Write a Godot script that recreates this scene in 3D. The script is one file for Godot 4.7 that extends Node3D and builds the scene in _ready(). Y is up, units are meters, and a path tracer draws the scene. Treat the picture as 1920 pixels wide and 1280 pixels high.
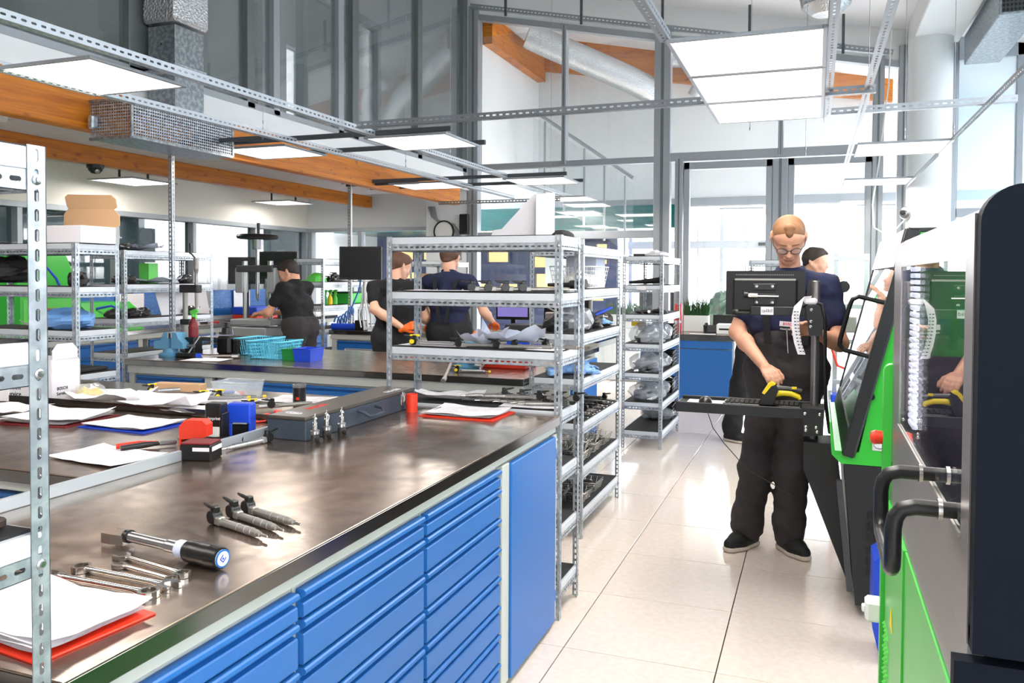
extends Node3D
# A diesel-repair workshop: benches, slotted-angle racks, test machines, hanging light grid, glazed lobby behind.

var M := {}
var taken := {}
var cache := {}
var rng := RandomNumberGenerator.new()


# ---------------------------------------------------------------- mesh builder
class MB:
	var v := PackedVector3Array()
	var n := PackedVector3Array()
	var T := Transform3D.IDENTITY

	func at(p := Vector3.ZERO, r := Vector3.ZERO) -> MB:
		T = Transform3D(Basis.from_euler(r), p)
		return self

	func tri(a: Vector3, b: Vector3, c: Vector3, na: Vector3, nb: Vector3, nc: Vector3) -> void:
		v.append(T * a); v.append(T * c); v.append(T * b)
		n.append(T.basis * na); n.append(T.basis * nc); n.append(T.basis * nb)

	func face(a: Vector3, b: Vector3, c: Vector3) -> void:
		var m := (b - a).cross(c - a).normalized()
		tri(a, b, c, m, m, m)

	func quad(a: Vector3, b: Vector3, c: Vector3, d: Vector3) -> void:
		var m := (c - a).cross(d - b).normalized()
		tri(a, b, c, m, m, m)
		tri(a, c, d, m, m, m)

	func box(c: Vector3, s: Vector3, e := 0.0) -> MB:
		var h := s * 0.5
		if e <= 0.0:
			for k in 6:
				var ax := k % 3
				var sg := 1.0 if k < 3 else -1.0
				var u := Vector3.ZERO; var w := Vector3.ZERO; var o := Vector3.ZERO
				o[ax] = h[ax] * sg
				u[(ax + 1) % 3] = h[(ax + 1) % 3] * sg
				w[(ax + 2) % 3] = h[(ax + 2) % 3]
				quad(c + o - u - w, c + o + u - w, c + o + u + w, c + o - u + w)
			return self
		e = minf(e, minf(h.x, minf(h.y, h.z)) * 0.98)
		var g := h - Vector3(e, e, e)
		for k in 6:
			var ax := k % 3
			var sg := 1.0 if k < 3 else -1.0
			var u := Vector3.ZERO; var w := Vector3.ZERO; var o := Vector3.ZERO
			o[ax] = h[ax] * sg
			u[(ax + 1) % 3] = g[(ax + 1) % 3] * sg
			w[(ax + 2) % 3] = g[(ax + 2) % 3]
			quad(c + o - u - w, c + o + u - w, c + o + u + w, c + o - u + w)
		for ax in 3:
			var p := (ax + 1) % 3
			var q := (ax + 2) % 3
			for sp in [-1.0, 1.0]:
				for sq in [-1.0, 1.0]:
					var a := Vector3.ZERO; var b := Vector3.ZERO; var l := Vector3.ZERO
					a[p] = h[p] * sp; a[q] = g[q] * sq
					b[p] = g[p] * sp; b[q] = h[q] * sq
					l[ax] = g[ax]
					if _out(a + b, a - l, a + l, b + l):
						quad(c + a - l, c + a + l, c + b + l, c + b - l)
					else:
						quad(c + a - l, c + b - l, c + b + l, c + a + l)
		for sx in [-1.0, 1.0]:
			for sy in [-1.0, 1.0]:
				for sz in [-1.0, 1.0]:
					var a := Vector3(h.x * sx, g.y * sy, g.z * sz)
					var b := Vector3(g.x * sx, h.y * sy, g.z * sz)
					var d := Vector3(g.x * sx, g.y * sy, h.z * sz)
					if sx * sy * sz > 0.0:
						face(c + a, c + b, c + d)
					else:
						face(c + a, c + d, c + b)
		return self

	func _out(dir: Vector3, a: Vector3, b: Vector3, c: Vector3) -> bool:
		return (b - a).cross(c - a).dot(dir) > 0.0

	# polygon (counter-clockwise in XY) pushed out along Z
	func prism(poly: PackedVector2Array, z0: float, z1: float) -> MB:
		if Geometry2D.is_polygon_clockwise(poly):
			poly.reverse()
		var idx := Geometry2D.triangulate_polygon(poly)
		for i in range(0, idx.size(), 3):
			var a := poly[idx[i]]; var b := poly[idx[i + 1]]; var c := poly[idx[i + 2]]
			if (b - a).cross(c - a) < 0.0:
				var t := b; b = c; c = t
			face(Vector3(a.x, a.y, z1), Vector3(b.x, b.y, z1), Vector3(c.x, c.y, z1))
			face(Vector3(a.x, a.y, z0), Vector3(c.x, c.y, z0), Vector3(b.x, b.y, z0))
		for i in poly.size():
			var a := poly[i]; var b := poly[(i + 1) % poly.size()]
			quad(Vector3(a.x, a.y, z0), Vector3(b.x, b.y, z0), Vector3(b.x, b.y, z1), Vector3(a.x, a.y, z1))
		return self

	# round bar along a path; r is one radius or one for each point
	func tube(pts: Array, r, seg := 8, closed := false, caps := true) -> MB:
		var cnt := pts.size()
		var up := Vector3.UP
		var rings := []
		var nors := []
		var prev := Vector3.ZERO
		for i in cnt:
			var p: Vector3 = pts[i]
			var a: Vector3 = pts[(i - 1 + cnt) % cnt] if (i > 0 or closed) else p
			var b: Vector3 = pts[(i + 1) % cnt] if (i < cnt - 1 or closed) else p
			var d := (b - a).normalized()
			var s: Vector3
			if i == 0:
				s = d.cross(up if absf(d.y) < 0.9 else Vector3.RIGHT).normalized()
			else:
				s = (prev - d * prev.dot(d)).normalized()
			prev = s
			var t := d.cross(s)
			var rr: float = r[i] if r is Array else r
			var ring := PackedVector3Array(); var nor := PackedVector3Array()
			for k in seg:
				var an := TAU * k / seg
				var o := s * cos(an) + t * sin(an)
				ring.append(p + o * rr); nor.append(o)
			rings.append(ring); nors.append(nor)
		for i in (cnt if closed else cnt - 1):
			var A: PackedVector3Array = rings[i]; var B: PackedVector3Array = rings[(i + 1) % cnt]
			var NA: PackedVector3Array = nors[i]; var NB: PackedVector3Array = nors[(i + 1) % cnt]
			for k in seg:
				var l := (k + 1) % seg
				tri(A[k], A[l], B[l], NA[k], NA[l], NB[l])
				tri(A[k], B[l], B[k], NA[k], NB[l], NB[k])
		if caps and not closed:
			for k in range(1, seg - 1):
				face(rings[0][0], rings[0][k + 1], rings[0][k])
				face(rings[cnt - 1][0], rings[cnt - 1][k], rings[cnt - 1][k + 1])
		return self

	# profile of (radius, height) turned round Y; creased at every profile point
	func lathe(pr: Array, seg := 16) -> MB:
		for i in pr.size() - 1:
			var a: Vector2 = pr[i]; var b: Vector2 = pr[i + 1]
			var d := (b - a)
			if d.length() < 1e-7:
				continue
			var sl := Vector2(d.y, -d.x).normalized()
			for k in seg:
				var a0 := TAU * k / seg; var a1 := TAU * (k + 1) / seg
				var e0 := Vector3(cos(a0), 0, -sin(a0)); var e1 := Vector3(cos(a1), 0, -sin(a1))
				var y := Vector3.UP
				var n0 := e0 * sl.x + y * sl.y; var n1 := e1 * sl.x + y * sl.y
				var p00 := e0 * a.x + y * a.y; var p10 := e1 * a.x + y * a.y
				var p01 := e0 * b.x + y * b.y; var p11 := e1 * b.x + y * b.y
				if a.x > 1e-6:
					tri(p00, p10, p11, n0, n1, n1)
				if b.x > 1e-6:
					tri(p00, p11, p01, n0, n1, n0)
		return self

	# strip along X (0..L), width along Y (0..W), thickness towards -Z, with long slots cut through it
	func slotted(L: float, W: float, pitch: float, hl: float, hw: float, t := 0.0015, back := true) -> MB:
		var cnt := maxi(1, int(round(L / pitch)))
		var p := L / cnt
		var cc := hw * 0.6
		var my := W * 0.5
		for i in cnt:
			var x0 := i * p; var x1 := x0 + p; var mx := x0 + p * 0.5
			var o := [Vector2(mx + hl, my - hw + cc), Vector2(mx + hl, my + hw - cc), Vector2(mx + hl - cc, my + hw), Vector2(mx - hl + cc, my + hw), Vector2(mx - hl, my + hw - cc), Vector2(mx - hl, my - hw + cc), Vector2(mx - hl + cc, my - hw), Vector2(mx + hl - cc, my - hw)]
			var c := [Vector2(x1, 0), Vector2(x1, W), Vector2(x0, W), Vector2(x0, 0)]
			for side in (2 if back else 1):
				var z := 0.0 if side == 0 else -t
				for q in 4:
					var A: Vector2 = c[q]; var Bc: Vector2 = c[(q + 1) % 4]
					var C: Vector2 = o[(q * 2 + 1)]; var D: Vector2 = o[q * 2]
					var E: Vector2 = o[(q * 2 + 2) % 8]
					if side == 0:
						quad(Vector3(A.x, A.y, z), Vector3(Bc.x, Bc.y, z), Vector3(C.x, C.y, z), Vector3(D.x, D.y, z))
						face(Vector3(Bc.x, Bc.y, z), Vector3(E.x, E.y, z), Vector3(C.x, C.y, z))
					else:
						quad(Vector3(A.x, A.y, z), Vector3(D.x, D.y, z), Vector3(C.x, C.y, z), Vector3(Bc.x, Bc.y, z))
						face(Vector3(Bc.x, Bc.y, z), Vector3(C.x, C.y, z), Vector3(E.x, E.y, z))
			for q in 8:
				var A: Vector2 = o[q]; var Bq: Vector2 = o[(q + 1) % 8]
				quad(Vector3(A.x, A.y, 0), Vector3(Bq.x, Bq.y, 0), Vector3(Bq.x, Bq.y, -t), Vector3(A.x, A.y, -t))
		return self

	func sheet(pts: Array, nu: int, nv: int, th := 0.0006) -> MB:   # a grid of points given row by row, with thickness below
		var nn := []
		for j in nv:
			for i in nu:
				var a: Vector3 = pts[j * nu + mini(i + 1, nu - 1)] - pts[j * nu + maxi(i - 1, 0)]
				var b: Vector3 = pts[mini(j + 1, nv - 1) * nu + i] - pts[maxi(j - 1, 0) * nu + i]
				nn.append(b.cross(a).normalized())
		var flip: bool = nn[nu * (nv / 2) + nu / 2].y < 0.0
		for j in nv - 1:
			for i in nu - 1:
				var q := [j * nu + i, j * nu + i + 1, (j + 1) * nu + i + 1, (j + 1) * nu + i]
				if not flip:
					q.reverse()
				var s := -1.0 if flip else 1.0
				for t in [[0, 1, 2], [0, 2, 3]]:
					var ia: int = q[t[0]]; var ib: int = q[t[1]]; var ic: int = q[t[2]]
					tri(pts[ia], pts[ib], pts[ic], nn[ia] * s, nn[ib] * s, nn[ic] * s)
					var da: Vector3 = pts[ia] - nn[ia] * s * th; var db: Vector3 = pts[ib] - nn[ib] * s * th; var dc: Vector3 = pts[ic] - nn[ic] * s * th
					tri(da, dc, db, -nn[ia] * s, -nn[ic] * s, -nn[ib] * s)
		return self

	func mesh() -> ArrayMesh:
		var am := ArrayMesh.new()
		if v.is_empty():
			return am
		var a := []
		a.resize(Mesh.ARRAY_MAX)
		a[Mesh.ARRAY_VERTEX] = v
		a[Mesh.ARRAY_NORMAL] = n
		am.add_surface_from_arrays(Mesh.PRIMITIVE_TRIANGLES, a)
		return am


# ---------------------------------------------------------------- scene helpers
func mb(p := Vector3.ZERO, r := Vector3.ZERO) -> MB:
	return MB.new().at(p, r)

func V(x: float, y: float, z: float) -> Vector3:
	return Vector3(x, y, z)

func numbered(base: String) -> String:
	var k: int = taken.get(base, 0)
	taken[base] = k + 1
	return base if k == 0 else "%s_%03d" % [base, k]

func thing(called: String, label: String, category: String, group := "", at := Vector3.ZERO, turn := 0.0) -> Node3D:
	var o := Node3D.new()
	o.name = numbered(called)
	add_child(o)
	o.position = at
	o.rotation.y = turn
	o.set_meta("label", label)
	o.set_meta("category", category)
	if group:
		o.set_meta("group", group)
	return o

func part(called: String, what, mat: Material, parent: Node3D, p := Vector3.ZERO, r := Vector3.ZERO) -> MeshInstance3D:
	var o := MeshInstance3D.new()
	o.name = called
	o.mesh = what.mesh() if what is MB else what
	o.material_override = null
	for s in o.mesh.get_surface_count():
		o.set_surface_override_material(s, mat)
	parent.add_child(o, true)
	o.position = p
	o.rotation = r
	return o

func structure(called: String, label := "") -> Node3D:
	var o := Node3D.new()
	o.name = called
	add_child(o)
	o.set_meta("kind", "structure")
	if label:
		o.set_meta("label", label)
	return o

func copy(src: Node3D, at: Vector3, rot := Vector3.ZERO, label := "", group := "") -> Node3D:
	var o: Node3D = src.duplicate()
	var base: String = src.name
	if base.length() > 4 and base[base.length() - 4] == "_" and base.right(3).is_valid_int():
		base = base.left(base.length() - 4)
	o.name = numbered(base)
	add_child(o)
	o.position = at
	o.rotation = rot
	if label:
		o.set_meta("label", label)
	if group:
		o.set_meta("group", group)
	return o

func lettering(parent: Node3D, txt: String, size: float, mat: Material, p: Vector3, r: Vector3, depth := 0.001, bold := true, called := "lettering") -> MeshInstance3D:
	var t := TextMesh.new()
	var f := SystemFont.new()
	f.font_names = PackedStringArray(["Droid Sans"])
	f.font_weight = 700 if bold else 400
	t.font = f
	t.text = txt
	t.font_size = 64
	t.pixel_size = size / 64.0
	t.depth = depth
	t.curve_step = 2.0
	return part(called, t, mat, parent, p, r)

func mat(called: String, c: Color, rough := 0.6, metal := 0.0, spec := 0.5) -> StandardMaterial3D:
	var m := StandardMaterial3D.new()
	m.resource_name = called
	m.albedo_color = c
	m.roughness = rough
	m.metallic = metal
	m.metallic_specular = spec
	M[called] = m
	return m

func c8(r: int, g: int, b: int) -> Color:
	return Color(r / 255.0, g / 255.0, b / 255.0)

func noise_tex(freq: float, a: Color, b: Color, lo := 0.25, hi := 0.75, sd := 1, sx := 1.0, octaves := 4, size := 512) -> NoiseTexture2D:
	var nz := FastNoiseLite.new()
	nz.seed = sd
	nz.noise_type = FastNoiseLite.TYPE_SIMPLEX_SMOOTH
	nz.frequency = freq
	nz.fractal_octaves = octaves
	var t := NoiseTexture2D.new()
	t.width = size; t.height = size
	t.seamless = true
	t.noise = nz
	var g := Gradient.new()
	g.set_color(0, a); g.set_color(1, b)
	g.set_offset(0, lo); g.set_offset(1, hi)
	t.color_ramp = g
	return t

func grain_image(w: int, h: int, base: Color, dark: Color, rings: float, sd: int, knots: int) -> ImageTexture:
	var im := Image.create(w, h, false, Image.FORMAT_RGB8)
	var nz := FastNoiseLite.new()
	nz.seed = sd
	nz.frequency = 0.012
	nz.fractal_octaves = 3
	var r := RandomNumberGenerator.new()
	r.seed = sd
	var kn := []
	for i in knots:
		kn.append([Vector2(r.randf() * w, r.randf() * h), r.randf_range(2.5, 5.0)])
	for y in h:
		for x in w:
			var wav := nz.get_noise_2d(x * 0.25, y * 2.2)
			var s := 0.5 + 0.5 * sin((y + wav * 22.0) * rings)
			var f := 0.25 * pow(s, 2.0) + 0.3 * (0.5 + nz.get_noise_2d(x * 0.6 + 700.0, y * 9.0)) + 0.18 * float(int(y * 4 / h) % 2)
			for k in kn:
				var dd: float = ((Vector2(x, y) - k[0]) * Vector2(0.7, 1.0)).length()
				if dd < k[1]:
					f = 1.6
				elif dd < k[1] * 2.5:
					f += 0.5 * (1.0 - (dd - k[1]) / (k[1] * 1.5))
			im.set_pixel(x, y, base.lerp(dark, clampf(f, 0.0, 1.0)))
	return ImageTexture.create_from_image(im)

func scratched_image(size: int, base: Color, line: Color, count: int, sd: int) -> ImageTexture:   # worn sheet steel with fine scratches
	var im := Image.create(size, size, false, Image.FORMAT_RGB8)
	var nz := FastNoiseLite.new()
	nz.seed = sd
	nz.frequency = 0.006
	nz.fractal_octaves = 4
	for y in size:
		for x in size:
			im.set_pixel(x, y, base.lerp(base.darkened(0.22), clampf(0.5 + 0.9 * nz.get_noise_2d(x, y), 0.0, 1.0)))
	var r := RandomNumberGenerator.new()
	r.seed = sd
	for k in count:
		var p := Vector2(r.randf() * size, r.randf() * size)
		var a := r.randf_range(-0.5, 0.5) + (PI / 2 if r.randf() < 0.25 else 0.0)
		var l := r.randi_range(15, 130)
		var f := r.randf_range(0.08, 0.4)
		for i in l:
			a += r.randf_range(-0.012, 0.012)
			p += Vector2(cos(a), sin(a))
			var xi := posmod(int(p.x), size)
			var yi := posmod(int(p.y), size)
			im.set_pixel(xi, yi, im.get_pixel(xi, yi).lerp(line, f))
	return ImageTexture.create_from_image(im)

func tri_map(m: StandardMaterial3D, t: Texture2D, scale: Vector3, world := true) -> void:
	m.albedo_texture = t
	m.uv1_triplanar = true
	m.uv1_world_triplanar = world
	m.uv1_scale = scale
	m.texture_filter = BaseMaterial3D.TEXTURE_FILTER_LINEAR_WITH_MIPMAPS_ANISOTROPIC

func rough_map(m: StandardMaterial3D, t: Texture2D) -> void:
	m.roughness_texture = t
	m.roughness_texture_channel = BaseMaterial3D.TEXTURE_CHANNEL_RED

func glass(called: String, c: Color, a: float, rough := 0.02) -> StandardMaterial3D:
	var m := mat(called, Color(c.r, c.g, c.b, a), rough, 0.0, 0.5)
	m.transparency = BaseMaterial3D.TRANSPARENCY_ALPHA
	return m


func materials() -> void:
	var m: StandardMaterial3D
	m = mat("galvanised", c8(182, 188, 194), 0.38, 0.55)
	tri_map(m, noise_tex(0.02, c8(214, 217, 220), c8(255, 255, 255), 0.3, 0.7, 3), V(2.2, 2.2, 2.2))
	mat("galvanised_light", c8(190, 196, 202), 0.34, 0.55)
	mat("rail_steel", c8(150, 155, 160), 0.42, 0.7)
	mat("rail_dark", c8(84, 88, 92), 0.5, 0.5)
	m = mat("rack_board", c8(200, 204, 210), 0.45, 0.1)
	m = mat("rubber", c8(30, 29, 30), 0.75)
	m = mat("brown_rubber", c8(62, 50, 42), 0.6)
	m = mat("steel_top", c8(255, 255, 255), 1.0, 0.9)
	tri_map(m, scratched_image(1024, c8(182, 163, 149), c8(222, 212, 202), 420, 17), V(0.8, 0.8, 0.8))
	rough_map(m, noise_tex(0.035, Color(0.19, 0.19, 0.19), Color(0.25, 0.25, 0.25), 0.3, 0.7, 9, 1.0, 5))
	mat("steel_edge", c8(120, 118, 116), 0.13, 0.95)
	mat("blue_paint", c8(32, 100, 172), 0.38)
	mat("grey_paint", c8(186, 188, 182), 0.45)
	mat("black_edge", c8(24, 24, 26), 0.35)
	mat("black_powder", c8(30, 31, 33), 0.5)
	mat("black_plastic", c8(19, 19, 20), 0.35)
	mat("black_matte", c8(16, 16, 17), 0.7)
	mat("dark_grey", c8(58, 60, 63), 0.5)
	mat("navy_panel", c8(17, 22, 31), 0.6, 0.0, 0.2)
	mat("toolbox_paint", c8(58, 68, 80), 0.4, 0.15)
	mat("toolbox_lid", c8(84, 80, 76), 0.33, 0.45)
	mat("green_paint", c8(58, 186, 62), 0.32)
	mat("green_bright", c8(96, 205, 80), 0.4)
	mat("green_plastic", c8(30, 140, 60), 0.4)
	mat("blue_plastic", c8(24, 70, 200), 0.4)
	mat("cobalt_plastic", c8(30, 40, 205), 0.4)
	mat("cyan_plastic", c8(96, 196, 226), 0.45)
	mat("red_plastic", c8(222, 52, 24), 0.4)
	mat("dark_red", c8(120, 26, 34), 0.5)
	mat("orange_glove", c8(240, 104, 24), 0.6)
	mat("yellow_plastic", c8(238, 208, 24), 0.4)
	mat("purple_screen", c8(150, 130, 220), 0.4)
	mat("purple_dark", c8(46, 40, 62), 0.6)
	mat("white_plastic", c8(232, 232, 228), 0.4)
	mat("grey_plastic", c8(150, 152, 154), 0.45)
	mat("paper", c8(244, 240, 242), 0.85)
	mat("paper_blue", c8(206, 212, 230), 0.85)
	mat("print_grey", c8(176, 178, 186), 0.85)
	mat("print_black", c8(22, 22, 24), 0.8)
	mat("print_red", c8(214, 40, 30), 0.6)
	mat("card_box", c8(202, 162, 122), 0.85)
	mat("white_card", c8(226, 222, 226), 0.75)
	mat("chrome", c8(214, 212, 208), 0.14, 1.0)
	mat("steel", c8(168, 168, 170), 0.28, 0.95)
	mat("dark_steel", c8(148, 144, 140), 0.38, 0.6)
	mat("brushed_steel", c8(150, 145, 143), 0.36, 0.92)
	mat("cast_iron", c8(64, 62, 62), 0.55, 0.5)
	mat("vise_blue", c8(96, 156, 190), 0.4)
	mat("glove_blue", c8(128, 172, 226), 0.55)
	mat("bag_blue", c8(110, 160, 220), 0.35)
	mat("white_wall", c8(238, 240, 240), 0.85)
	mat("cream_wall", c8(236, 232, 222), 0.85)
	mat("grey_frame", c8(164, 169, 174), 0.4, 0.3)
	mat("dark_frame", c8(112, 118, 118), 0.4, 0.3)
	mat("ceiling_white", c8(236, 237, 238), 0.85)
	mat("ceiling_tile", c8(206, 202, 204), 0.9)
	mat("teal_paint", c8(4, 92, 92), 0.25)
	mat("blue_wall", c8(8, 30, 92), 0.4)
	m = mat("niche_glow", c8(250, 226, 160), 0.8)
	m.emission_enabled = true
	m.emission = c8(255, 224, 140)
	m.emission_energy_multiplier = 0.75
	m = mat("led_glow", c8(255, 255, 255), 0.5)
	m.emission_enabled = true
	m.emission = c8(255, 250, 244)
	m.emission_energy_multiplier = 1.6
	m = mat("strip_glow", c8(255, 255, 255), 0.5)
	m.emission_enabled = true
	m.emission = c8(236, 238, 255)
	m.emission_energy_multiplier = 12.0
	m = mat("screen_glow", c8(60, 60, 70), 0.3)
	m.emission_enabled = true
	m.emission = c8(150, 136, 222)
	m.emission_energy_multiplier = 0.6
	mat("smoke_screen", c8(26, 26, 30), 0.22)
	mat("tile", c8(255, 255, 255), 0.3)
	tri_map(M.tile, noise_tex(0.05, c8(225, 210, 197), c8(230, 216, 204), 0.3, 0.7, 11, 1.0, 5), V(0.9, 0.9, 0.9))
	rough_map(M.tile, noise_tex(0.04, Color(0.32, 0.32, 0.32), Color(0.46, 0.46, 0.46), 0.3, 0.7, 12))
	mat("joint", c8(34, 32, 32), 0.8)
	mat("wood", c8(255, 255, 255), 0.5)
	tri_map(M.wood, grain_image(1024, 256, c8(216, 130, 18), c8(160, 84, 8), 0.16, 5, 46), V(0.35, 1.6, 0.35))
	mat("concrete", c8(170, 170, 168), 0.9)
	mat("asphalt", c8(150, 150, 150), 0.9)
	mat("leaf", c8(50, 96, 44), 0.6)
	mat("leaf_dark", c8(34, 66, 40), 0.6)
	mat("skin", c8(214, 158, 128), 0.55)
	mat("skin_pale", c8(222, 170, 144), 0.55)
	mat("hair_blond", c8(126, 86, 52), 0.7)
	mat("hair_brown", c8(84, 56, 40), 0.7)
	mat("hair_dark", c8(44, 34, 30), 0.7)
	mat("navy_cloth", c8(28, 34, 66), 0.9)
	mat("black_cloth", c8(20, 20, 23), 0.9)
	mat("grey_cloth", c8(54, 50, 52), 0.9)
	mat("strap_cloth", c8(30, 30, 32), 0.9)
	mat("sole", c8(196, 184, 170), 0.7)
	mat("lip", c8(186, 120, 104), 0.5)
	mat("foil", c8(206, 208, 210), 0.25, 0.9)
	M.foil.normal_enabled = true
	var nm := noise_tex(0.03, Color.BLACK, Color.WHITE, 0.2, 0.8, 21)
	nm.color_ramp = null
	nm.as_normal_map = true
	nm.bump_strength = 12.0
	M.foil.normal_texture = nm
	M.foil.uv1_triplanar = true
	M.foil.uv1_world_triplanar = true
	M.foil.uv1_scale = V(2.5, 2.5, 2.5)
	mat("duct_steel", c8(160, 166, 170), 0.35, 0.7)
	tri_map(M.duct_steel, noise_tex(0.03, c8(200, 204, 206), c8(255, 255, 255), 0.3, 0.7, 33), V(1.5, 1.5, 1.5))
	glass("pane", c8(220, 236, 238), 0.05)
	glass("dark_pane", c8(120, 130, 130), 0.30)
	glass("tinted_pane", c8(60, 78, 84), 0.72)
	glass("facade_pane", c8(196, 220, 230), 0.52)
	glass("smoke_pane", c8(60, 64, 70), 0.55)
	glass("clear_plastic", c8(225, 232, 236), 0.25, 0.1)
	glass("bag_plastic", c8(215, 222, 232), 0.3, 0.15)
	glass("machine_glass", c8(44, 42, 58), 0.5, 0.01)
	glass("lens", c8(220, 225, 230), 0.12)


# ---------------------------------------------------------------- camera, sky, light
func view() -> void:
	var cam := Camera3D.new()
	cam.name = "camera"
	add_child(cam)
	cam.position = V(0, 1.4956, 0)
	cam.rotation_order = EULER_ORDER_YXZ
	cam.rotation = V(-0.02768, 0.35658, 0.00479)
	cam.near = 0.05
	cam.far = 200.0
	cam.projection = Camera3D.PROJECTION_FRUSTUM
	cam.size = 0.05 * 1280.0 / 1530.1
	cam.frustum_offset = Vector2(0, -0.05 * 80.04 / 1530.1)
	cam.current = true
	var e := Environment.new()
	e.background_mode = Environment.BG_SKY
	var s := ProceduralSkyMaterial.new()
	s.sky_top_color = c8(218, 226, 236)
	s.sky_horizon_color = c8(246, 247, 248)
	s.ground_bottom_color = c8(150, 150, 148)
	s.ground_horizon_color = c8(225, 226, 228)
	s.sky_energy_multiplier = 3.9
	s.ground_energy_multiplier = 2.2
	e.sky = Sky.new()
	e.sky.sky_material = s
	e.tonemap_mode = Environment.TONE_MAPPER_LINEAR
	e.tonemap_exposure = 1.25
	e.sdfgi_enabled = true
	e.ssao_enabled = true
	e.ssil_enabled = true
	var w := WorldEnvironment.new()
	w.name = "world"
	w.environment = e
	add_child(w)


# ---------------------------------------------------------------- the room
func ceil_y(x: float) -> float:
	return 4.58 - 0.21 * x

func wbox(parent: Node3D, called: String, m: String, x0: float, x1: float, y0: float, y1: float, z0: float, z1: float, e := 0.0) -> MeshInstance3D:
	var c := V((x0 + x1) * 0.5, (y0 + y1) * 0.5, (z0 + z1) * 0.5)
	return part(called, mb().box(Vector3.ZERO, V(absf(x1 - x0), absf(y1 - y0), absf(z1 - z0)), e), M[m], parent, c)

func room() -> void:
	# floor: raised-floor tiles of 60 cm
	var fl := structure("floor", "beige raised-floor tiles with dark joints")
	wbox(fl, "floor_slab", "joint", -8.4, 3.6, -0.2, -0.012, -16.0, 4.8)
	var tm := mb().box(V(0, -0.006, 0), V(0.5955, 0.0125, 0.5955), 0.0012).mesh()
	var rest := mb()
	for i in range(-12, 8):
		for j in range(-13, 22):
			var p := V(-0.9348 + 0.3 + 0.6 * i, 0, -(3.127 + 0.3 + 0.6 * j))
			if i >= -4 and i <= 3 and j >= -3 and j <= 15:
				part("tile", tm, M.tile, fl, p)
			elif p.x > -7.6 and p.x < 3.0:
				rest.box(p + V(0, -0.006, 0), V(0.5955, 0.0125, 0.5955))
	var ro := part("tile_field", rest, M.tile, fl)
	ro.set_meta("kind", "stuff")
	# roof slab over the hall, sloping down to the facade
	var ce := structure("ceiling", "white sloping ceiling of the hall")
	var sl := mb()
	var L := -8.4
	var R := 3.2
	sl.prism(PackedVector2Array([Vector2(L, ceil_y(L)), Vector2(R, ceil_y(R)), Vector2(R, ceil_y(R) + 0.25), Vector2(L, ceil_y(L) + 0.25)]), -13.6, 4.8)
	part("ceiling_slab", sl, M.ceiling_white, ce)
	# wall behind the camera and the closing walls
	var wb := structure("wall_rear")
	wbox(wb, "wall_low", "white_wall", -8.4, 3.4, 0, 0.9, 4.6, 4.8)
	wbox(wb, "wall_high", "white_wall", -8.4, 3.4, 3.9, 6.6, 4.6, 4.8)
	wbox(wb, "wall_side", "white_wall", -8.4, -4.6, 0.9, 3.9, 4.6, 4.8)
	wbox(wb, "wall_panel", "white_wall", -4.6, 2.0, 0.9, 3.9, 4.62, 4.78)
	for k in 7:
		wbox(wb, "mullion", "grey_frame", -4.6 + 1.3 * k, -4.52 + 1.3 * k, 0.9, 3.9, 4.6, 4.8)
	# ---- left part under the upper floor
	var lc := structure("ceiling_low", "low tiled ceiling under the upper floor")
	wbox(lc, "upper_floor_slab", "white_wall", -7.7, -4.72, 2.74, 2.92, -11.0, 4.6)
	var ct := mb().box(Vector3.ZERO, V(1.78, 0.02, 0.59), 0.003).mesh()
	var ct2 := mb().box(Vector3.ZERO, V(1.1, 0.02, 0.59), 0.003).mesh()
	for j in 23:
		var z := 2.9 - 0.6 * j
		part("ceiling_tile", ct, M.ceiling_tile, lc, V(-5.46, 2.70, z))
		part("ceiling_tile", ct2, M.ceiling_tile, lc, V(-7.05, 2.70, z))
	wbox(lc, "slab_edge", "white_wall", -4.76, -4.60, 2.76, 2.94, -10.4, 4.6, 0.004)
	# wooden beams
	for b in [[-4.62, 2.46, 2.75, -10.2, "trim_1"], [-6.42, 2.53, 2.695, -10.95, "trim_2"]]:
		var t := structure(b[4], "orange glued-timber beam")
		wbox(t, "beam", "wood", b[0] - 0.06, b[0] + 0.06, b[1], b[2], b[3], 4.6, 0.006)
	# left wall with a band of windows
	var wl := structure("wall_left", "cream wall with a band of windows")
	wbox(wl, "wall_low", "white_wall", -7.75, -7.55, 0, 0.98, -11.0, 4.6)
	wbox(wl, "wall_high", "cream_wall", -7.75, -7.55, 2.22, 2.95, -11.0, 4.6)
	var win := structure("window_1", "band of grey-framed inner windows")
	win.set_meta("kind", "structure")
	var zs := [-11.0, -9.75, -8.5, -7.25, -6.02, -4.8, -3.5, -2.2, -0.9, 0.4, 2.0, 3.3, 4.6]
	for i in zs.size() - 1:
		wbox(win, "pane", "tinted_pane", -7.66, -7.648, 1.02, 2.18, zs[i] + 0.03, zs[i + 1] - 0.03)
		wbox(win, "mullion", "grey_frame", -7.70, -7.56, 0.98, 2.22, zs[i] - 0.03, zs[i] + 0.03, 0.004)
	wbox(win, "window_rail", "grey_frame", -7.70, -7.545, 2.17, 2.23, -11.0, 4.6, 0.004)
	wbox(win, "window_rail", "grey_frame", -7.70, -7.545, 0.97, 1.02, -11.0, 4.6, 0.004)
	# room beyond the left windows, its far side shaped to let in little sky
	var nb := structure("wall_far_left")
	wbox(nb, "floor_strip", "concrete", -12.0, -7.75, -0.1, 0.0, -12.0, 4.6)
	wbox(nb, "ceiling_strip", "ceiling_tile", -12.0, -7.75, 2.75, 2.9, -12.0, 4.6)
	wbox(nb, "wall_low", "dark_grey", -12.0, -11.85, 0, 1.72, -12.0, 4.6)  # raised and coloured dark to block the sky and darken the windows
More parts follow.
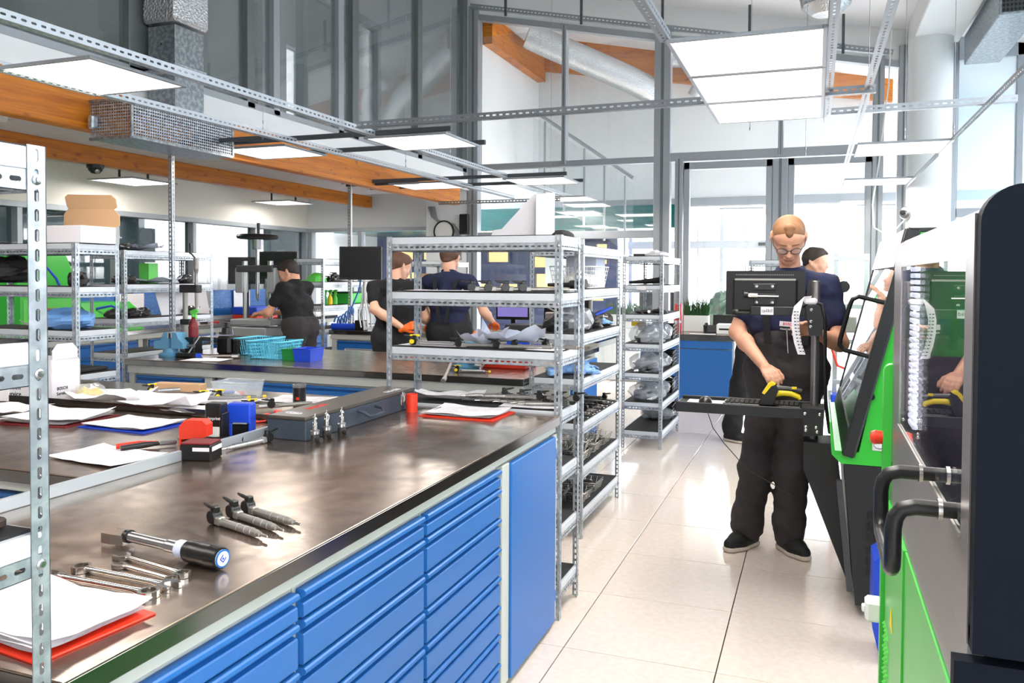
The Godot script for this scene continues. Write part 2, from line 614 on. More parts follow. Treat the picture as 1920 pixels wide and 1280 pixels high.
	wbox(nb, "wall_high", "white_wall", -12.0, -11.85, 2.35, 2.75, -12.0, 4.6)
	wbox(nb, "outer_pane", "tinted_pane", -11.93, -11.92, 1.72, 2.35, -12.0, 4.6)  # tinted pane added to dim the remaining strip of sky
	for i in 9:
		wbox(nb, "pier", "dark_grey", -11.98, -11.6, 1.72, 2.35, -12.0 + 1.9 * i, -10.7 + 1.9 * i)  # made wide to cover most of the sky behind the windows
	wbox(nb, "end_wall", "white_wall", -12.0, -7.75, 0, 2.75, 4.5, 4.6)
	wbox(nb, "cross_wall", "dark_grey", -9.4, -7.75, 0.0, 2.75, -7.4, -7.3)
	wbox(nb, "cross_wall", "dark_grey", -9.9, -9.3, 0.0, 2.75, -9.3, -9.2)
	# back wall of the left part: glass below a lintel
	var wk := structure("wall_back", "white lintel over a glazed partition")
	wbox(wk, "lintel", "white_wall", -7.55, -4.7, 2.22, 2.95, -11.15, -11.0)
	wbox(wk, "lintel_step", "grey_frame", -7.55, -4.75, 2.17, 2.225, -11.1, -10.95, 0.003)
	wbox(wk, "wall_low", "white_wall", -7.55, -4.7, 0, 0.55, -11.15, -11.0)
	wbox(wk, "pier", "white_wall", -5.25, -4.62, 0, 2.75, -10.95, -10.55, 0.004)
	var w2 := structure("window_2")
	for x in [-7.5, -6.6]:
		wbox(w2, "mullion", "grey_frame", x - 0.035, x + 0.035, 0.55, 2.2, -11.1, -10.98, 0.004)
	wbox(w2, "pane", "pane", -7.46, -6.64, 0.55, 2.2, -11.06, -11.05)
	wbox(w2, "pane", "pane", -6.56, -5.25, 0.55, 2.2, -11.06, -11.05)
	# ---- upper floor glazing along x = -4.6
	var up := structure("window_3", "tall dark glazing of the upper floor")
	var fr := [[-2.2, 0.05, "grey_frame"], [-3.45, 0.07, "dark_frame"], [-4.62, 0.09, "dark_frame"], [-4.9, 0.05, "grey_frame"], [-5.87, 0.05, "dark_frame"], [-6.23, 0.045, "grey_frame"], [-7.3, 0.05, "grey_frame"], [-7.58, 0.06, "dark_frame"], [-9.08, 0.06, "dark_frame"], [-10.45, 0.07, "dark_frame"], [-0.6, 0.06, "grey_frame"], [1.0, 0.06, "grey_frame"], [2.6, 0.06, "grey_frame"]]
	var edges := [4.55]
	var srt := []
	for f in fr:
		srt.append(f[0])
		wbox(up, "mullion", f[2], -4.70, -4.60, 2.94, ceil_y(-4.65) - 0.02, f[0] - f[1], f[0] + f[1], 0.004)
	srt.sort(); srt.reverse()
	for z in srt:
		edges.append(z)
	for i in edges.size() - 1:
		wbox(up, "pane", "dark_pane" if edges[i] < -2.0 else "dark_pane", -4.655, -4.645, 2.98, ceil_y(-4.65) - 0.1, edges[i + 1] + 0.04, edges[i] - 0.04)
	wbox(up, "window_rail", "grey_frame", -4.70, -4.60, 2.93, 2.99, -10.5, 4.6, 0.004)
	wbox(up, "window_rail", "grey_frame", -4.70, -4.60, ceil_y(-4.65) - 0.12, ceil_y(-4.65) + 0.02, -10.5, 4.6, 0.004)
	# rooms of the upper floor
	var uw := structure("wall_upper", "rooms of the upper floor behind the glazing")
	wbox(uw, "back_panel", "white_wall", -7.75, -7.6, 2.92, 3.7, -11.0, 4.6)
	wbox(uw, "back_panel", "white_wall", -7.75, -7.6, 5.0, 6.3, -11.0, 4.6)
	wbox(uw, "back_panel", "white_wall", -7.75, -7.6, 3.7, 5.0, -4.9, 4.6)
	wbox(uw, "back_pane", "tinted_pane", -7.69, -7.68, 3.7, 5.0, -11.0, -4.9)
	for k in 5:
		wbox(uw, "back_mullion", "grey_frame", -7.74, -7.62, 3.7, 5.0, -11.0 + 1.5 * k, -10.9 + 1.5 * k)
	wbox(uw, "dark_partition", "dark_grey", -6.0, -5.9, 2.94, 5.7, -4.7, 4.6)
	wbox(uw, "cross_partition", "white_wall", -7.6, -4.75, 2.94, 5.7, -5.0, -4.88)
	wbox(uw, "cross_partition", "white_wall", -7.6, -5.6, 2.94, 5.7, -7.75, -7.65)
	wbox(uw, "end_panel", "white_wall", -7.6, -4.7, 2.92, 6.2, -11.1, -11.0)
	wbox(uw, "side_panel", "white_wall", -5.62, -5.54, 2.94, 5.7, -6.2, -4.95)
	var door := structure("door_1", "grey framed glass door on the upper floor")
	for d in [[-6.35, -7.2, 4.35], [-8.0, -9.7, 4.75]]:
		wbox(door, "door_frame", "grey_frame", -5.62, -5.52, 2.94, d[2], d[0] - 0.05, d[0] + 0.05, 0.003)
		wbox(door, "door_frame", "grey_frame", -5.62, -5.52, 2.94, d[2], d[1] - 0.05, d[1] + 0.05, 0.003)
		wbox(door, "door_frame", "grey_frame", -5.62, -5.52, d[2], d[2] + 0.1, d[1] - 0.05, d[0] + 0.05, 0.003)
		wbox(door, "pane", "dark_pane", -5.58, -5.57, 2.96, d[2], d[1] + 0.05, d[0] - 0.05)
	part("door_handle", mb().tube([V(0, 0, 0), V(0.05, 0, 0), V(0.05, 0, 0.11)], 0.011, 8), M.steel, door, V(-5.52, 3.75, -7.1))
	for sgn in 2:   # louvred blinds in the far upper window
		for k in 16:
			wbox(door, "blind_slat", "dark_frame", -6.9, -6.86, 3.3 + 0.05 * k, 3.333 + 0.05 * k, -9.35 + 0.6 * sgn, -8.85 + 0.6 * sgn)
	glass_wall()
	lobby()
	facade()

func glass_wall() -> void:
	var g := structure("window_4", "tall glazed screen between hall and lobby")
	var z := -10.6
	# (x, half width, y0, y1)
	for a in [[-4.52, 0.075, 0.0, 5.25], [-3.2, 0.03, 3.0, 4.85], [-1.88, 0.105, 0.0, 4.7], [-1.66, 0.05, 0.0, 3.0], [-0.43, 0.03, 3.0, 4.35], [-0.43, 0.09, 0.0, 2.95], [0.66, 0.06, 0.0, 4.2], [0.93, 0.06, 0.0, 4.2]]:
		wbox(g, "post", "grey_frame", a[0] - a[1], a[0] + a[1], a[2], minf(a[3], ceil_y(a[0]) - 0.1), z - 0.07, z + 0.07, 0.006)
		wbox(g, "post_groove", "dark_frame", a[0] - a[1] * 0.18, a[0] + a[1] * 0.18, a[2], minf(a[3], ceil_y(a[0]) - 0.1), z + 0.07, z + 0.074)
	wbox(g, "transom", "grey_frame", -4.5, -1.9, 2.97, 3.05, z - 0.05, z + 0.05, 0.005)
	wbox(g, "transom", "grey_frame", -4.5, -1.9, 2.0, 2.1, z - 0.05, z + 0.05, 0.005)
	wbox(g, "transom", "grey_frame", -1.8, 0.9, 2.97, 3.08, z - 0.06, z + 0.06, 0.005)
	var top := mb()
	top.prism(PackedVector2Array([Vector2(-4.6, 5.08), Vector2(1.0, 3.92), Vector2(1.0, 4.0), Vector2(-4.6, 5.16)]), z - 0.06, z + 0.06)
	part("head_rail", top, M.grey_frame, g)
	var band := mb()
	band.prism(PackedVector2Array([Vector2(-4.6, 5.16), Vector2(1.2, 3.96), Vector2(1.2, ceil_y(1.2) + 0.02), Vector2(-4.6, ceil_y(-4.6) + 0.02)]), z - 0.1, z + 0.03)
	part("head_panel", band, M.white_wall, g)
	for q in [[-4.44, -3.23, 3.05, 4.82], [-3.17, -1.98, 3.05, 4.58], [-4.44, -1.98, 2.1, 2.97], [-4.44, -1.98, 0.1, 2.0], [-1.78, -0.46, 3.08, 4.3], [-0.4, 0.6, 3.08, 4.03]]:
		wbox(g, "pane", "pane", q[0], q[1], q[2], q[3], z - 0.006, z + 0.006)
	var d := structure("door_2", "grey framed glazed double door to the lobby")
	for q in [[-1.6, -0.52], [-0.34, 0.6]]:
		wbox(d, "door_stile", "grey_frame", q[0], q[0] + 0.075, 0.02, 2.95, z - 0.04, z + 0.06, 0.006)
		wbox(d, "door_stile", "grey_frame", q[1] - 0.075, q[1], 0.02, 2.95, z - 0.04, z + 0.06, 0.006)
		wbox(d, "door_rail", "grey_frame", q[0], q[1], 2.86, 2.95, z - 0.04, z + 0.06, 0.006)
		wbox(d, "door_rail", "grey_frame", q[0], q[1], 0.02, 0.14, z - 0.04, z + 0.06, 0.006)
		wbox(d, "pane", "pane", q[0] + 0.075, q[1] - 0.075, 0.14, 2.86, z - 0.006, z + 0.006)

func lobby() -> void:
	var zw := -13.2
	var w := structure("wall_lobby", "white stairwell wall above the lobby")
	wbox(w, "upper_wall", "white_wall", -7.6, 3.0, 2.72, 6.3, zw - 0.15, zw)
	wbox(w, "soffit_edge", "grey_frame", -7.6, 3.0, 2.62, 2.75, zw - 0.1, zw + 0.03, 0.004)
	wbox(w, "side_wall", "white_wall", -4.55, -4.45, 2.94, 5.5, zw, -10.7)
	for k in 4:
		wbox(w, "side_mullion", "grey_frame", 2.9, 3.0, 0.0, 4.3, -15.2 + 1.5 * k, -15.1 + 1.5 * k)
	wbox(w, "left_wall", "white_wall", -8.4, -8.25, 0.0, 3.0, -15.2, -11.0)
	wbox(w, "lobby_ceiling", "ceiling_white", -8.3, 3.0, 2.62, 2.72, -15.3, zw)
	var t := structure("trim_3", "brown timber beam at the head of the stairwell")
	var bm := mb()
	bm.prism(PackedVector2Array([Vector2(-4.4, 4.95), Vector2(1.0, 4.06), Vector2(1.0, 4.57), Vector2(-4.4, 5.5)]), zw + 0.01, zw + 0.14)
	part("beam", bm, M.wood, t)
	wbox(t, "beam", "wood", -4.44, -4.3, 4.75, 5.15, zw + 0.1, -10.7)
	# teal soffit
	var s := structure("trim_4", "teal glossy soffit of the reception")
	wbox(s, "soffit_panel", "teal_paint", -8.2, -2.05, 2.28, 2.62, -12.9, -12.75, 0.005)
	wbox(s, "soffit_panel", "teal_paint", -8.2, -2.05, 2.26, 2.29, -14.4, -12.75, 0.005)
	# reception: blue wall with lit niches
	var b := structure("wall_reception", "dark blue wall with lit yellow niches")
	var zb := -14.4
	wbox(b, "blue_panel", "blue_wall", -8.25, -3.35, 0, 2.6, zb - 0.1, zb)
	var k := 0
	for q in [[-7.55, 1.92, 0.3, 0.22], [-7.05, 1.92, 0.3, 0.22], [-6.55, 1.86, 0.28, 0.2], [-7.5, 1.5, 0.4, 0.12], [-6.75, 1.38, 0.5, 0.14], [-7.2, 1.1, 0.4, 0.14], [-7.75, 0.85, 0.55, 0.34], [-6.35, 0.95, 0.34, 0.3], [-5.62, 1.9, 0.42, 0.28], [-4.78, 1.84, 0.26, 0.36], [-4.62, 1.28, 0.5, 0.52], [-3.95, 1.2, 0.75, 0.28], [-3.62, 1.9, 0.2, 0.36], [-4.15, 1.95, 0.2, 0.36], [-6.0, 1.2, 0.4, 0.3], [-5.4, 1.2, 0.35, 0.3]]:
		var nf := mb()
		var hw: float = q[2] * 0.5
		var hh: float = q[3] * 0.5
		nf.box(V(0, hh + 0.015, 0.05), V(q[2] + 0.06, 0.03, 0.1)).box(V(0, -hh - 0.015, 0.05), V(q[2] + 0.06, 0.03, 0.1)).box(V(-hw - 0.015, 0, 0.05), V(0.03, q[3], 0.1)).box(V(hw + 0.015, 0, 0.05), V(0.03, q[3], 0.1))
		var fr := part("niche_frame", nf, M.blue_wall, b, V(q[0], q[1], zb))
		part("niche_light", mb().box(Vector3.ZERO, V(q[2], q[3], 0.01)), M.niche_glow, fr, V(0, 0, 0.008))
		k += 1
	var nl := AreaLight3D.new()
	nl.name = "niche_wash"
	nl.area_size = Vector2(3.6, 1.0)
	nl.light_energy = 0.08
	nl.light_color = c8(255, 226, 150)
	nl.shadow_enabled = true
	nl.position = V(-6.0, 1.5, zb + 0.12)
	nl.rotation.y = PI
	b.add_child(nl)
	wbox(b, "grey_panel", "white_wall", -4.62, -3.9, 1.36, 2.2, zb + 0.2, zb + 0.28, 0.003)
	wbox(b, "wall_switch", "white_plastic", -4.36, -4.28, 1.72, 1.8, zb + 0.28, zb + 0.295, 0.003)
	# outer shopfront
	var o := structure("window_5", "bright shopfront with sliding doors to the street")
	var zo := -15.3
	for x in [-3.3, -2.4, -1.62, -0.72, 0.1, 0.95, 1.8, 2.9]:
		wbox(o, "mullion", "grey_frame", x - 0.035, x + 0.035, 0.0, 2.62, zo - 0.04, zo + 0.04, 0.004)
	wbox(o, "transom", "grey_frame", -3.35, 2.95, 2.02, 2.16, zo - 0.05, zo + 0.05, 0.004)
	wbox(o, "door_sensor", "black_plastic", -0.98, -0.62, 2.06, 2.12, zo + 0.05, zo + 0.1, 0.01)
	wbox(o, "pane", "pane", -3.3, 2.9, 2.16, 2.62, zo - 0.005, zo + 0.005)
	wbox(o, "pane", "pane", -3.3, 2.9, 0.0, 2.02, zo - 0.005, zo + 0.005)
	for x in [-2.05, -1.2, 0.5, 1.4]:
		wbox(o, "glazing_bar", "grey_frame", x - 0.012, x + 0.012, 0.0, 2.62, zo - 0.015, zo + 0.015)
	for x in [-1.13, -0.5]:
		var sg := thing("exit_sign", "small green exit sign with white arrow on the shopfront glass, %s" % ("left door leaf" if x < -1.0 else "right door leaf"), "sign", "", V(x, 1.5, zo + 0.012))
		part("sign_plate", mb().box(Vector3.ZERO, V(0.2, 0.17, 0.008), 0.002), M.green_plastic, sg)
		part("arrow", mb().box(V(0.012, 0, 0), V(0.09, 0.022, 0.003)).prism(PackedVector2Array([Vector2(-0.08, 0), Vector2(-0.03, -0.04), Vector2(-0.03, 0.04)]), -0.0015, 0.0015), M.white_plastic, sg, V(0, 0, 0.006))
	# street
	var g := structure("floor_street", "pale street outside")
	wbox(g, "street", "asphalt", -30.0, 30.0, -0.35, -0.25, -60.0, -15.4)
	wbox(g, "street_side", "asphalt", 3.8, 40.0, -0.35, -0.25, -15.4, 20.0)
	wbox(g, "street_rear", "asphalt", -12.0, 40.0, -0.35, -0.25, 4.9, 40.0)
	wbox(g, "street_left", "asphalt", -40.0, -12.1, -0.35, -0.25, -15.4, 20.0)

func facade() -> void:
	# column and downstand beam
	var c := structure("trim_5", "round white column by the facade")
	part("column", mb().lathe([Vector2(0.0, 0.0), Vector2(0.22, 0.0), Vector2(0.22, 4.08), Vector2(0.0, 4.08)], 48), M.white_wall, c, V(1.125, 0, -9.9))
	wbox(c, "downstand", "white_wall", 0.95, 1.42, 4.07, 4.7, -10.5, 4.6, 0.01)
	wbox(c, "flat_post", "grey_frame", 1.36, 1.42, 0, 4.3, -10.3, -10.1, 0.004)
	# leaning curtain wall
	var f := structure("wall_right", "leaning glazed facade with grey frames")
	var lean := 0.25
	var x0 := 1.95
	var run := 14.5
	var zs := []
	var z := -12.0
	while z < 4.9:
		zs.append(z)
		z += 1.21
	for i in zs.size():
		var zz: float = zs[i]
		var m := mb()
		var w := 0.04
		m.prism(PackedVector2Array([Vector2(x0, 0), Vector2(x0 + 0.16, 0), Vector2(x0 + 0.16 + lean * 4.3, 4.3), Vector2(x0 + lean * 4.3, 4.3)]), zz - w, zz + w)
		part("mullion", m, M.grey_frame, f)
		if i < zs.size() - 1:
			var z2: float = zs[i + 1]
			for yy in [[0.1, 0.95], [1.05, 2.15], [2.25, 3.15], [3.25, 4.2]]:
				var p := mb()
				p.prism(PackedVector2Array([Vector2(x0 + 0.08 + lean * yy[0], yy[0]), Vector2(x0 + 0.09 + lean * yy[0], yy[0]), Vector2(x0 + 0.09 + lean * yy[1], yy[1]), Vector2(x0 + 0.08 + lean * yy[1], yy[1])]), zz + w, z2 - w)
				part("pane", p, M.facade_pane, f)
	for yy in [0.0, 1.0, 2.2, 3.2, 4.22]:
		var xx: float = x0 + lean * yy
		wbox(f, "transom", "grey_frame", xx - 0.03, xx + 0.16, yy - 0.05, yy + 0.05, -12.0, 4.6, 0.005)
		if yy > 0.5 and yy < 4.0:
			for i in zs.size() - 1:
				wbox(f, "window_ledge", "white_wall", xx - 0.16, xx + 0.0, yy - 0.02, yy + 0.04, zs[i] + 0.12, zs[i + 1] - 0.3, 0.004)
	for x in [1.47, 2.12, 2.77]:
		wbox(f, "return_post", "grey_frame", x - 0.035, x + 0.035, 0, 4.2, -10.72, -10.62, 0.004)
	for q in [[0.0, 0.1], [0.95, 1.05], [2.2, 2.3], [4.0, 4.3]]:
		wbox(f, "return_transom", "grey_frame", 1.42, 2.85, q[0], q[1], -10.72, -10.62, 0.004)
	wbox(f, "return_pane", "facade_pane", 1.45, 2.8, 0.05, 4.1, -10.675, -10.665)

# ---------------------------------------------------------------- slotted-angle racks
func angle_mesh(L: float, W := 0.028, pitch := 0.028, hl := 0.0088, hw := 0.0036) -> ArrayMesh:
	var key := "angle %.3f %.3f %.3f" % [L, W, pitch]
	if not cache.has(key):
		var m := mb()
		m.slotted(L, W, pitch, hl, hw)
		m.at(Vector3.ZERO, V(-PI / 2, 0, 0)).slotted(L, W, pitch, hl, hw)
		cache[key] = m.mesh()
	return cache[key]

const LEVELS := [1.672, 1.42, 1.165, 0.91, 0.655, 0.40, 0.15]

func rack(label: String, x0: float, x1: float, z0: float, z1: float, liner := true, levels := LEVELS, bolts := true) -> Node3D:
	var t := thing("slotted_rack", label, "shelf rack", "", V((x0 + x1) * 0.5, 0, (z0 + z1) * 0.5))
	var hx := (x1 - x0) * 0.5
	var hz := (z1 - z0) * 0.5
	var H := 1.675
	var pm := angle_mesh(H)
	var cn := [[V(hx, 0, hz), 0.0], [V(hx, 0, -hz), PI / 2], [V(-hx, 0, -hz), PI], [V(-hx, 0, hz), -PI / 2]]
	var bolt: ArrayMesh = cache.get("bolt", null)
	if bolt == null:
		bolt = mb().lathe([Vector2(0, 0), Vector2(0.0075, 0), Vector2(0.0075, 0.002), Vector2(0.0045, 0.0035), Vector2(0.0045, 0.006), Vector2(0, 0.0065)], 8).mesh()
		cache["bolt"] = bolt
	for c in cn:
		var o := part("post", pm, M.galvanised, t, c[0])
		o.basis = Basis(Vector3.UP, c[1]) * Basis(Vector3(0, 0, 1), PI / 2)
	for y in levels:
		part("shelf_board", mb().box(V(0, -0.016, 0), V(hx * 2 - 0.004, 0.032, hz * 2 - 0.004), 0.002), M.rack_board, t, V(0, y, 0))
		if liner:
			part("shelf_liner", mb().box(V(0, 0.002, 0), V(hx * 2 - 0.03, 0.004, hz * 2 - 0.03)), M.rubber, t, V(0, y, 0))
		var yb: float = y - 0.032 - 0.028
		if yb < 0.0:
			yb = 0.0
		var lm := angle_mesh(hx * 2 - 0.004)
		var sm := angle_mesh(hz * 2 - 0.004)
		var i := 0
		for c in cn:
			var mesh: ArrayMesh = lm if i % 2 == 0 else sm
			var start: Vector3 = [V(-hx + 0.002, yb, hz - 0.002), V(hx - 0.002, yb, hz - 0.002), V(hx - 0.002, yb, -hz + 0.002), V(-hx + 0.002, yb, -hz + 0.002)][i]
			part("beam", mesh, M.galvanised, t, start, V(0, [0.0, PI / 2, PI, -PI / 2][i], 0))
			i += 1
		if bolts:
			part("bolt", bolt, M.steel, t, V(hx - 0.014, y - 0.045, hz), V(PI / 2, 0, 0))
			part("bolt", bolt, M.steel, t, V(-hx + 0.014, y - 0.045, hz), V(PI / 2, 0, 0))
			part("bolt", bolt, M.steel, t, V(hx, y - 0.045, hz - 0.014), V(0, 0, -PI / 2))
			part("bolt", bolt, M.steel, t, V(hx, y - 0.045, -hz + 0.014), V(0, 0, -PI / 2))
	return t

func racks() -> void:
	rack("galvanised rack at the end of the steel worktop with a clipboard of papers beside it", -1.90, -1.024, -0.855, -0.54, true, [1.672, 1.40, 1.13, 0.655])
	rack("wide galvanised rack behind the main workbench, tall folded white card on top", -1.872, -1.026, -3.66, -3.355)
	rack("galvanised rack standing lengthwise along the aisle with a white basket in it", -1.55, -1.232, -5.40, -4.455)
	rack("galvanised rack full of bagged parts by the blue counter", -1.585, -1.232, -7.97, -7.02)
	rack("galvanised rack with an open cardboard box on top", -4.90, -3.985, -3.83, -3.515, true, LEVELS, false)
	rack("galvanised rack standing lengthwise beside the bench with the drill stand", -5.08, -4.75, -5.55, -4.61, true, LEVELS, false)
	rack("galvanised rack with a green hat on its shelf beside the hanging monitor", -5.34, -4.97, -8.7, -7.52, true, LEVELS, false)
	rack("galvanised rack standing by the back partition behind the spray bottle", -4.75, -4.3, -9.9, -9.1, true, LEVELS, false)
	rack("galvanised rack far behind the man in glasses", -0.66, -0.2, -9.2, -8.8, true, LEVELS, false)

# ---------------------------------------------------------------- benches
func drawer_mesh(w: float, h: float) -> ArrayMesh:   # front looks along +X, width along Z
	var key := "drawer %.3f %.3f" % [w, h]
	if not cache.has(key):
		var p := PackedVector2Array([Vector2(-0.02, 0.004), Vector2(-0.002, 0.004), Vector2(0.0, 0.007), Vector2(0.0, h - 0.036), Vector2(-0.003, h - 0.033), Vector2(-0.015, h - 0.030), Vector2(-0.015, h - 0.022), Vector2(0.002, h - 0.018), Vector2(0.006, h - 0.013), Vector2(0.005, h - 0.006), Vector2(0.001, h - 0.003), Vector2(-0.02, h - 0.003)])
		cache[key] = mb().prism(p, -w * 0.5 + 0.003, w * 0.5 - 0.003).mesh()
	return cache[key]

func drawer_cabinet(label: String, at: Vector3, turn: float, w: float, depth: float, heights: Array, top: float, paint: String, posts := []) -> Node3D:   # at = middle of the front at floor level
	var t := thing("drawer_cabinet", label, "cabinet", "", at, turn)
	var body := mb()
	body.box(V(-depth * 0.5 - 0.022, top * 0.5 + 0.02, 0), V(depth, top - 0.04, w - 0.002), 0.002)
	part("body", body, M.grey_paint, t)
	var y := top - 0.012
	for h in heights:
		y -= h
		part("drawer", drawer_mesh(w - 0.012, h), M[paint], t, V(0, y, 0))
	for q in posts:
		part("side_post", mb().box(V(-0.022, top * 0.5, q[0]), V(0.04, top, q[1]), 0.002), M.grey_paint, t)
	return t

func worktop(label: String, x0: float, x1: float, z0: float, z1: float, y := 0.9, th := 0.042, apron := 0.0) -> Node3D:
	var t := thing("worktop", label, "worktop", "", V((x0 + x1) * 0.5, y, (z0 + z1) * 0.5))
	var sx := x1 - x0
	var sz := z1 - z0
	part("top_sheet", mb().box(V(0, -0.002, 0), V(sx, 0.004, sz), 0.0012), M.steel_top, t)
	part("edge_band", mb().box(V(0, -0.004 - (th - 0.004) * 0.5, 0), V(sx - 0.002, th - 0.004, sz - 0.002), 0.002), M.steel_edge, t)
	if apron > 0.0:
		part("apron", mb().box(V(0, -th - apron * 0.5, 0), V(sx - 0.03, apron, sz - 0.03), 0.002), M.grey_paint, t)
	return t

func benches() -> void:
	# main bench along the aisle
	var mw := worktop("long scratched stainless worktop with wrenches and injectors on it", -1.905, -1.022, -3.345, -0.872, 0.9, 0.042, 0.03)
	part("lip", mb().box(V(-0.435, 0.017, 0.0), V(0.012, 0.034, 2.46), 0.002), M.galvanised_light, mw)
	var hs := [0.068, 0.105, 0.104, 0.104, 0.104, 0.104, 0.104, 0.075]
	var zc := [-1.178, -1.781, -2.384]
	var lb := ["blue drawer cabinet at the end of the bench under the red folder of papers", "blue drawer cabinet in the middle of the bench along the aisle", "blue drawer cabinet next to the tall blue cupboard door"]
	for i in 3:
		drawer_cabinet(lb[i], V(-1.036, 0, zc[i]), 0.0, 0.600, 0.78, hs, 0.826, "blue_paint")
	var dc := thing("door_cabinet", "tall blue cupboard with a plain door at the end of the bench", "cabinet", "", V(-1.036, 0, -3.01))
	part("body", mb().box(V(-0.41, 0.42, -0.005), V(0.78, 0.79, 0.64), 0.002), M.grey_paint, dc)
	part("side_post", mb().box(V(-0.018, 0.42, 0.288), V(0.04, 0.80, 0.07), 0.002), M.grey_paint, dc)
	part("side_post", mb().box(V(-0.018, 0.42, -0.308), V(0.04, 0.80, 0.035), 0.002), M.grey_paint, dc)
	var dr := part("door", mb().box(V(0, 0.42, -0.018), V(0.022, 0.79, 0.535), 0.003), M.blue_paint, dc)
	for y in [0.74, 0.13]:
		part("hinge", mb().box(V(0.0, y, -0.295), V(0.02, 0.045, 0.02), 0.003), M.blue_paint, dr)
	part("foot", mb().lathe([Vector2(0, 0), Vector2(0.02, 0), Vector2(0.02, 0.012), Vector2(0.008, 0.016), Vector2(0.008, 0.035), Vector2(0, 0.035)], 12), M.black_plastic, dc, V(-0.03, 0, -0.28))
	# left island: two tops with steel lips
	var w := worktop("short stainless worktop with loose forms beside the long bench", -3.9, -1.912, -2.715, -1.79, 0.9, 0.042, 0.03)
	w = worktop("stainless worktop with a steel lip, injectors with yellow caps on it", -3.9, -1.912, -3.465, -2.735, 0.9, 0.042, 0.03)
	part("lip", mb().box(V(0, 0.014, 0.362), V(1.96, 0.034, 0.008), 0.002), M.steel_edge, w)
	drawer_cabinet("blue drawer cabinet under the short worktop with loose forms", V(-2.42, 0, -1.83), -PI / 2, 0.9, 0.6, [0.14, 0.14, 0.2, 0.2], 0.826, "blue_paint")
	drawer_cabinet("blue drawer cabinet under the short worktop, beside the dark gap", V(-3.36, 0, -1.83), -PI / 2, 0.9, 0.6, [0.14, 0.14, 0.2, 0.2], 0.826, "blue_paint")
	# second island
	worktop("stainless worktop with blue baskets and a bench vise", -4.57, -1.575, -5.62, -4.43, 0.9, 0.042, 0.056)
	var n2 := ["blue drawer cabinet under the vise bench, beside the vise", "blue drawer cabinet under the vise bench below the blue baskets", "blue drawer cabinet in the middle under the vise bench", "blue drawer cabinet under the vise bench behind the wide rack"]
	var x2 := [-4.195, -3.47, -2.81, -2.03]
	var w2 := [0.60, 0.66, 0.64, 0.72]
	var q2 := [[[0.335, 0.05], [-0.335, 0.06]], [], [], [[-0.39, 0.06]]]
	for i in 4:
		drawer_cabinet(n2[i], V(x2[i], 0, -4.455), -PI / 2, w2[i], 0.6, [0.075, 0.1, 0.12, 0.12, 0.12, 0.2], 0.80, "blue_paint", q2[i])
	# third bench, behind the men
	worktop("stainless worktop with the white spray bottle on it", -4.97, -1.95, -8.45, -7.62, 0.9, 0.042, 0.056)
	drawer_cabinet("blue drawer cabinet with an open keyboard drawer under the spray bottle", V(-4.555, 0, -7.645), -PI / 2, 0.66, 0.6, [0.13, 0.12, 0.2, 0.25], 0.80, "blue_paint", [[0.36, 0.06], [-0.36, 0.06]])
	drawer_cabinet("blue drawer cabinet behind the two men with orange gloves", V(-3.7, 0, -7.645), -PI / 2, 0.7, 0.6, [0.13, 0.12, 0.2, 0.25], 0.80, "blue_paint")
	drawer_cabinet("blue drawer cabinet behind the rack along the aisle", V(-2.6, 0, -7.645), -PI / 2, 0.9, 0.6, [0.13, 0.12, 0.2, 0.25], 0.80, "blue_paint")
	# wall bench along the left wall
	worktop("dark worktop along the left wall with blue and orange cases", -7.54, -6.75, -10.6, -4.4, 0.9, 0.042, 0.056)
	for i in 5:
		drawer_cabinet("blue drawer cabinet under the left wall bench, %s from the green test units" % ["first", "second", "third", "fourth", "fifth"][i], V(-6.79, 0, -5.05 - 1.2 * i), 0.0, 1.05, 0.6, [0.13, 0.13, 0.2, 0.25], 0.80, "blue_paint", [[-0.56, 0.06]])
	# blue counter at the far glass screen
	worktop("dark counter top in front of the lobby screen", -2.0, -0.86, -10.5, -9.72, 0.82, 0.06)
	var c := thing("door_cabinet", "wide bright blue cupboard front under the dark counter", "cabinet", "", V(-1.43, 0, -9.75))
	part("body", mb().box(V(0, 0.385, -0.36), V(1.1, 0.74, 0.68), 0.002), M.grey_paint, c)
	part("drawer", mb().box(V(0, 0.70, 0), V(1.06, 0.09, 0.02), 0.003), M.blue_paint, c)
	part("door", mb().box(V(0, 0.335, 0), V(1.06, 0.62, 0.02), 0.003), M.blue_paint, c)
	# blue cupboards seen under the rack shelves
	worktop("stainless worktop behind the racks, blue glove box on it", -2.9, -1.72, -6.75, -5.95)
	var c2 := thing("door_cabinet", "bright blue cupboard behind the rack along the aisle", "cabinet", "", V(-1.74, 0, -6.35), PI / 2)
	part("body", mb().box(V(0, 0.42, -0.15), V(0.76, 0.8, 0.28), 0.002), M.grey_paint, c2)
	part("drawer", mb().box(V(0, 0.76, 0), V(0.74, 0.1, 0.02), 0.003), M.blue_paint, c2)
	part("door", mb().box(V(0, 0.36, 0), V(0.74, 0.68, 0.02), 0.003), M.blue_paint, c2)
	var c3 := thing("door_cabinet", "blue cupboard facing the main bench behind the wide rack", "cabinet", "", V(-2.46, 0, -5.97))
	part("body", mb().box(V(0, 0.42, -0.3), V(0.8, 0.8, 0.58), 0.002), M.grey_paint, c3)
	part("drawer", mb().box(V(0, 0.76, 0), V(0.78, 0.1, 0.02), 0.003), M.blue_paint, c3)
	part("door", mb().box(V(0, 0.36, 0), V(0.78, 0.68, 0.02), 0.003), M.blue_paint, c3)

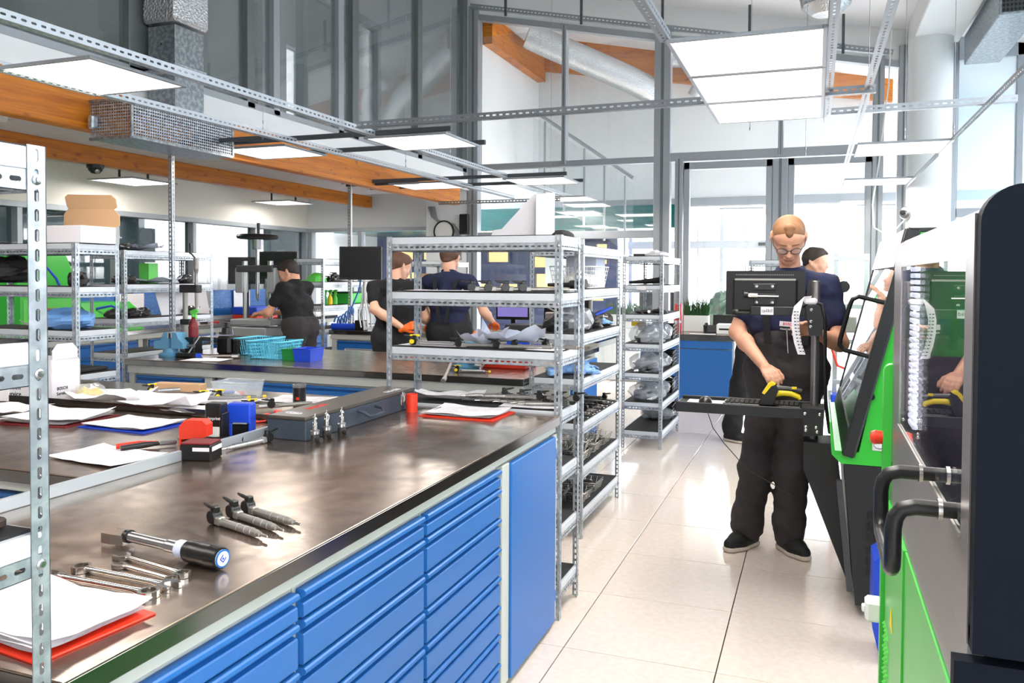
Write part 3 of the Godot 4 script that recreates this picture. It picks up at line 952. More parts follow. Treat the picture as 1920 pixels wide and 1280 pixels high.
# ---------------------------------------------------------------- hanging grid of rails and light panels
func rail(label: String, a: Vector3, b: Vector3, flip := false, mm := "galvanised_light") -> Node3D:
	var t := thing("slotted_rail", label, "rail", "", a)
	var L := a.distance_to(b)
	var m := angle_mesh(L, 0.042, 0.045, 0.0125, 0.0052)
	var d := (b - a).normalized()
	var o := part("rail_angle", m, M[mm], t)
	var up := Vector3.UP
	var nz := d.cross(up).normalized()
	if flip:
		o.basis = Basis(d, -up, d.cross(-up))
	else:
		o.basis = Basis(d, up, nz)
	return t

func light_panel(label: String, x0: float, x1: float, z0: float, z1: float, y: float, energy := 1.25) -> Node3D:
	var t := thing("light_panel", label, "ceiling light", "", V((x0 + x1) * 0.5, y, (z0 + z1) * 0.5))
	var sx := x1 - x0
	var sz := z1 - z0
	var fr := mb()
	var w := 0.018
	for s in [-1.0, 1.0]:
		fr.box(V(s * (sx * 0.5 - w * 0.5), 0.006, 0), V(w, 0.016, sz), 0.002)
		fr.box(V(0, 0.006, s * (sz * 0.5 - w * 0.5)), V(sx - 2 * w, 0.016, w), 0.002)
	part("panel_frame", fr, M.grey_frame, t)
	part("panel_back", mb().box(V(0, 0.012, 0), V(sx - 0.01, 0.006, sz - 0.01)), M.white_plastic, t)
	part("diffuser_light", mb().box(V(0, 0.004, 0), V(sx - 2 * w, 0.006, sz - 2 * w)), M.led_glow, t)
	if x0 < -6.0:
		for s in [-0.2, 0.2]:
			part("hanger", mb().box(V(s, 0.10, 0), V(0.02, 0.18, 0.02), 0.002), M.dark_grey, t)
	var l := AreaLight3D.new()
	l.name = "panel_light"
	l.area_size = Vector2(sx - 0.05, sz - 0.05)
	l.light_energy = energy
	l.light_color = c8(255, 249, 240)
	l.area_range = 14.0
	l.shadow_enabled = true
	l.position = V(0, -0.006, 0)
	l.rotation.x = -PI / 2
	t.add_child(l)
	return t

func wire(label: String, x: float, z: float, y0: float) -> void:
	var t := thing("suspension_wire", label, "wire", "thin wires holding up the light grid", V(x, y0, z))
	var top := ceil_y(x) - y0
	part("strand", mb().tube([V(0, 0.05, 0), V(0, top, 0)], 0.0022, 5), M.steel, t)
	part("turnbuckle", mb().lathe([Vector2(0, 0.0), Vector2(0.006, 0.0), Vector2(0.006, 0.02), Vector2(0.003, 0.025), Vector2(0.003, 0.05), Vector2(0.006, 0.055), Vector2(0.006, 0.075), Vector2(0, 0.08)], 8), M.steel, t)

func light_grid() -> void:
	var y := 2.5
	rail("long slotted rail running above the main bench and past the duct, upper of two", V(-3.05, y, 1.5), V(-2.96, y, -10.5))
	rail("long slotted rail running beside the timber beam, in front of the perforated box", V(-3.74, y - 0.02, 1.5), V(-3.62, y - 0.02, -9.8))
	rail("slotted cross rail from the long rail to the big triple light", V(-2.95, y, -4.87), V(0.29, y, -4.84), false, "rail_steel")
	rail("slotted rail carrying the triple light, on the side of the long benches", V(-0.61, y + 0.02, 2.6), V(-0.61, y + 0.02, -3.6), false, "rail_steel")
	rail("slotted rail carrying the triple light, on the side of the machines", V(0.03, y + 0.02, 2.6), V(0.03, y + 0.02, -5.62), true, "rail_steel")
	rail("slotted rail above the machines ending in the two far lights", V(0.285, y + 0.02, 0.6), V(0.255, y + 0.02, -9.8), false, "rail_steel")
	rail("slotted rail along the facade side of the far lights", V(0.93, y + 0.02, 0.6), V(0.90, y + 0.02, -9.75), true, "galvanised_light")
	rail("slotted cross rail behind the triple light", V(-0.6, y + 0.03, -5.64), V(1.09, y + 0.03, -5.53), false, "galvanised_light")
	rail("short slotted cross rail by the facing wall of the beam end", V(-4.6, 2.418, -9.6), V(-2.95, 2.418, -9.6), false, "rail_steel")
	for z in [-5.22, -5.84, -7.86, -8.48]:
		var t := thing("cross_bar", "dark bar carrying light panels, %s" % {-5.22: "near the perforated box", -5.84: "second from the perforated box", -7.86: "above the two men", -8.48: "just beyond the two men"}[z], "rail", "", V(0, 2.525, z))
		part("bar", mb().box(V(-3.5 if z > -7.0 else -3.65, 0, 0), V(2.2 if z > -7.0 else 2.6, 0.035, 0.03), 0.003), M.rail_dark, t)
	light_panel("square light panel beside the duct, hung between the two long rails", -3.78, -3.13, -3.47, -2.85, y - 0.015)
	light_panel("square light panel in front of the timber beam next to the perforated box", -4.48, -3.84, -5.87, -5.29, y - 0.01)
	light_panel("square light panel at the end of the dark bar over the vise bench", -3.1, -2.44, -5.82, -5.21, y - 0.01)
	light_panel("square light panel at the end of the timber beam", -4.39, -3.74, -8.5, -7.9, y - 0.01)
	light_panel("square light panel over the wide rack with the folded white card", -3.04, -2.38, -8.46, -7.86, y - 0.01)
	light_panel("square light panel close to the lobby screen above the racks", -3.3, -2.7, -10.45, -9.85, y - 0.01)
	for i in 3:
		light_panel("panel of the big triple light over the aisle, %s" % ["the largest one", "the middle one", "the one at the cross rail"][i], -0.62, 0.03, -4.19 - 0.665 * i, -3.535 - 0.665 * i, y, 1.25)
	for i in 3:
		light_panel("panel of the second triple light over the near end of the aisle, %s" % ["first", "second", "third"][i], -0.62, 0.03, -2.62 + 0.665 * i, -1.965 + 0.665 * i, y, 1.25)
	light_panel("square light panel hung between the two long rails beyond the near rack", -3.78, -3.13, -0.9, -0.28, y - 0.015)
	light_panel("square light panel beside the long rail over the near rack", -3.04, -2.4, -0.9, -0.28, y - 0.015)
	light_panel("slim light panel over the green machine, nearer the triple light", 0.28, 0.92, -7.38, -6.7, y)
	light_panel("slim light panel in front of the white column", 0.26, 0.90, -9.72, -9.08, y)
	light_panel("square light panel under the low ceiling above the cardboard box", -7.30, -6.68, -7.25, -6.6, 2.5, 1.1)
	light_panel("square light panel under the low ceiling further along the left wall", -7.30, -6.68, -9.9, -9.3, 2.5, 1.1)
	light_panel("square light panel under the low ceiling beside the rack with the box", -7.30, -6.68, -4.4, -3.8, 2.5, 1.1)
	var lob := [[-3.4, -12.0], [-1.0, -12.2], [0.8, -12.2]]
	for p in lob:
		light_panel("square light panel inside the lobby, %s" % ["by the teal soffit", "above the far shelf rack", "by the white column"][lob.find(p)], p[0] - 0.3, p[0] + 0.3, p[1] - 0.3, p[1] + 0.3, 2.46, 0.6)
	wire("thin steel wire with a turnbuckle holding up the light grid", -3.74, -4.9, y + 0.03)
	for w in [[-3.05, -6.6], [-3.7, -7.0], [-2.98, -9.3], [-0.45, -6.0], [0.27, -5.2], [-0.1, -7.4], [0.92, -6.7], [0.6, -6.72]]:
		wire("thin steel wire with a turnbuckle holding up the light grid", w[0], w[1], y + 0.03)
	# vertical slotted posts hung under the grid
	for q in [[-4.66, -4.99, 0.0, "slotted post rising between the vise bench and the lengthwise rack"], [-4.88, -7.92, 0.9, "slotted post rising behind the hanging monitor"]]:
		var t := thing("slotted_post", q[3], "post", "", V(q[0], q[2], q[1]))
		var L: float = 2.5 - q[2]
		var o := part("post_angle", angle_mesh(L, 0.032, 0.034, 0.011, 0.0045), M.rail_steel, t)
		o.basis = Basis(Vector3(0, 0, 1), PI / 2)
		if q[2] > 0.5:
			part("conduit", mb().tube([V(0.02, 0, 0.01), V(0.02, L, 0.01)], 0.009, 8), M.white_plastic, t)
		part("arm", mb().box(V(0.4, L, 0), V(0.9, 0.03, 0.03), 0.003), M.rail_dark, t)

func services() -> void:
	# perforated outlet box and its duct
	var t := thing("air_outlet_box", "perforated grey metal air outlet in front of the timber beam", "air outlet", "", V(-4.38, 2.52, -4.64))
	var hx := 0.18; var hy := 0.125; var hz := 0.49
	var s := mb()
	s.box(V(0, -hy, 0), V(hx * 2, 0.006, hz * 2), 0.002).box(V(0, hy, 0), V(hx * 2, 0.006, hz * 2), 0.002).box(V(0, 0, -hz), V(hx * 2, hy * 2, 0.006))
	for k in [-1.0, 1.0]:
		s.box(V(hx, 0, k * hz), V(0.02, hy * 2, 0.02), 0.002)
		s.box(V(hx, k * hy, 0), V(0.02, 0.02, hz * 2), 0.002)
		s.box(V(0, k * hy, hz), V(hx * 2, 0.02, 0.02), 0.002)
	part("casing", s, M.duct_steel, t)
	var pf := mb()
	var rows := 11
	for r in rows:
		var yy := -hy + 0.012 + r * (2 * hy - 0.024) / rows
		var W: float = (2 * hy - 0.024) / rows
		pf.at(V(hx + 0.004, yy, hz - 0.01), V(0, PI / 2, 0)).slotted(hz * 2 - 0.02, W, W, 0.0068, 0.0066, 0.001)
		pf.at(V(-hx + 0.01, yy, hz + 0.004)).slotted(hx * 2 - 0.02, W, W, 0.0068, 0.0066, 0.001)
	part("perforated_sheet", pf, M.galvanised, t)
	part("bracket", mb().box(V(-0.12, -0.02, hz + 0.03), V(0.05, 0.09, 0.05), 0.01), M.galvanised, t)
	var d := thing("air_duct", "square galvanised duct with foil wrap rising from the perforated box", "duct", "", V(-4.43, 2.65, -4.80))
	part("duct_shaft", mb().box(V(0, 0.32, 0), V(0.25, 0.62, 0.29), 0.004), M.duct_steel, d)
	part("flange", mb().box(V(0, 0.30, 0), V(0.28, 0.035, 0.32), 0.004), M.galvanised, d)
	part("flange", mb().box(V(0, 0.345, 0), V(0.28, 0.02, 0.32), 0.004), M.galvanised, d)
	part("foil_wrap", mb().box(V(0, 1.7, 0), V(0.31, 2.1, 0.35), 0.02), M.foil, d)
	part("bolt", cache["bolt"], M.black_plastic, d, V(0.0, 0.5, 0.146), V(PI / 2, 0, 0))
	# dome camera under the second beam
	var dc := thing("dome_camera", "black dome camera under the timber beam", "camera", "", V(-6.42, 2.53, -5.9))
	part("housing", mb().lathe([Vector2(0.0, -0.085), Vector2(0.035, -0.08), Vector2(0.06, -0.055), Vector2(0.068, -0.03), Vector2(0.075, -0.03), Vector2(0.08, 0.0), Vector2(0.0, 0.0)], 20), M.black_plastic, dc)
	part("lens", mb().lathe([Vector2(0.0, 0.0), Vector2(0.022, 0.0), Vector2(0.018, 0.012), Vector2(0.0, 0.016)], 14), M.steel, dc, V(0.045, -0.062, 0.02), V(PI * 0.65, 0, -0.7))
	for x in [-5.7, -5.2]:
		var sp := thing("spotlight", "small white spotlight under the low ceiling, %s" % ("nearer the dome camera" if x < -5.5 else "further from the dome camera"), "spotlight", "", V(x, 2.69, -4.4))
		part("can", mb().lathe([Vector2(0, -0.06), Vector2(0.035, -0.06), Vector2(0.04, 0.0), Vector2(0, 0.0)], 14), M.white_plastic, sp)
	# corner camera by the column
	var cc := thing("wall_camera", "round grey camera on the white column with looping cable", "camera", "", V(0.93, 2.2, -9.86))
	part("housing", mb().at(Vector3.ZERO, V(PI / 2, 0, 0.5)).lathe([Vector2(0, 0), Vector2(0.07, 0.0), Vector2(0.075, 0.05), Vector2(0.06, 0.09), Vector2(0.035, 0.1), Vector2(0.03, 0.13), Vector2(0, 0.13)], 18), M.steel, cc)
	part("lens", mb().at(V(-0.06, 0, 0.115), V(PI / 2, 0, 0.5)).lathe([Vector2(0, 0), Vector2(0.03, 0.0), Vector2(0.028, 0.02), Vector2(0, 0.022)], 14), M.black_plastic, cc)
	part("cable", mb().tube([V(-0.02, -0.05, 0.02), V(-0.12, -0.17, 0.02), V(-0.25, -0.21, 0.02), V(-0.34, -0.15, 0.02), V(-0.36, 0.1, 0.02), V(-0.3, 0.6, 0.02), V(-0.22, 1.4, 0.02), V(-0.2, 2.0, 0.02)], 0.009, 6), M.white_plastic, cc)
	# cable tray under the roof
	var ct := thing("cable_tray", "slotted steel cable tray under the sloping ceiling", "cable tray", "", Vector3.ZERO)
	var a := V(-4.3, 5.0, -9.9)
	var b := V(0.75, 3.94, -9.9)
	var o := part("tray_angle", angle_mesh(a.distance_to(b), 0.06, 0.05, 0.014, 0.008), M.rail_steel, ct, a)
	var dd := (b - a).normalized()
	o.basis = Basis(dd, V(0, 1, 0).cross(dd).cross(dd) * -1.0, dd.cross(V(0, 1, 0).cross(dd).cross(dd) * -1.0))
	for k in 5:
		var pp := a.lerp(b, 0.1 + 0.2 * k)
		part("hanger", mb().box(V(0, 0.17, 0), V(0.03, 0.44, 0.03), 0.003), M.rail_dark, ct, pp)
	# spiral ducts
	var sd := thing("spiral_duct", "round silver foil duct high behind the glass screen", "duct", "", V(-2.9, 4.35, -12.5))
	part("duct_shell", mb().tube([V(-1.2, 0.75, 0.9), V(0.2, 0.15, 0.1), V(0.62, -0.05, -0.3)], 0.2, 20), M.foil, sd)
	var s2 := thing("spiral_duct", "curved silver foil duct elbow beside the timber beam behind glass", "duct", "", V(-2.0, 4.4, -12.9))
	part("duct_shell", mb().tube([V(-0.25, 0.45, 0.2), V(0.05, 0.42, 0.15), V(0.22, 0.28, 0.1), V(0.28, 0.05, 0.05), V(0.2, -0.1, 0.0)], 0.12, 16), M.foil, s2)
	var s3 := thing("spiral_duct", "silver round duct end under the ceiling beside the triple light", "duct", "", V(0.05, 4.1, -8.3))
	part("duct_shell", mb().lathe([Vector2(0, -0.16), Vector2(0.12, -0.13), Vector2(0.22, -0.05), Vector2(0.24, 0.05), Vector2(0.24, 0.30), Vector2(0, 0.30)], 24), M.foil, s3)
	rail("short slotted rail below the silver round duct end", V(-0.25, 4.08, -7.9), V(0.5, 4.08, -7.9), false, "rail_steel")
	# air unit at the facade
	var au := thing("air_unit", "grey ceiling air unit with a dark grille by the facade", "air unit", "", V(1.63, 3.95, -9.1))
	part("casing", mb().box(V(0, 0, 0), V(0.34, 0.32, 1.8), 0.008), M.duct_steel, au)
	var gr := mb()
	for k in 7:
		gr.at(V(-0.15, -0.14 + k * 0.04, 0.903)).slotted(0.30, 0.04, 0.03, 0.011, 0.015, 0.002)
	part("grille", gr, M.dark_grey, au)
	part("grille_back", mb().box(V(0, 0, 0.9), V(0.30, 0.28, 0.004)), M.black_matte, au)
	# stair railing behind the glass
	var sr := thing("stair_railing", "grey stair railing with slender posts behind the glass screen", "railing", "", V(0, 0, 0))
	part("handrail", mb().tube([V(-4.2, 4.1, -12.2), V(-2.6, 2.98, -12.2)], 0.028, 10), M.grey_frame, sr)
	for k in 5:
		var f := 0.12 + 0.2 * k
		var hp := V(-4.2, 4.1, -12.2).lerp(V(-2.6, 2.98, -12.2), f)
		part("baluster", mb().box(V(0, -0.65, 0), V(0.03, 1.2, 0.03), 0.003), M.grey_frame, sr, hp)
	part("pane", mb().prism(PackedVector2Array([Vector2(-4.2, 2.9), Vector2(-2.6, 1.8), Vector2(-2.6, 2.9), Vector2(-4.2, 4.0)]), -12.205, -12.195), M.pane, sr)
	# pipes at the end of the beam
	var pp2 := thing("cable_bundle", "grey bundle of conduits bending down at the end of the timber beam", "cables", "", V(-4.75, 2.42, -10.56))
	for k in 4:
		part("conduit", mb().tube([V(-0.45 + 0.03 * k, 0.06, 0.03), V(-0.4 + 0.03 * k, -0.08 - 0.02 * k, 0.03), V(-0.25, -0.16 - 0.02 * k, 0.03), V(-0.05 - 0.02 * k, -0.2 - 0.03 * k, 0.03), V(0.04 - 0.03 * k, -0.32, 0.03), V(0.06 - 0.03 * k, -0.7, 0.03)], 0.014, 8), M.grey_plastic, pp2)
	part("junction_box", mb().box(V(0.12, -0.2, 0.05), V(0.13, 0.28, 0.08), 0.006), M.black_plastic, pp2)
	var wc := thing("wall_clock", "round black-rimmed wall clock just above the wide rack", "clock", "", V(-4.95, 2.12, -10.53))
	part("rim", mb().at(Vector3.ZERO, V(PI / 2, 0, 0)).lathe([Vector2(0, 0), Vector2(0.16, 0), Vector2(0.16, 0.03), Vector2(0.14, 0.03), Vector2(0.14, 0.02), Vector2(0, 0.02)], 28), M.black_plastic, wc)
	part("dial", mb().at(V(0, 0, 0.0205), V(PI / 2, 0, 0)).lathe([Vector2(0, 0), Vector2(0.139, 0), Vector2(0.139, 0.002), Vector2(0, 0.002)], 28), M.white_plastic, wc)

# ---------------------------------------------------------------- machines on the right
func rounded(x0: float, y0: float, x1: float, y1: float, r: Array, seg := 6) -> PackedVector2Array:   # r: radii of corners bottom-left, bottom-right, top-right, top-left
	var p := PackedVector2Array()
	var cs := [[x0, y0, 1.0, 1.0, PI], [x1, y0, -1.0, 1.0, PI * 1.5], [x1, y1, -1.0, -1.0, 0.0], [x0, y1, 1.0, -1.0, PI * 0.5]]
	for i in 4:
		var q: Array = cs[i]
		var rr: float = r[i]
		if rr <= 0.0:
			p.append(Vector2(q[0], q[1]))
			continue
		var c := Vector2(q[0] + q[2] * rr, q[1] + q[3] * rr)
		for k in seg + 1:
			var a: float = q[4] + PI * 0.5 * k / seg
			p.append(c + Vector2(cos(a), sin(a)) * rr)
	return p

func machine_near() -> void:
	var t := thing("test_bench", "large black and steel injector test machine with a dark window and green lower panel", "machine", "", V(0.2, 0, -1.82))
	# local: front faces -X at x = 0; z from +0.60 (end beside the viewer) to -0.61
	var side := mb().prism(rounded(0.0, 1.0, 1.05, 1.618, [0.0, 0.0, 0.05, 0.05], 8), 0.575, 0.61)
	part("side_panel", side, M.navy_panel, t)
	part("side_panel_low", mb().prism(PackedVector2Array([Vector2(-0.02, 0.06), Vector2(1.05, 0.06), Vector2(1.05, 1.02), Vector2(0.16, 1.02), Vector2(0.10, 0.985), Vector2(-0.02, 0.985)]), 0.575, 0.602), M.navy_panel, t)
	part("side_panel_far", mb().prism(rounded(0.0, 0.06, 1.05, 1.605, [0.0, 0.0, 0.05, 0.05], 8), -0.62, -0.60), M.navy_panel, t)
	part("roof", mb().box(V(0.55, 1.602, 0), V(1.0, 0.012, 1.18), 0.003), M.brushed_steel, t)
	part("top_bend", mb().prism(PackedVector2Array([Vector2(0.0, 1.553), Vector2(0.006, 1.575), Vector2(0.022, 1.595), Vector2(0.05, 1.606), Vector2(0.05, 1.600), Vector2(0.026, 1.59), Vector2(0.011, 1.573), Vector2(0.006, 1.553)]), -0.6, 0.575), M.brushed_steel, t)
	# door: steel frame round the window (z, y plane)
	var fr := mb()
	fr.box(V(0.004, 1.553, -0.012), V(0.012, 0.06, 1.18))            # head strip
	fr.box(V(0.004, 1.065, -0.012), V(0.012, 0.13, 1.18))
	fr.box(V(0.004, 1.3265, 0.545), V(0.012, 0.393, 0.065))
	fr.box(V(0.004, 1.3265, -0.51), V(0.012, 0.393, 0.18))
	var door := part("door", fr, M.brushed_steel, t)
	part("window", mb().box(V(0.002, 1.3265, 0.046), V(0.005, 0.393, 0.935)), M.machine_glass, door)
	part("window_seal", mb().box(V(-0.003, 1.129, 0.046), V(0.004, 0.006, 0.935)), M.dark_steel, door)
	# inside
	part("chamber_back", mb().box(V(0.5, 1.3, 0), V(0.01, 0.6, 1.18)), M.green_paint, t)
	part("chamber_end", mb().box(V(0.26, 1.42, -0.592), V(0.5, 0.26, 0.01)), M.green_paint, t)
	part("chamber_end_low", mb().box(V(0.26, 1.16, -0.592), V(0.5, 0.26, 0.01)), M.purple_dark, t)
	part("chamber_floor", mb().box(V(0.25, 1.02, 0), V(0.5, 0.02, 1.18)), M.black_powder, t)
	var strip := mb()
	for k in 26:
		strip.box(V(0.022, 1.145 + 0.0155 * k, -0.345), V(0.012, 0.011, 0.10), 0.002)
	part("lamp_strip_light", strip, M.strip_glow, t)
	var l := AreaLight3D.new()
	l.name = "strip_light"
	l.area_size = Vector2(0.1, 0.4)
	l.light_energy = 0.25
	l.light_color = c8(236, 238, 255)
	l.shadow_enabled = true
	l.position = V(0.035, 1.34, -0.345)
	l.rotation.y = -PI / 2
	t.add_child(l)
	# lower front: steel ledge, green panels
	part("ledge", mb().prism(PackedVector2Array([Vector2(0.0, 0.998), Vector2(0.02, 0.998), Vector2(0.02, 0.895), Vector2(-0.004, 0.895)]), -0.60, 0.575), M.brushed_steel, t)
	part("front_panel", mb().prism(PackedVector2Array([Vector2(-0.008, 0.05), Vector2(0.01, 0.05), Vector2(0.01, 0.893), Vector2(-0.008, 0.893)]), -0.152, 0.575), M.green_paint, t)
	part("front_panel", mb().prism(PackedVector2Array([Vector2(-0.012, 0.05), Vector2(0.01, 0.05), Vector2(0.01, 0.893), Vector2(-0.012, 0.893)]), -0.60, -0.158), M.green_paint, t)
	var st := mb()
	for i in 5:
		for j in 16:
			st.at(V(-0.012, 0.56 - 0.031 * j, -0.585 + 0.026 * i + (0.013 if j % 2 else 0.0)), V(0, 0, PI / 2)).lathe([Vector2(0.009, 0.0), Vector2(0.0, 0.008)], 6)
	var sp := part("studded_strip", st, M.green_bright, t)
	sp.set_meta("kind", "stuff")
	part("warning_sign", mb().prism(PackedVector2Array([Vector2(-0.03, 0.0), Vector2(0.03, 0.0), Vector2(0.0, 0.052)]), -0.0008, 0.0008), M.yellow_plastic, t, V(-0.0135, 0.62, -0.40), V(0, -PI / 2, 0))
	part("emergency_button", mb().lathe([Vector2(0, 0), Vector2(0.018, 0.0), Vector2(0.02, 0.02), Vector2(0.016, 0.03), Vector2(0, 0.033)], 16), M.red_plastic, t, V(-0.022, 1.055, -0.64), V(0, 0, PI / 2))
	part("corner_cover", mb().prism(rounded(-0.022, 0.05, 0.0, 1.26, [0.0, 0.0, 0.0, 0.02], 4), -0.66, -0.622), M.green_paint, t)
	# bail handle
	var ya := 1.15
	var yb := 1.045
	var za := 0.22
	var zb := 0.46
	var xo := -0.085
	var h := part("handle", mb().tube([V(0.0, ya, za), V(xo + 0.03, ya, za), V(xo + 0.012, ya - 0.005, za), V(xo + 0.003, ya - 0.018, za), V(xo, ya - 0.035, za), V(xo, yb + 0.03, za), V(xo, yb + 0.01, za + 0.006), V(xo, yb, za + 0.024), V(xo, yb, zb - 0.024), V(xo, yb + 0.01, zb - 0.006), V(xo, yb + 0.03, zb), V(xo, ya - 0.035, zb), V(xo + 0.003, ya - 0.018, zb), V(xo + 0.012, ya - 0.005, zb), V(xo + 0.03, ya, zb), V(0.0, ya, zb)], 0.0125, 12), M.black_plastic, t)
	for z in [za, zb]:
		part("collar", mb().at(V(-0.022, ya, z), V(0, 0, PI / 2)).lathe([Vector2(0.0145, -0.003), Vector2(0.016, -0.003), Vector2(0.016, 0.003), Vector2(0.0145, 0.003)], 14), M.chrome, h)

func machine_far() -> void:
	var t := thing("test_bench", "green test machine with a slanted black-framed window door", "machine", "", V(0.1, 0, -3.85))
	# local: near side face at z = 0, body runs to z = -1.5; x to the right
	var D := -1.5
	part("base", mb().prism(PackedVector2Array([Vector2(0.027, 0.677), Vector2(0.08, 0.06), Vector2(1.0, 0.06), Vector2(1.0, 0.677)]), D, 0.0), M.black_powder, t)
	var gp := PackedVector2Array([Vector2(-0.022, 0.715), Vector2(0.012, 0.68), Vector2(1.0, 0.68), Vector2(1.0, 1.69), Vector2(0.262, 1.69), Vector2(0.238, 1.56), Vector2(0.205, 1.35), Vector2(0.175, 1.2), Vector2(0.14, 1.02), Vector2(0.11, 0.86), Vector2(0.085, 0.735)])
	part("side_panel", mb().prism(gp, -0.025, 0.004), M.green_paint, t)
	part("side_panel", mb().prism(gp, D, D + 0.025), M.green_paint, t)
	part("sill_tray", mb().prism(PackedVector2Array([Vector2(-0.025, 0.715), Vector2(0.1, 0.715), Vector2(0.1, 0.735), Vector2(-0.012, 0.735), Vector2(-0.03, 0.86), Vector2(-0.036, 0.86)]), D, 0.0), M.green_paint, t)
	part("roof", mb().box(V(0.65, 1.70, D * 0.5), V(0.78, 0.02, -D), 0.004), M.black_powder, t)
	part("back_panel", mb().box(V(0.98, 1.18, D * 0.5), V(0.02, 1.0, -D - 0.02)), M.green_paint, t)
	part("chamber_floor", mb().box(V(0.5, 0.70, D * 0.5), V(0.9, 0.02, -D - 0.05)), M.black_powder, t)
	# slanted door in its own frame
	var b := Vector2(0.013, 0.723)
	var u := Vector2(0.258, 1.712)
	var dir := (u - b).normalized()
	var nrm := Vector2(-dir.y, dir.x)     # points to the aisle and up
	var L := (u - b).length()
	var th := 0.055
	var dn := Node3D.new()
	var fr := mb()
	# in door axes: X along the slant, Y out of the door, Z along the machine
	fr.box(V(L * 0.5, -th * 0.5, 0.01), V(L, th, 0.05), 0.008)
	fr.box(V(L * 0.5, -th * 0.5, D - 0.01), V(L, th, 0.05), 0.008)
	fr.box(V(0.06, -th * 0.5, D * 0.5), V(0.12, th, -D), 0.006)
	fr.box(V(L - 0.05, -th * 0.5, D * 0.5), V(0.10, th, -D), 0.006)
	var door := part("door", fr, M.black_powder, t, V(b.x, b.y, 0))
	door.basis = Basis(V(dir.x, dir.y, 0), V(nrm.x, nrm.y, 0), V(0, 0, 1))
	dn.free()
	part("door_skin", mb().box(V(L - 0.09, 0.002, D * 0.5), V(0.17, 0.005, -D - 0.04), 0.002), M.brushed_steel, door)
	part("window", mb().box(V(L * 0.5 - 0.02, -0.008, D * 0.5), V(L - 0.22, 0.006, -D - 0.06)), M.machine_glass, door)
	part("handle", mb().tube([V(0.40, -0.005, -0.62), V(0.40, 0.075, -0.62), V(0.42, 0.10, -0.62), V(0.45, 0.105, -0.62), V(0.63, 0.105, -0.62), V(0.66, 0.10, -0.62), V(0.68, 0.075, -0.62), V(0.68, -0.005, -0.62)], 0.012, 10), M.black_plastic, door)
	# side fittings
	part("knob", mb().lathe([Vector2(0, 0), Vector2(0.014, 0), Vector2(0.016, 0.012), Vector2(0.012, 0.02), Vector2(0, 0.02)], 16), M.black_plastic, t, V(0.13, 0.982, 0.004), V(PI / 2, 0, 0))
	part("socket_plate", mb().box(V(0.165, 0.78, 0.007), V(0.055, 0.065, 0.008), 0.005), M.white_plastic, t)
	part("socket", mb().at(V(0.165, 0.78, 0.012), V(PI / 2, 0, 0)).lathe([Vector2(0.023, -0.004), Vector2(0.023, 0.003), Vector2(0.022, 0.003), Vector2(0.021, -0.002), Vector2(0, -0.002)], 20), M.black_matte, t)
	part("side_bar", mb().prism(PackedVector2Array([Vector2(-0.005, 0.60), Vector2(0.02, 0.60), Vector2(0.07, 0.12), Vector2(0.045, 0.12)]), -0.04, 0.012), M.dark_grey, t)
	var vents := mb()
	for j in 6:
		for i in 5:
			vents.box(V(0.125 + i * 0.011, 0.46 - j * 0.05 + (i % 2) * 0.006, 0.001), V(0.006, 0.03, 0.004))
	var vo := part("vent_slots", vents, M.black_matte, t)
	vo.set_meta("kind", "stuff")
	for z in [-0.12, D + 0.12]:
		part("foot", mb().lathe([Vector2(0, 0), Vector2(0.04, 0), Vector2(0.042, 0.014), Vector2(0.03, 0.03), Vector2(0.011, 0.036), Vector2(0.011, 0.07), Vector2(0, 0.07)], 18), M.chrome, t, V(0.15, 0, z))
		part("foot", mb().lathe([Vector2(0, 0), Vector2(0.04, 0), Vector2(0.042, 0.014), Vector2(0.03, 0.03), Vector2(0.011, 0.036), Vector2(0.011, 0.07), Vector2(0, 0.07)], 18), M.chrome, t, V(0.9, 0, z))
	# bracket carrying the pole, monitor arm and keyboard tray
	part("pole_bracket", mb().prism(PackedVector2Array([Vector2(-0.145, 0.725), Vector2(0.0, 0.725), Vector2(0.075, 0.06), Vector2(0.05, 0.10), Vector2(-0.145, 0.60)]), -0.42, -0.20), M.black_powder, t)
	part("pole", mb().lathe([Vector2(0, 0.72), Vector2(0.019, 0.72), Vector2(0.019, 1.478), Vector2(0.017, 1.48), Vector2(0, 1.48)], 20), M.brushed_steel, t, V(-0.10, 0, -0.30))
	var tray := part("keyboard_tray", mb().box(V(-0.42, 0.862, -0.30), V(0.63, 0.012, 0.22), 0.002).box(V(-0.41, 0.86, -0.185), V(0.66, 0.05, 0.012), 0.003).box(V(-0.41, 0.86, -0.415), V(0.66, 0.05, 0.012), 0.003).box(V(-0.74, 0.855, -0.30), V(0.02, 0.035, 0.2), 0.006), M.black_powder, t)
	part("tray_clamp", mb().prism(PackedVector2Array([Vector2(-0.155, 0.885), Vector2(-0.055, 0.885), Vector2(-0.06, 0.765), Vector2(-0.145, 0.755)]), -0.36, -0.178), M.black_powder, tray)
	for q in [[-0.14, 0.862], [-0.075, 0.862], [-0.135, 0.80], [-0.09, 0.80], [-0.135, 0.785], [-0.085, 0.78]]:
		part("bolt", cache["bolt"], M.chrome, tray, V(q[0], q[1], -0.177), V(PI / 2, 0, 0))
	part("arm_bracket", mb().prism(PackedVector2Array([Vector2(-0.145, 1.365), Vector2(-0.065, 1.365), Vector2(-0.068, 1.222), Vector2(-0.128, 1.222)]), -0.37, -0.235), M.black_powder, t)
	for q in [[-0.12, 1.345], [-0.12, 1.29], [-0.122, 1.265]]:
		part("bolt", cache["bolt"], M.chrome, t, V(q[0], q[1], -0.234), V(PI / 2, 0, 0))
	part("monitor_arm", mb().box(V(-0.27, 1.335, -0.25), V(0.25, 0.042, 0.025), 0.003), M.black_powder, t)
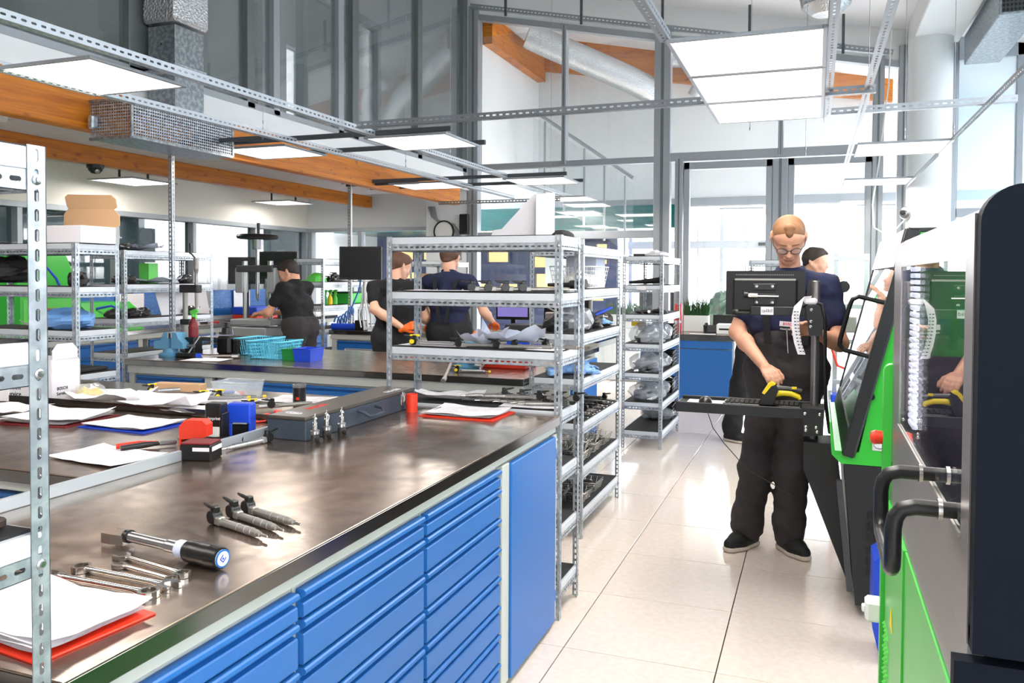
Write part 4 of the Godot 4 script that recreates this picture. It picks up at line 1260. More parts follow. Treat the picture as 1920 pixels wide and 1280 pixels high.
	part("arm_knob", mb().tube([V(-0.40, 1.325, -0.25), V(-0.46, 1.325, -0.25)], 0.004, 8).at(V(-0.465, 1.325, -0.25), V(0, 0, PI / 2)).lathe([Vector2(0, -0.012), Vector2(0.016, -0.012), Vector2(0.018, 0.0), Vector2(0.016, 0.012), Vector2(0, 0.012)], 10), M.black_plastic, t)
	part("cable_chain", mb().tube([V(-0.16, 1.36, -0.235), V(-0.12, 1.385, -0.235), V(-0.075, 1.37, -0.235), V(-0.058, 1.30, -0.235), V(-0.055, 1.1, -0.25), V(-0.05, 0.9, -0.26), V(-0.03, 0.76, -0.27)], 0.008, 8), M.black_plastic, t)
	# monitor with its back to us
	var mo := thing("monitor", "black flat monitor seen from behind on the arm in front of the man in glasses", "monitor", "", V(-0.232, 1.42, -4.15))
	part("back_shell", mb().prism(rounded(-0.184, -0.108, 0.184, 0.108, [0.005, 0.005, 0.005, 0.005], 3), -0.012, 0.012), M.black_plastic, mo)
	part("rear_bulge", mb().box(V(0, -0.01, 0.02), V(0.30, 0.16, 0.02), 0.009), M.black_plastic, mo)
	part("screen", mb().box(V(0, 0, -0.0125), V(0.35, 0.2, 0.002)), M.screen_glow, mo)
	var vent := mb()
	for k in 34:
		vent.box(V(-0.135 + k * 0.008, 0.088, 0.0125), V(0.004, 0.004, 0.002))
	part("vent_row", vent, M.grey_plastic, mo)
	part("mount_plate", mb().box(V(-0.002, 0.03, 0.036), V(0.105, 0.03, 0.012), 0.002).box(V(0.0, -0.03, 0.036), V(0.10, 0.055, 0.012), 0.002), M.black_powder, mo)
	part("hinge_rod", mb().tube([V(-0.075, -0.015, 0.055), V(0.065, -0.015, 0.055)], 0.004, 8).at(V(-0.052, -0.012, 0.055), V(0, 0, PI / 2)).lathe([Vector2(0, -0.02), Vector2(0.011, -0.02), Vector2(0.011, 0.02), Vector2(0, 0.02)], 12), M.chrome, mo)
	part("hinge_barrel", mb().at(V(-0.085, -0.008, 0.055), V(0, 0, PI / 2)).lathe([Vector2(0, -0.01), Vector2(0.012, -0.01), Vector2(0.014, 0.008), Vector2(0, 0.01)], 10), M.black_plastic, mo)
	for q in [[-0.038, 0.033], [0.035, 0.033], [-0.038, -0.045], [0.035, -0.045]]:
		part("screw", cache["bolt"], M.chrome, mo, V(q[0], q[1], 0.042), V(PI / 2, 0, 0))
	# handwritten note on the arm
	var nt := thing("paper_note", "small paper note with handwriting on the monitor arm", "note", "", V(-0.218, 1.336, -4.083))
	part("note_sheet", mb().box(Vector3.ZERO, V(0.058, 0.038, 0.001)), M.white_card, nt)
	lettering(nt, "ia4kd", 0.021, M.print_black, V(0, 0, 0.0008), V(0, 0, 0.05), 0.0006, false)
	# label roll hanging over the bracket
	var lr := thing("label_strip", "curling white strip of printed labels hanging from the pole bracket", "label strip", "", V(-0.068, 0, -4.075))
	var pts := []
	var path := [V(0.035, 1.388, 0), V(0.0, 1.385, 0.004), V(-0.028, 1.36, 0.01), V(-0.038, 1.31, 0.012), V(-0.036, 1.25, 0.014), V(-0.026, 1.19, 0.016), V(-0.008, 1.135, 0.02)]
	for p in path:
		for k in 2:
			pts.append(p + V(0.034 * k * (1.0 if p.y < 1.37 else 0.5), 0.022 * k if p.y > 1.37 else 0.0, 0.004 * k))
	part("strip", mb().sheet(pts, 2, path.size()), M.white_card, lr)
	var pr := mb()
	for k in 13:
		var f := k / 12.0
		var yy: float = lerp(1.335, 1.15, f)
		var xx: float = -0.037 + 0.02 * f * f + (0.008 * f * f)
		pr.box(V(xx + 0.013, yy, 0.0165 + 0.005 * f), V(0.009, 0.004, 0.0012)).box(V(xx + 0.026, yy, 0.0185 + 0.005 * f), V(0.007, 0.0035, 0.0012))
	part("print_marks", pr, M.print_black, lr)
	part("roll_core", mb().box(V(0.045, 1.385, -0.02), V(0.06, 0.028, 0.05), 0.008), M.white_card, lr)
	# keyboard, mouse, scanner on the tray
	var ty := 0.868
	var kb := thing("keyboard", "black keyboard on the narrow tray", "keyboard", "", V(-0.24, ty, -4.15), 0.0)
	part("case", mb().box(V(0, 0.008, 0), V(0.36, 0.016, 0.14), 0.004), M.black_plastic, kb)
	var km := mb().box(V(0, 0.003, 0), V(0.019, 0.006, 0.018), 0.002).mesh()
	for r in 5:
		for c in 15:
			part("key", km, M.black_matte, kb, V(-0.161 + 0.023 * c, 0.016, -0.052 + 0.026 * r))
	var ms := thing("computer_mouse", "black wired mouse on white paper at the end of the tray", "mouse", "", V(-0.505, ty + 0.003, -4.10))
	part("shell", ellipsoid(V(0.033, 0.028, 0.05)), M.black_plastic, ms, V(0, 0.008, 0))
	part("cord", mb().tube([V(0.01, 0.005, 0.04), V(0.02, -0.02, 0.09), V(0.05, -0.10, 0.1), V(0.10, -0.17, 0.09), V(0.2, -0.3, 0.02), V(0.42, -0.42, 0.0)], 0.0022, 6), M.black_plastic, ms)
	var pp := thing("paper_sheet", "white paper under the mouse on the narrow tray", "paper", "", V(-0.50, ty + 0.0005, -4.15))
	part("sheet", mb().box(V(0, 0.001, 0), V(0.2, 0.0015, 0.17)), M.paper, pp)
	var sc := thing("barcode_scanner", "yellow and black handheld barcode scanner on the keyboard", "scanner", "", V(-0.205, ty + 0.02, -4.09), 0.0)
	part("grip_base", mb().prism(PackedVector2Array([Vector2(-0.045, 0.0), Vector2(0.02, 0.0), Vector2(0.045, 0.075), Vector2(0.03, 0.098), Vector2(0.005, 0.098), Vector2(-0.025, 0.055)]), -0.035, 0.03), M.black_plastic, sc)
	part("head_rim", mb().prism(PackedVector2Array([Vector2(-0.03, 0.055), Vector2(-0.018, 0.05), Vector2(0.012, 0.09), Vector2(0.03, 0.098), Vector2(0.012, 0.108), Vector2(-0.004, 0.098)]), -0.037, 0.034), M.yellow_plastic, sc)
	part("handle", mb().tube([V(0.02, 0.052, 0), V(0.06, 0.058, 0), V(0.10, 0.056, 0), V(0.135, 0.042, 0), V(0.142, 0.03, 0)], [0.02, 0.016, 0.015, 0.012, 0.008], 10), M.yellow_plastic, sc)
	part("barrel", mb().tube([V(0.03, 0.075, -0.005), V(0.09, 0.075, -0.005), V(0.15, 0.068, -0.005)], [0.018, 0.015, 0.012], 10), M.black_plastic, sc)
	part("data_plate", mb().box(V(0.115, 0.084, 0.008), V(0.022, 0.012, 0.006), 0.001), M.yellow_plastic, sc)
	# small things beside the machines
	var bb := thing("plastic_divider", "thin blue plastic divider leaning in the gap between the two machines", "divider", "", V(0.245, 0, -3.42))
	part("sheet", mb().prism(PackedVector2Array([Vector2(-0.02, 0.40), Vector2(0.005, 0.42), Vector2(0.02, 0.0), Vector2(0.012, 0.0), Vector2(-0.022, 0.14)]), -0.2, 0.0), M.blue_plastic, bb)
	var wbx := thing("white_socket_box", "white plastic box fixed at the foot of the green panel", "socket box", "", V(0.165, 0.56, -2.50))
	part("case", mb().box(V(0.0, 0, 0), V(0.045, 0.06, 0.06), 0.008), M.white_plastic, wbx)
	part("latch", mb().box(V(-0.026, 0.0, 0.0), V(0.01, 0.02, 0.02), 0.003), M.white_plastic, wbx)

func ellipsoid(r: Vector3, rows := 8, seg := 14) -> MB:
	var m := mb()
	for i in rows:
		var a0 := -PI / 2 + PI * i / rows
		var a1 := -PI / 2 + PI * (i + 1) / rows
		for k in seg:
			var b0 := TAU * k / seg
			var b1 := TAU * (k + 1) / seg
			var q := []
			for w in [[a0, b0], [a0, b1], [a1, b1], [a1, b0]]:
				q.append(V(cos(w[0]) * cos(w[1]), sin(w[0]), -cos(w[0]) * sin(w[1])))
			if i > 0:
				m.tri(q[0] * r, q[1] * r, q[2] * r, (q[0] / r).normalized(), (q[1] / r).normalized(), (q[2] / r).normalized())
			if i < rows - 1:
				m.tri(q[0] * r, q[2] * r, q[3] * r, (q[0] / r).normalized(), (q[2] / r).normalized(), (q[3] / r).normalized())
	return m

# ---------------------------------------------------------------- people
# smooth union of tapered capsules, meshed as surface nets and added to m
func blob(m: MB, bones: Array, cell: float, k: float, clips: Array = [], wrinkle := 0.0, wfreq := 9.0) -> void:
	var lo := V(1e9, 1e9, 1e9)
	var hi := -lo
	for b in bones:
		var r: float = maxf(b[2], b[3])
		for i in 2:
			var p: Vector3 = b[i]
			lo = lo.min(p - V(r, r, r)); hi = hi.max(p + V(r, r, r))
	var pad := cell * 3.0 + k * 0.3 + wrinkle
	lo -= V(pad, pad, pad); hi += V(pad, pad, pad)
	var nx := int((hi.x - lo.x) / cell) + 2
	var ny := int((hi.y - lo.y) / cell) + 2
	var nz := int((hi.z - lo.z) / cell) + 2
	var f := PackedFloat32Array()
	f.resize(nx * ny * nz)
	f.fill(1.0)
	for b in bones:
		var a: Vector3 = b[0]
		var c: Vector3 = b[1]
		var ra: float = b[2]
		var rb: float = b[3]
		var ab := c - a
		var inv := 1.0 / maxf(ab.length_squared(), 1e-9)
		var r := maxf(ra, rb) + cell * 2.5 + k
		var l0 := a.min(c) - V(r, r, r) - lo
		var h0 := a.max(c) + V(r, r, r) - lo
		var x0 := maxi(0, int(l0.x / cell)); var x1 := mini(nx - 1, int(h0.x / cell) + 1)
		var y0 := maxi(0, int(l0.y / cell)); var y1 := mini(ny - 1, int(h0.y / cell) + 1)
		var z0 := maxi(0, int(l0.z / cell)); var z1 := mini(nz - 1, int(h0.z / cell) + 1)
		for z in range(z0, z1 + 1):
			for y in range(y0, y1 + 1):
				var row := (z * ny + y) * nx
				for x in range(x0, x1 + 1):
					var pa := lo + Vector3(x, y, z) * cell - a
					var t := clampf(pa.dot(ab) * inv, 0.0, 1.0)
					var d := (pa - ab * t).length() - ra - (rb - ra) * t
					var g := f[row + x]
					var h := k - absf(d - g)
					if h > 0.0:
						f[row + x] = minf(d, g) - h * h * 0.25 / k
					elif d < g:
						f[row + x] = d
	if wrinkle > 0.0 or not clips.is_empty():
		var nzs := FastNoiseLite.new()
		nzs.seed = 5
		nzs.frequency = wfreq
		nzs.fractal_octaves = 2
		for z in nz:
			for y in ny:
				var row := (z * ny + y) * nx
				for x in nx:
					var g := f[row + x]
					if absf(g) < cell * 4.0:
						var p := lo + Vector3(x, y, z) * cell
						if wrinkle > 0.0:
							g += wrinkle * nzs.get_noise_3d(p.x, p.y * 1.7 + p.x * 0.8, p.z)
						for q in clips:
							g = maxf(g, -(p - q[0]).dot(q[1]))
						f[row + x] = g
					elif g < 0.0:
						var p := lo + Vector3(x, y, z) * cell
						for q in clips:
							g = maxf(g, -(p - q[0]).dot(q[1]))
						f[row + x] = g
	# one vertex in each crossed cell
	var sx := 1
	var sy := nx
	var sz := nx * ny
	var vid := PackedInt32Array()
	vid.resize(nx * ny * nz)
	vid.fill(-1)
	var pts := PackedVector3Array()
	var cells := PackedInt32Array()
	var corner := [0, sx, sy, sx + sy, sz, sz + sx, sz + sy, sz + sx + sy]
	var cpos := [V(0, 0, 0), V(1, 0, 0), V(0, 1, 0), V(1, 1, 0), V(0, 0, 1), V(1, 0, 1), V(0, 1, 1), V(1, 1, 1)]
	var edges := [[0, 1], [2, 3], [4, 5], [6, 7], [0, 2], [1, 3], [4, 6], [5, 7], [0, 4], [1, 5], [2, 6], [3, 7]]
	var lim := cell * 2.2
	for z in nz - 1:
		for y in ny - 1:
			var row := (z * ny + y) * nx
			for x in nx - 1:
				var i := row + x
				if absf(f[i]) > lim:
					continue
				var mask := 0
				for q in 8:
					if f[i + corner[q]] < 0.0:
						mask |= 1 << q
				if mask == 0 or mask == 255:
					continue
				var sum := Vector3.ZERO
				var cnt := 0
				for e in edges:
					var fa := f[i + corner[e[0]]]
					var fb := f[i + corner[e[1]]]
					if (fa < 0.0) != (fb < 0.0):
						sum += cpos[e[0]].lerp(cpos[e[1]], fa / (fa - fb))
						cnt += 1
				vid[i] = pts.size()
				pts.append(lo + (Vector3(x, y, z) + sum / cnt) * cell)
				cells.append(i)
	var idx := PackedInt32Array()
	for ci in cells:
		if f[ci] >= 0.0:
			for ax in 3:
				var s: int = [sx, sy, sz][ax]
				if f[ci + s] < 0.0:
					_net(idx, vid, ci, [sy, sz, sx][ax], [sz, sx, sy][ax], true)
		else:
			for ax in 3:
				var s: int = [sx, sy, sz][ax]
				if f[ci + s] >= 0.0:
					_net(idx, vid, ci, [sy, sz, sx][ax], [sz, sx, sy][ax], false)
	var nor := PackedVector3Array()
	nor.resize(pts.size())
	for i in range(0, idx.size(), 3):
		var a := pts[idx[i]]; var b := pts[idx[i + 1]]; var c := pts[idx[i + 2]]
		var n := (b - a).cross(c - a)
		nor[idx[i]] += n; nor[idx[i + 1]] += n; nor[idx[i + 2]] += n
	for i in nor.size():
		nor[i] = nor[i].normalized()
	for i in range(0, idx.size(), 3):
		m.tri(pts[idx[i]], pts[idx[i + 1]], pts[idx[i + 2]], nor[idx[i]], nor[idx[i + 1]], nor[idx[i + 2]])

func _net(idx: PackedInt32Array, vid: PackedInt32Array, i: int, u: int, w: int, flip: bool) -> void:
	var a := vid[i]; var b := vid[i - u]; var c := vid[i - u - w]; var d := vid[i - w]
	if a < 0 or b < 0 or c < 0 or d < 0:
		return
	if flip:
		idx.append(a); idx.append(d); idx.append(c); idx.append(a); idx.append(c); idx.append(b)
	else:
		idx.append(a); idx.append(b); idx.append(c); idx.append(a); idx.append(c); idx.append(d)

func hand_bones(w: Vector3, f: Vector3, n: Vector3, thumb: float, curl: float) -> Array:
	f = f.normalized()
	n = (n - f * n.dot(f)).normalized()
	var s := f.cross(n) * thumb          # towards the thumb
	var out := [[w - f * 0.03, w + f * 0.02, 0.026, 0.026]]
	var lat := [0.030, 0.010, -0.010, -0.029]
	var len := [0.068, 0.076, 0.071, 0.056]
	for i in 4:
		var kn: Vector3 = w + f * (0.088 - 0.006 * absf(i - 1.2)) + s * lat[i]
		out.append([w + f * 0.015 + s * lat[i] * 0.6, kn, 0.0135, 0.0115])
		var p := kn
		var d := f
		for j in 3:
			d = (d * cos(curl * (0.8 + 0.25 * j)) - n * sin(curl * (0.8 + 0.25 * j))).normalized()
			var q: Vector3 = p + d * len[i] * [0.45, 0.31, 0.24][j]
			out.append([p, q, 0.0098 - 0.0008 * j, 0.009 - 0.0008 * j])
			p = q
	var t0 := w + f * 0.02 + s * 0.024
	var t1 := w + f * 0.05 + s * 0.046 - n * 0.012
	var t2 := t1 + (f * 0.8 + s * 0.25 - n * 0.4).normalized() * 0.032
	out.append([t0, t1, 0.014, 0.0115])
	out.append([t1, t2, 0.011, 0.0098])
	out.append([t2, t2 + (f - n * 0.45).normalized() * 0.022, 0.0096, 0.008])
	return out

func tf(bones: Array, X: Transform3D) -> Array:
	var o := []
	for b in bones:
		o.append([X * b[0], X * b[1], b[2], b[3]])
	return o

func mir(b: Array) -> Array:
	return [V(-b[0].x, b[0].y, b[0].z), V(-b[1].x, b[1].y, b[1].z), b[2], b[3]]

# j holds joints in the person's own axes (metres, y up)
func person(label: String, at: Vector3, j: Dictionary, o: Dictionary) -> Node3D:
	var t := thing("person", label, "person", "", at)
	var fine: bool = o.get("fine", false)
	var bc := 0.013 if fine else 0.018
	var hc := 0.0052 if fine else 0.0085
	var nc := 0.0042 if fine else 0.006
	var X := Transform3D(Basis.from_euler(V(o.pitch, o.yaw, o.get("roll", 0.0)), EULER_ORDER_YXZ), j.head)
	var skin := mb()
	var head := [[V(0, 0.035, -0.022), V(0, 0.038, 0.022), 0.084, 0.078], [V(0, 0.0, 0.0), V(0, -0.02, 0.035), 0.068, 0.062], [V(0, -0.03, 0.045), V(0, -0.078, 0.06), 0.05, 0.034], [V(0, -0.098, 0.066), V(0, -0.1, 0.07), 0.021, 0.018]]
	for b in [[V(0.047, -0.035, 0.012), V(0.024, -0.088, 0.055), 0.028, 0.02], [V(0.036, -0.026, 0.066), V(0.03, -0.04, 0.068), 0.022, 0.02], [V(0.034, 0.019, 0.083), V(0.008, 0.016, 0.09), 0.011, 0.009], [V(0.031, -0.003, 0.08), V(0.034, -0.004, 0.079), 0.0125, 0.0125], [V(0.078, -0.022, -0.008), V(0.083, 0.004, -0.014), 0.0085, 0.011], [V(0.083, 0.004, -0.014), V(0.086, 0.026, -0.022), 0.011, 0.0105], [V(0.009, -0.036, 0.1), V(0.011, -0.037, 0.096), 0.0085, 0.0075]]:
		head.append(b)
		head.append(mir(b))
	head.append([V(0, 0.01, 0.092), V(0, -0.033, 0.114), 0.008, 0.0115])
	head.append([V(-0.016, -0.062, 0.095), V(0.016, -0.062, 0.095), 0.008, 0.008])
	head.append([V(0, -0.02, -0.035), V(0, -0.08, -0.03), 0.06, 0.05])
	var hb := tf(head, X)
	hb.append([X * V(0, -0.05, -0.025), j.neck - V(0, 0.03, 0), 0.055, 0.056])
	blob(skin, hb, hc, 0.016)
	var gl: bool = o.get("gloves", false)
	var gloves := mb()
	for s in ["l", "r"]:
		if not j.has("el_" + s):
			continue
		var sh: Vector3 = j["sh_" + s]; var el: Vector3 = j["el_" + s]; var wr: Vector3 = j["wr_" + s]
		blob(skin, [[j.neck - V(0, 0.08, 0), sh - V(0, 0.02, 0), 0.03, 0.035], [sh - V(0, 0.02, 0), el, 0.04, 0.041], [el, el.lerp(wr, 0.3), 0.042, 0.041], [el.lerp(wr, 0.3), wr, 0.041, 0.027]], bc, 0.03)
		var hd: Vector3 = j["hd_" + s]
		blob(gloves if gl else skin, hand_bones(wr, hd - wr, j.get("hn_" + s, V(0, 1, 0)), 1.0 if s == "r" else -1.0, o.get("curl", 0.35)), nc, 0.008)
	part("body", skin, M[o.skin], t)
	if gl:
		part("gloves", gloves, M.orange_glove, t)
	# hair
	var hair := mb()
	var hbn := [[V(0, 0.037, -0.024), V(0, 0.042, 0.024), 0.084 + o.hair_h, 0.077 + o.hair_h], [V(0, 0.02, -0.03), V(0, -0.03, -0.045), 0.079 + o.hair_h * 0.7, 0.055 + o.hair_h * 0.5]]
	if o.has("forelock"):   # close-cropped: the shell grows out of the scalp
		hbn = [[V(0, 0.0405, -0.027), V(0, 0.043, 0.0175), 0.0845, 0.0785]]
	var clip := [[X * V(0, o.hairline, 0.075), X.basis * V(0, 0.80, -0.60)]]
	blob(hair, tf(hbn, X), hc * 0.8, 0.012, clip, 0.0 if o.has("forelock") else 0.002, 60.0)
	if o.has("forelock"):
		blob(hair, tf([[V(0, 0.095, 0.05), V(0.0, 0.078, 0.07), 0.032, 0.022], [V(0, 0.078, 0.07), V(0.0, 0.06, 0.081), 0.022, 0.013]], X), hc, 0.01)
	part("hair", hair, M[o.hair], t)
	if fine:
		var face := mb()
		for s in [-1.0, 1.0]:
			blob(face, tf([[V(0.016 * s, 0.028, 0.1), V(0.048 * s, 0.028, 0.0885), 0.005, 0.0045]], X), 0.003, 0.004)
		part("eyebrows", face, M.hair_blond, t)
		var lip := mb()
		blob(lip, tf([[V(-0.02, -0.060, 0.098), V(0.02, -0.060, 0.098), 0.0048, 0.0048], [V(-0.014, -0.0675, 0.098), V(0.014, -0.0675, 0.098), 0.005, 0.005]], X), 0.003, 0.004)
		part("lips", lip, M.lip, t)
		var eye := mb()
		for s in [-1.0, 1.0]:
			blob(eye, tf([[V(0.02 * s, -0.012, 0.0925), V(0.043 * s, -0.012, 0.087), 0.0025, 0.002]], X), 0.0016, 0.003)
		part("eyelashes", eye, M.hair_dark, t)
		var gs := mb()
		gs.T = X
		for s in [-1.0, 1.0]:
			var loop := []
			for k in 14:
				var a := TAU * k / 14.0
				loop.append(V(s * (0.034 + 0.026 * cos(a)), -0.004 + 0.0175 * sin(a) * (1.0 if sin(a) > 0 else 0.95), 0.108 - 0.006 * cos(a)))
			gs.tube(loop, 0.0022, 6, true)
			gs.tube([V(s * 0.06, 0.006, 0.103), V(s * 0.078, 0.01, 0.07), V(s * 0.086, 0.014, 0.0), V(s * 0.084, 0.0, -0.025)], 0.0022, 6)
		gs.tube([V(-0.008, 0.0, 0.113), V(0, 0.003, 0.116), V(0.008, 0.0, 0.113)], 0.002, 6)
		var gf := part("glasses", gs, M.black_plastic, t)
		var ln := mb()
		ln.T = X
		for s in [-1.0, 1.0]:
			ln.box(V(s * 0.034, -0.004, 0.108), V(0.046, 0.03, 0.001))
		part("lens", ln, M.lens, gf)
	# shirt
	var shl: Vector3 = j.sh_l; var shr: Vector3 = j.sh_r
	var hpl: Vector3 = j.hp_l; var hpr: Vector3 = j.hp_r
	var fw: Vector3 = o.front
	var shirt := mb()
	var c1 := shl.lerp(shr, 0.5) * 0.62 + hpl.lerp(hpr, 0.5) * 0.38
	var ax := (shr - shl).normalized()
	var c2 := shl.lerp(shr, 0.5) * 0.32 + hpl.lerp(hpr, 0.5) * 0.68
	var tb := [[shl + ax * 0.045 - V(0, 0.012, 0), shr - ax * 0.045 - V(0, 0.012, 0), 0.056, 0.056], [c1 - ax * 0.085 + fw * 0.012, c1 + ax * 0.085 + fw * 0.012, 0.118, 0.118], [c2 - ax * 0.075 + fw * 0.01, c2 + ax * 0.075 + fw * 0.01, 0.112, 0.112], [shl.lerp(shr, 0.5) + V(0, 0.0, 0), c1, 0.078, 0.1], [j.neck - V(0, 0.045, 0), shl - V(0, 0.005, 0), 0.058, 0.052], [j.neck - V(0, 0.045, 0), shr - V(0, 0.005, 0), 0.058, 0.052]]
	for s in ["l", "r"]:
		var sh: Vector3 = j["sh_" + s]
		if j.has("el_" + s):
			tb.append([sh, sh.lerp(j["el_" + s], 0.58), 0.056, 0.060])
	blob(shirt, tb, bc, 0.045, [], 0.010, 8.0)
	part("t_shirt", shirt, M[o.shirt], t)
	var col := mb()
	var cp := []
	for k in 16:
		var a := TAU * k / 16.0
		cp.append(j.neck + V(0, -0.005, 0) + ax * cos(a) * 0.068 + fw * (sin(a) * 0.062 + 0.012) + V(0, -0.022 * sin(a), 0))
	col.tube(cp, 0.011, 8, true)
	part("collar", col, M[o.shirt], t)
	# trousers / overalls
	var tr := mb()
	var lb := []
	for s in ["l", "r"]:
		var hp: Vector3 = j["hp_" + s]; var kn: Vector3 = j["kn_" + s]; var an: Vector3 = j["an_" + s]
		lb.append([hp + V(0, 0.02, 0), kn, 0.102, 0.084])
		lb.append([kn, an + V(0, 0.05, 0), 0.084, 0.082])
		lb.append([an + V(0, 0.05, 0), an + V(0, -0.005, 0), 0.078, 0.076])
	lb.append([hpl + V(0, 0.07, 0), hpr + V(0, 0.07, 0), 0.122, 0.122])
	var w1 := c2.lerp(hpl.lerp(hpr, 0.5), 0.45)
	lb.append([w1 - ax * 0.085 + fw * 0.012, w1 + ax * 0.085 + fw * 0.012, 0.124, 0.124])
	if o.get("bib", false):
		var bb := c1.lerp(c2, 0.55)
		lb.append([w1 - ax * 0.085 + fw * 0.03, bb - ax * 0.07 + fw * 0.035, 0.115, 0.098])
		lb.append([w1 + ax * 0.085 + fw * 0.03, bb + ax * 0.07 + fw * 0.035, 0.115, 0.098])
		lb.append([bb - ax * 0.07 + fw * 0.035, bb + ax * 0.07 + fw * 0.035, 0.098, 0.098])
	blob(tr, lb, bc, 0.05, [], 0.011, 8.0)
	var tp := part("overalls" if o.get("bib", false) else "trousers", tr, M[o.trousers], t)
	if o.get("bib", false):
		for s in [-1.0, 1.0]:
			var top: Vector3 = shl.lerp(shr, 0.5) + ax * s * 0.122 + V(0, 0.06, 0)
			var fr: Vector3 = c1 + ax * s * 0.10 + fw * 0.148
			var bk: Vector3 = c1 + ax * s * 0.06 - fw * 0.122
			var path := [c1.lerp(c2, 0.6) + ax * s * 0.09 + fw * 0.15, fr, fr.lerp(top, 0.4) + fw * 0.045, fr.lerp(top, 0.75) + fw * 0.05, top + fw * 0.035, top, top - fw * 0.04, bk.lerp(top, 0.7) - fw * 0.05, bk.lerp(top, 0.35) - fw * 0.045, bk - fw * 0.01, c2 + ax * s * 0.03 - fw * 0.135]
			var pts := []
			for p in path:
				for k in 2:
					pts.append(p + ax * (0.018 if k else -0.018))
			part("strap", mb().sheet(pts, 2, path.size(), 0.004), M.strap_cloth, tp)
	# shoes
	for s in ["l", "r"]:
		var an: Vector3 = j["an_" + s]; var toe: Vector3 = j["toe_" + s]
		var heel := V(an.x, 0.0, an.z) - (toe - V(an.x, toe.y, an.z)).normalized() * 0.04
		var hb2 := V(heel.x, 0.045, heel.z)
		var tb2 := V(toe.x, 0.038, toe.z)
		var mid := hb2.lerp(tb2, 0.6)
		var fb := [[hb2, mid, 0.043, 0.05], [mid, tb2.lerp(mid, 0.15), 0.05, 0.036], [an, hb2.lerp(tb2, 0.3) + V(0, 0.02, 0), 0.05, 0.045]]
		var up := mb()
		blob(up, fb, 0.009 if fine else 0.012, 0.03, [[V(0, 0.022, 0), V(0, 1, 0)]])
		var so := mb()
		blob(so, [[hb2 - V(0, 0.02, 0), mid - V(0, 0.02, 0), 0.047, 0.053], [mid - V(0, 0.02, 0), tb2.lerp(mid, 0.15) - V(0, 0.02, 0), 0.053, 0.041]], 0.008 if fine else 0.012, 0.02, [[V(0, 0.002, 0), V(0, 1, 0)], [V(0, 0.028, 0), V(0, -1, 0)]])
		var shoe := part("shoe", up, M.black_matte, t)
		part("sole", so, M.sole, shoe)
	return t

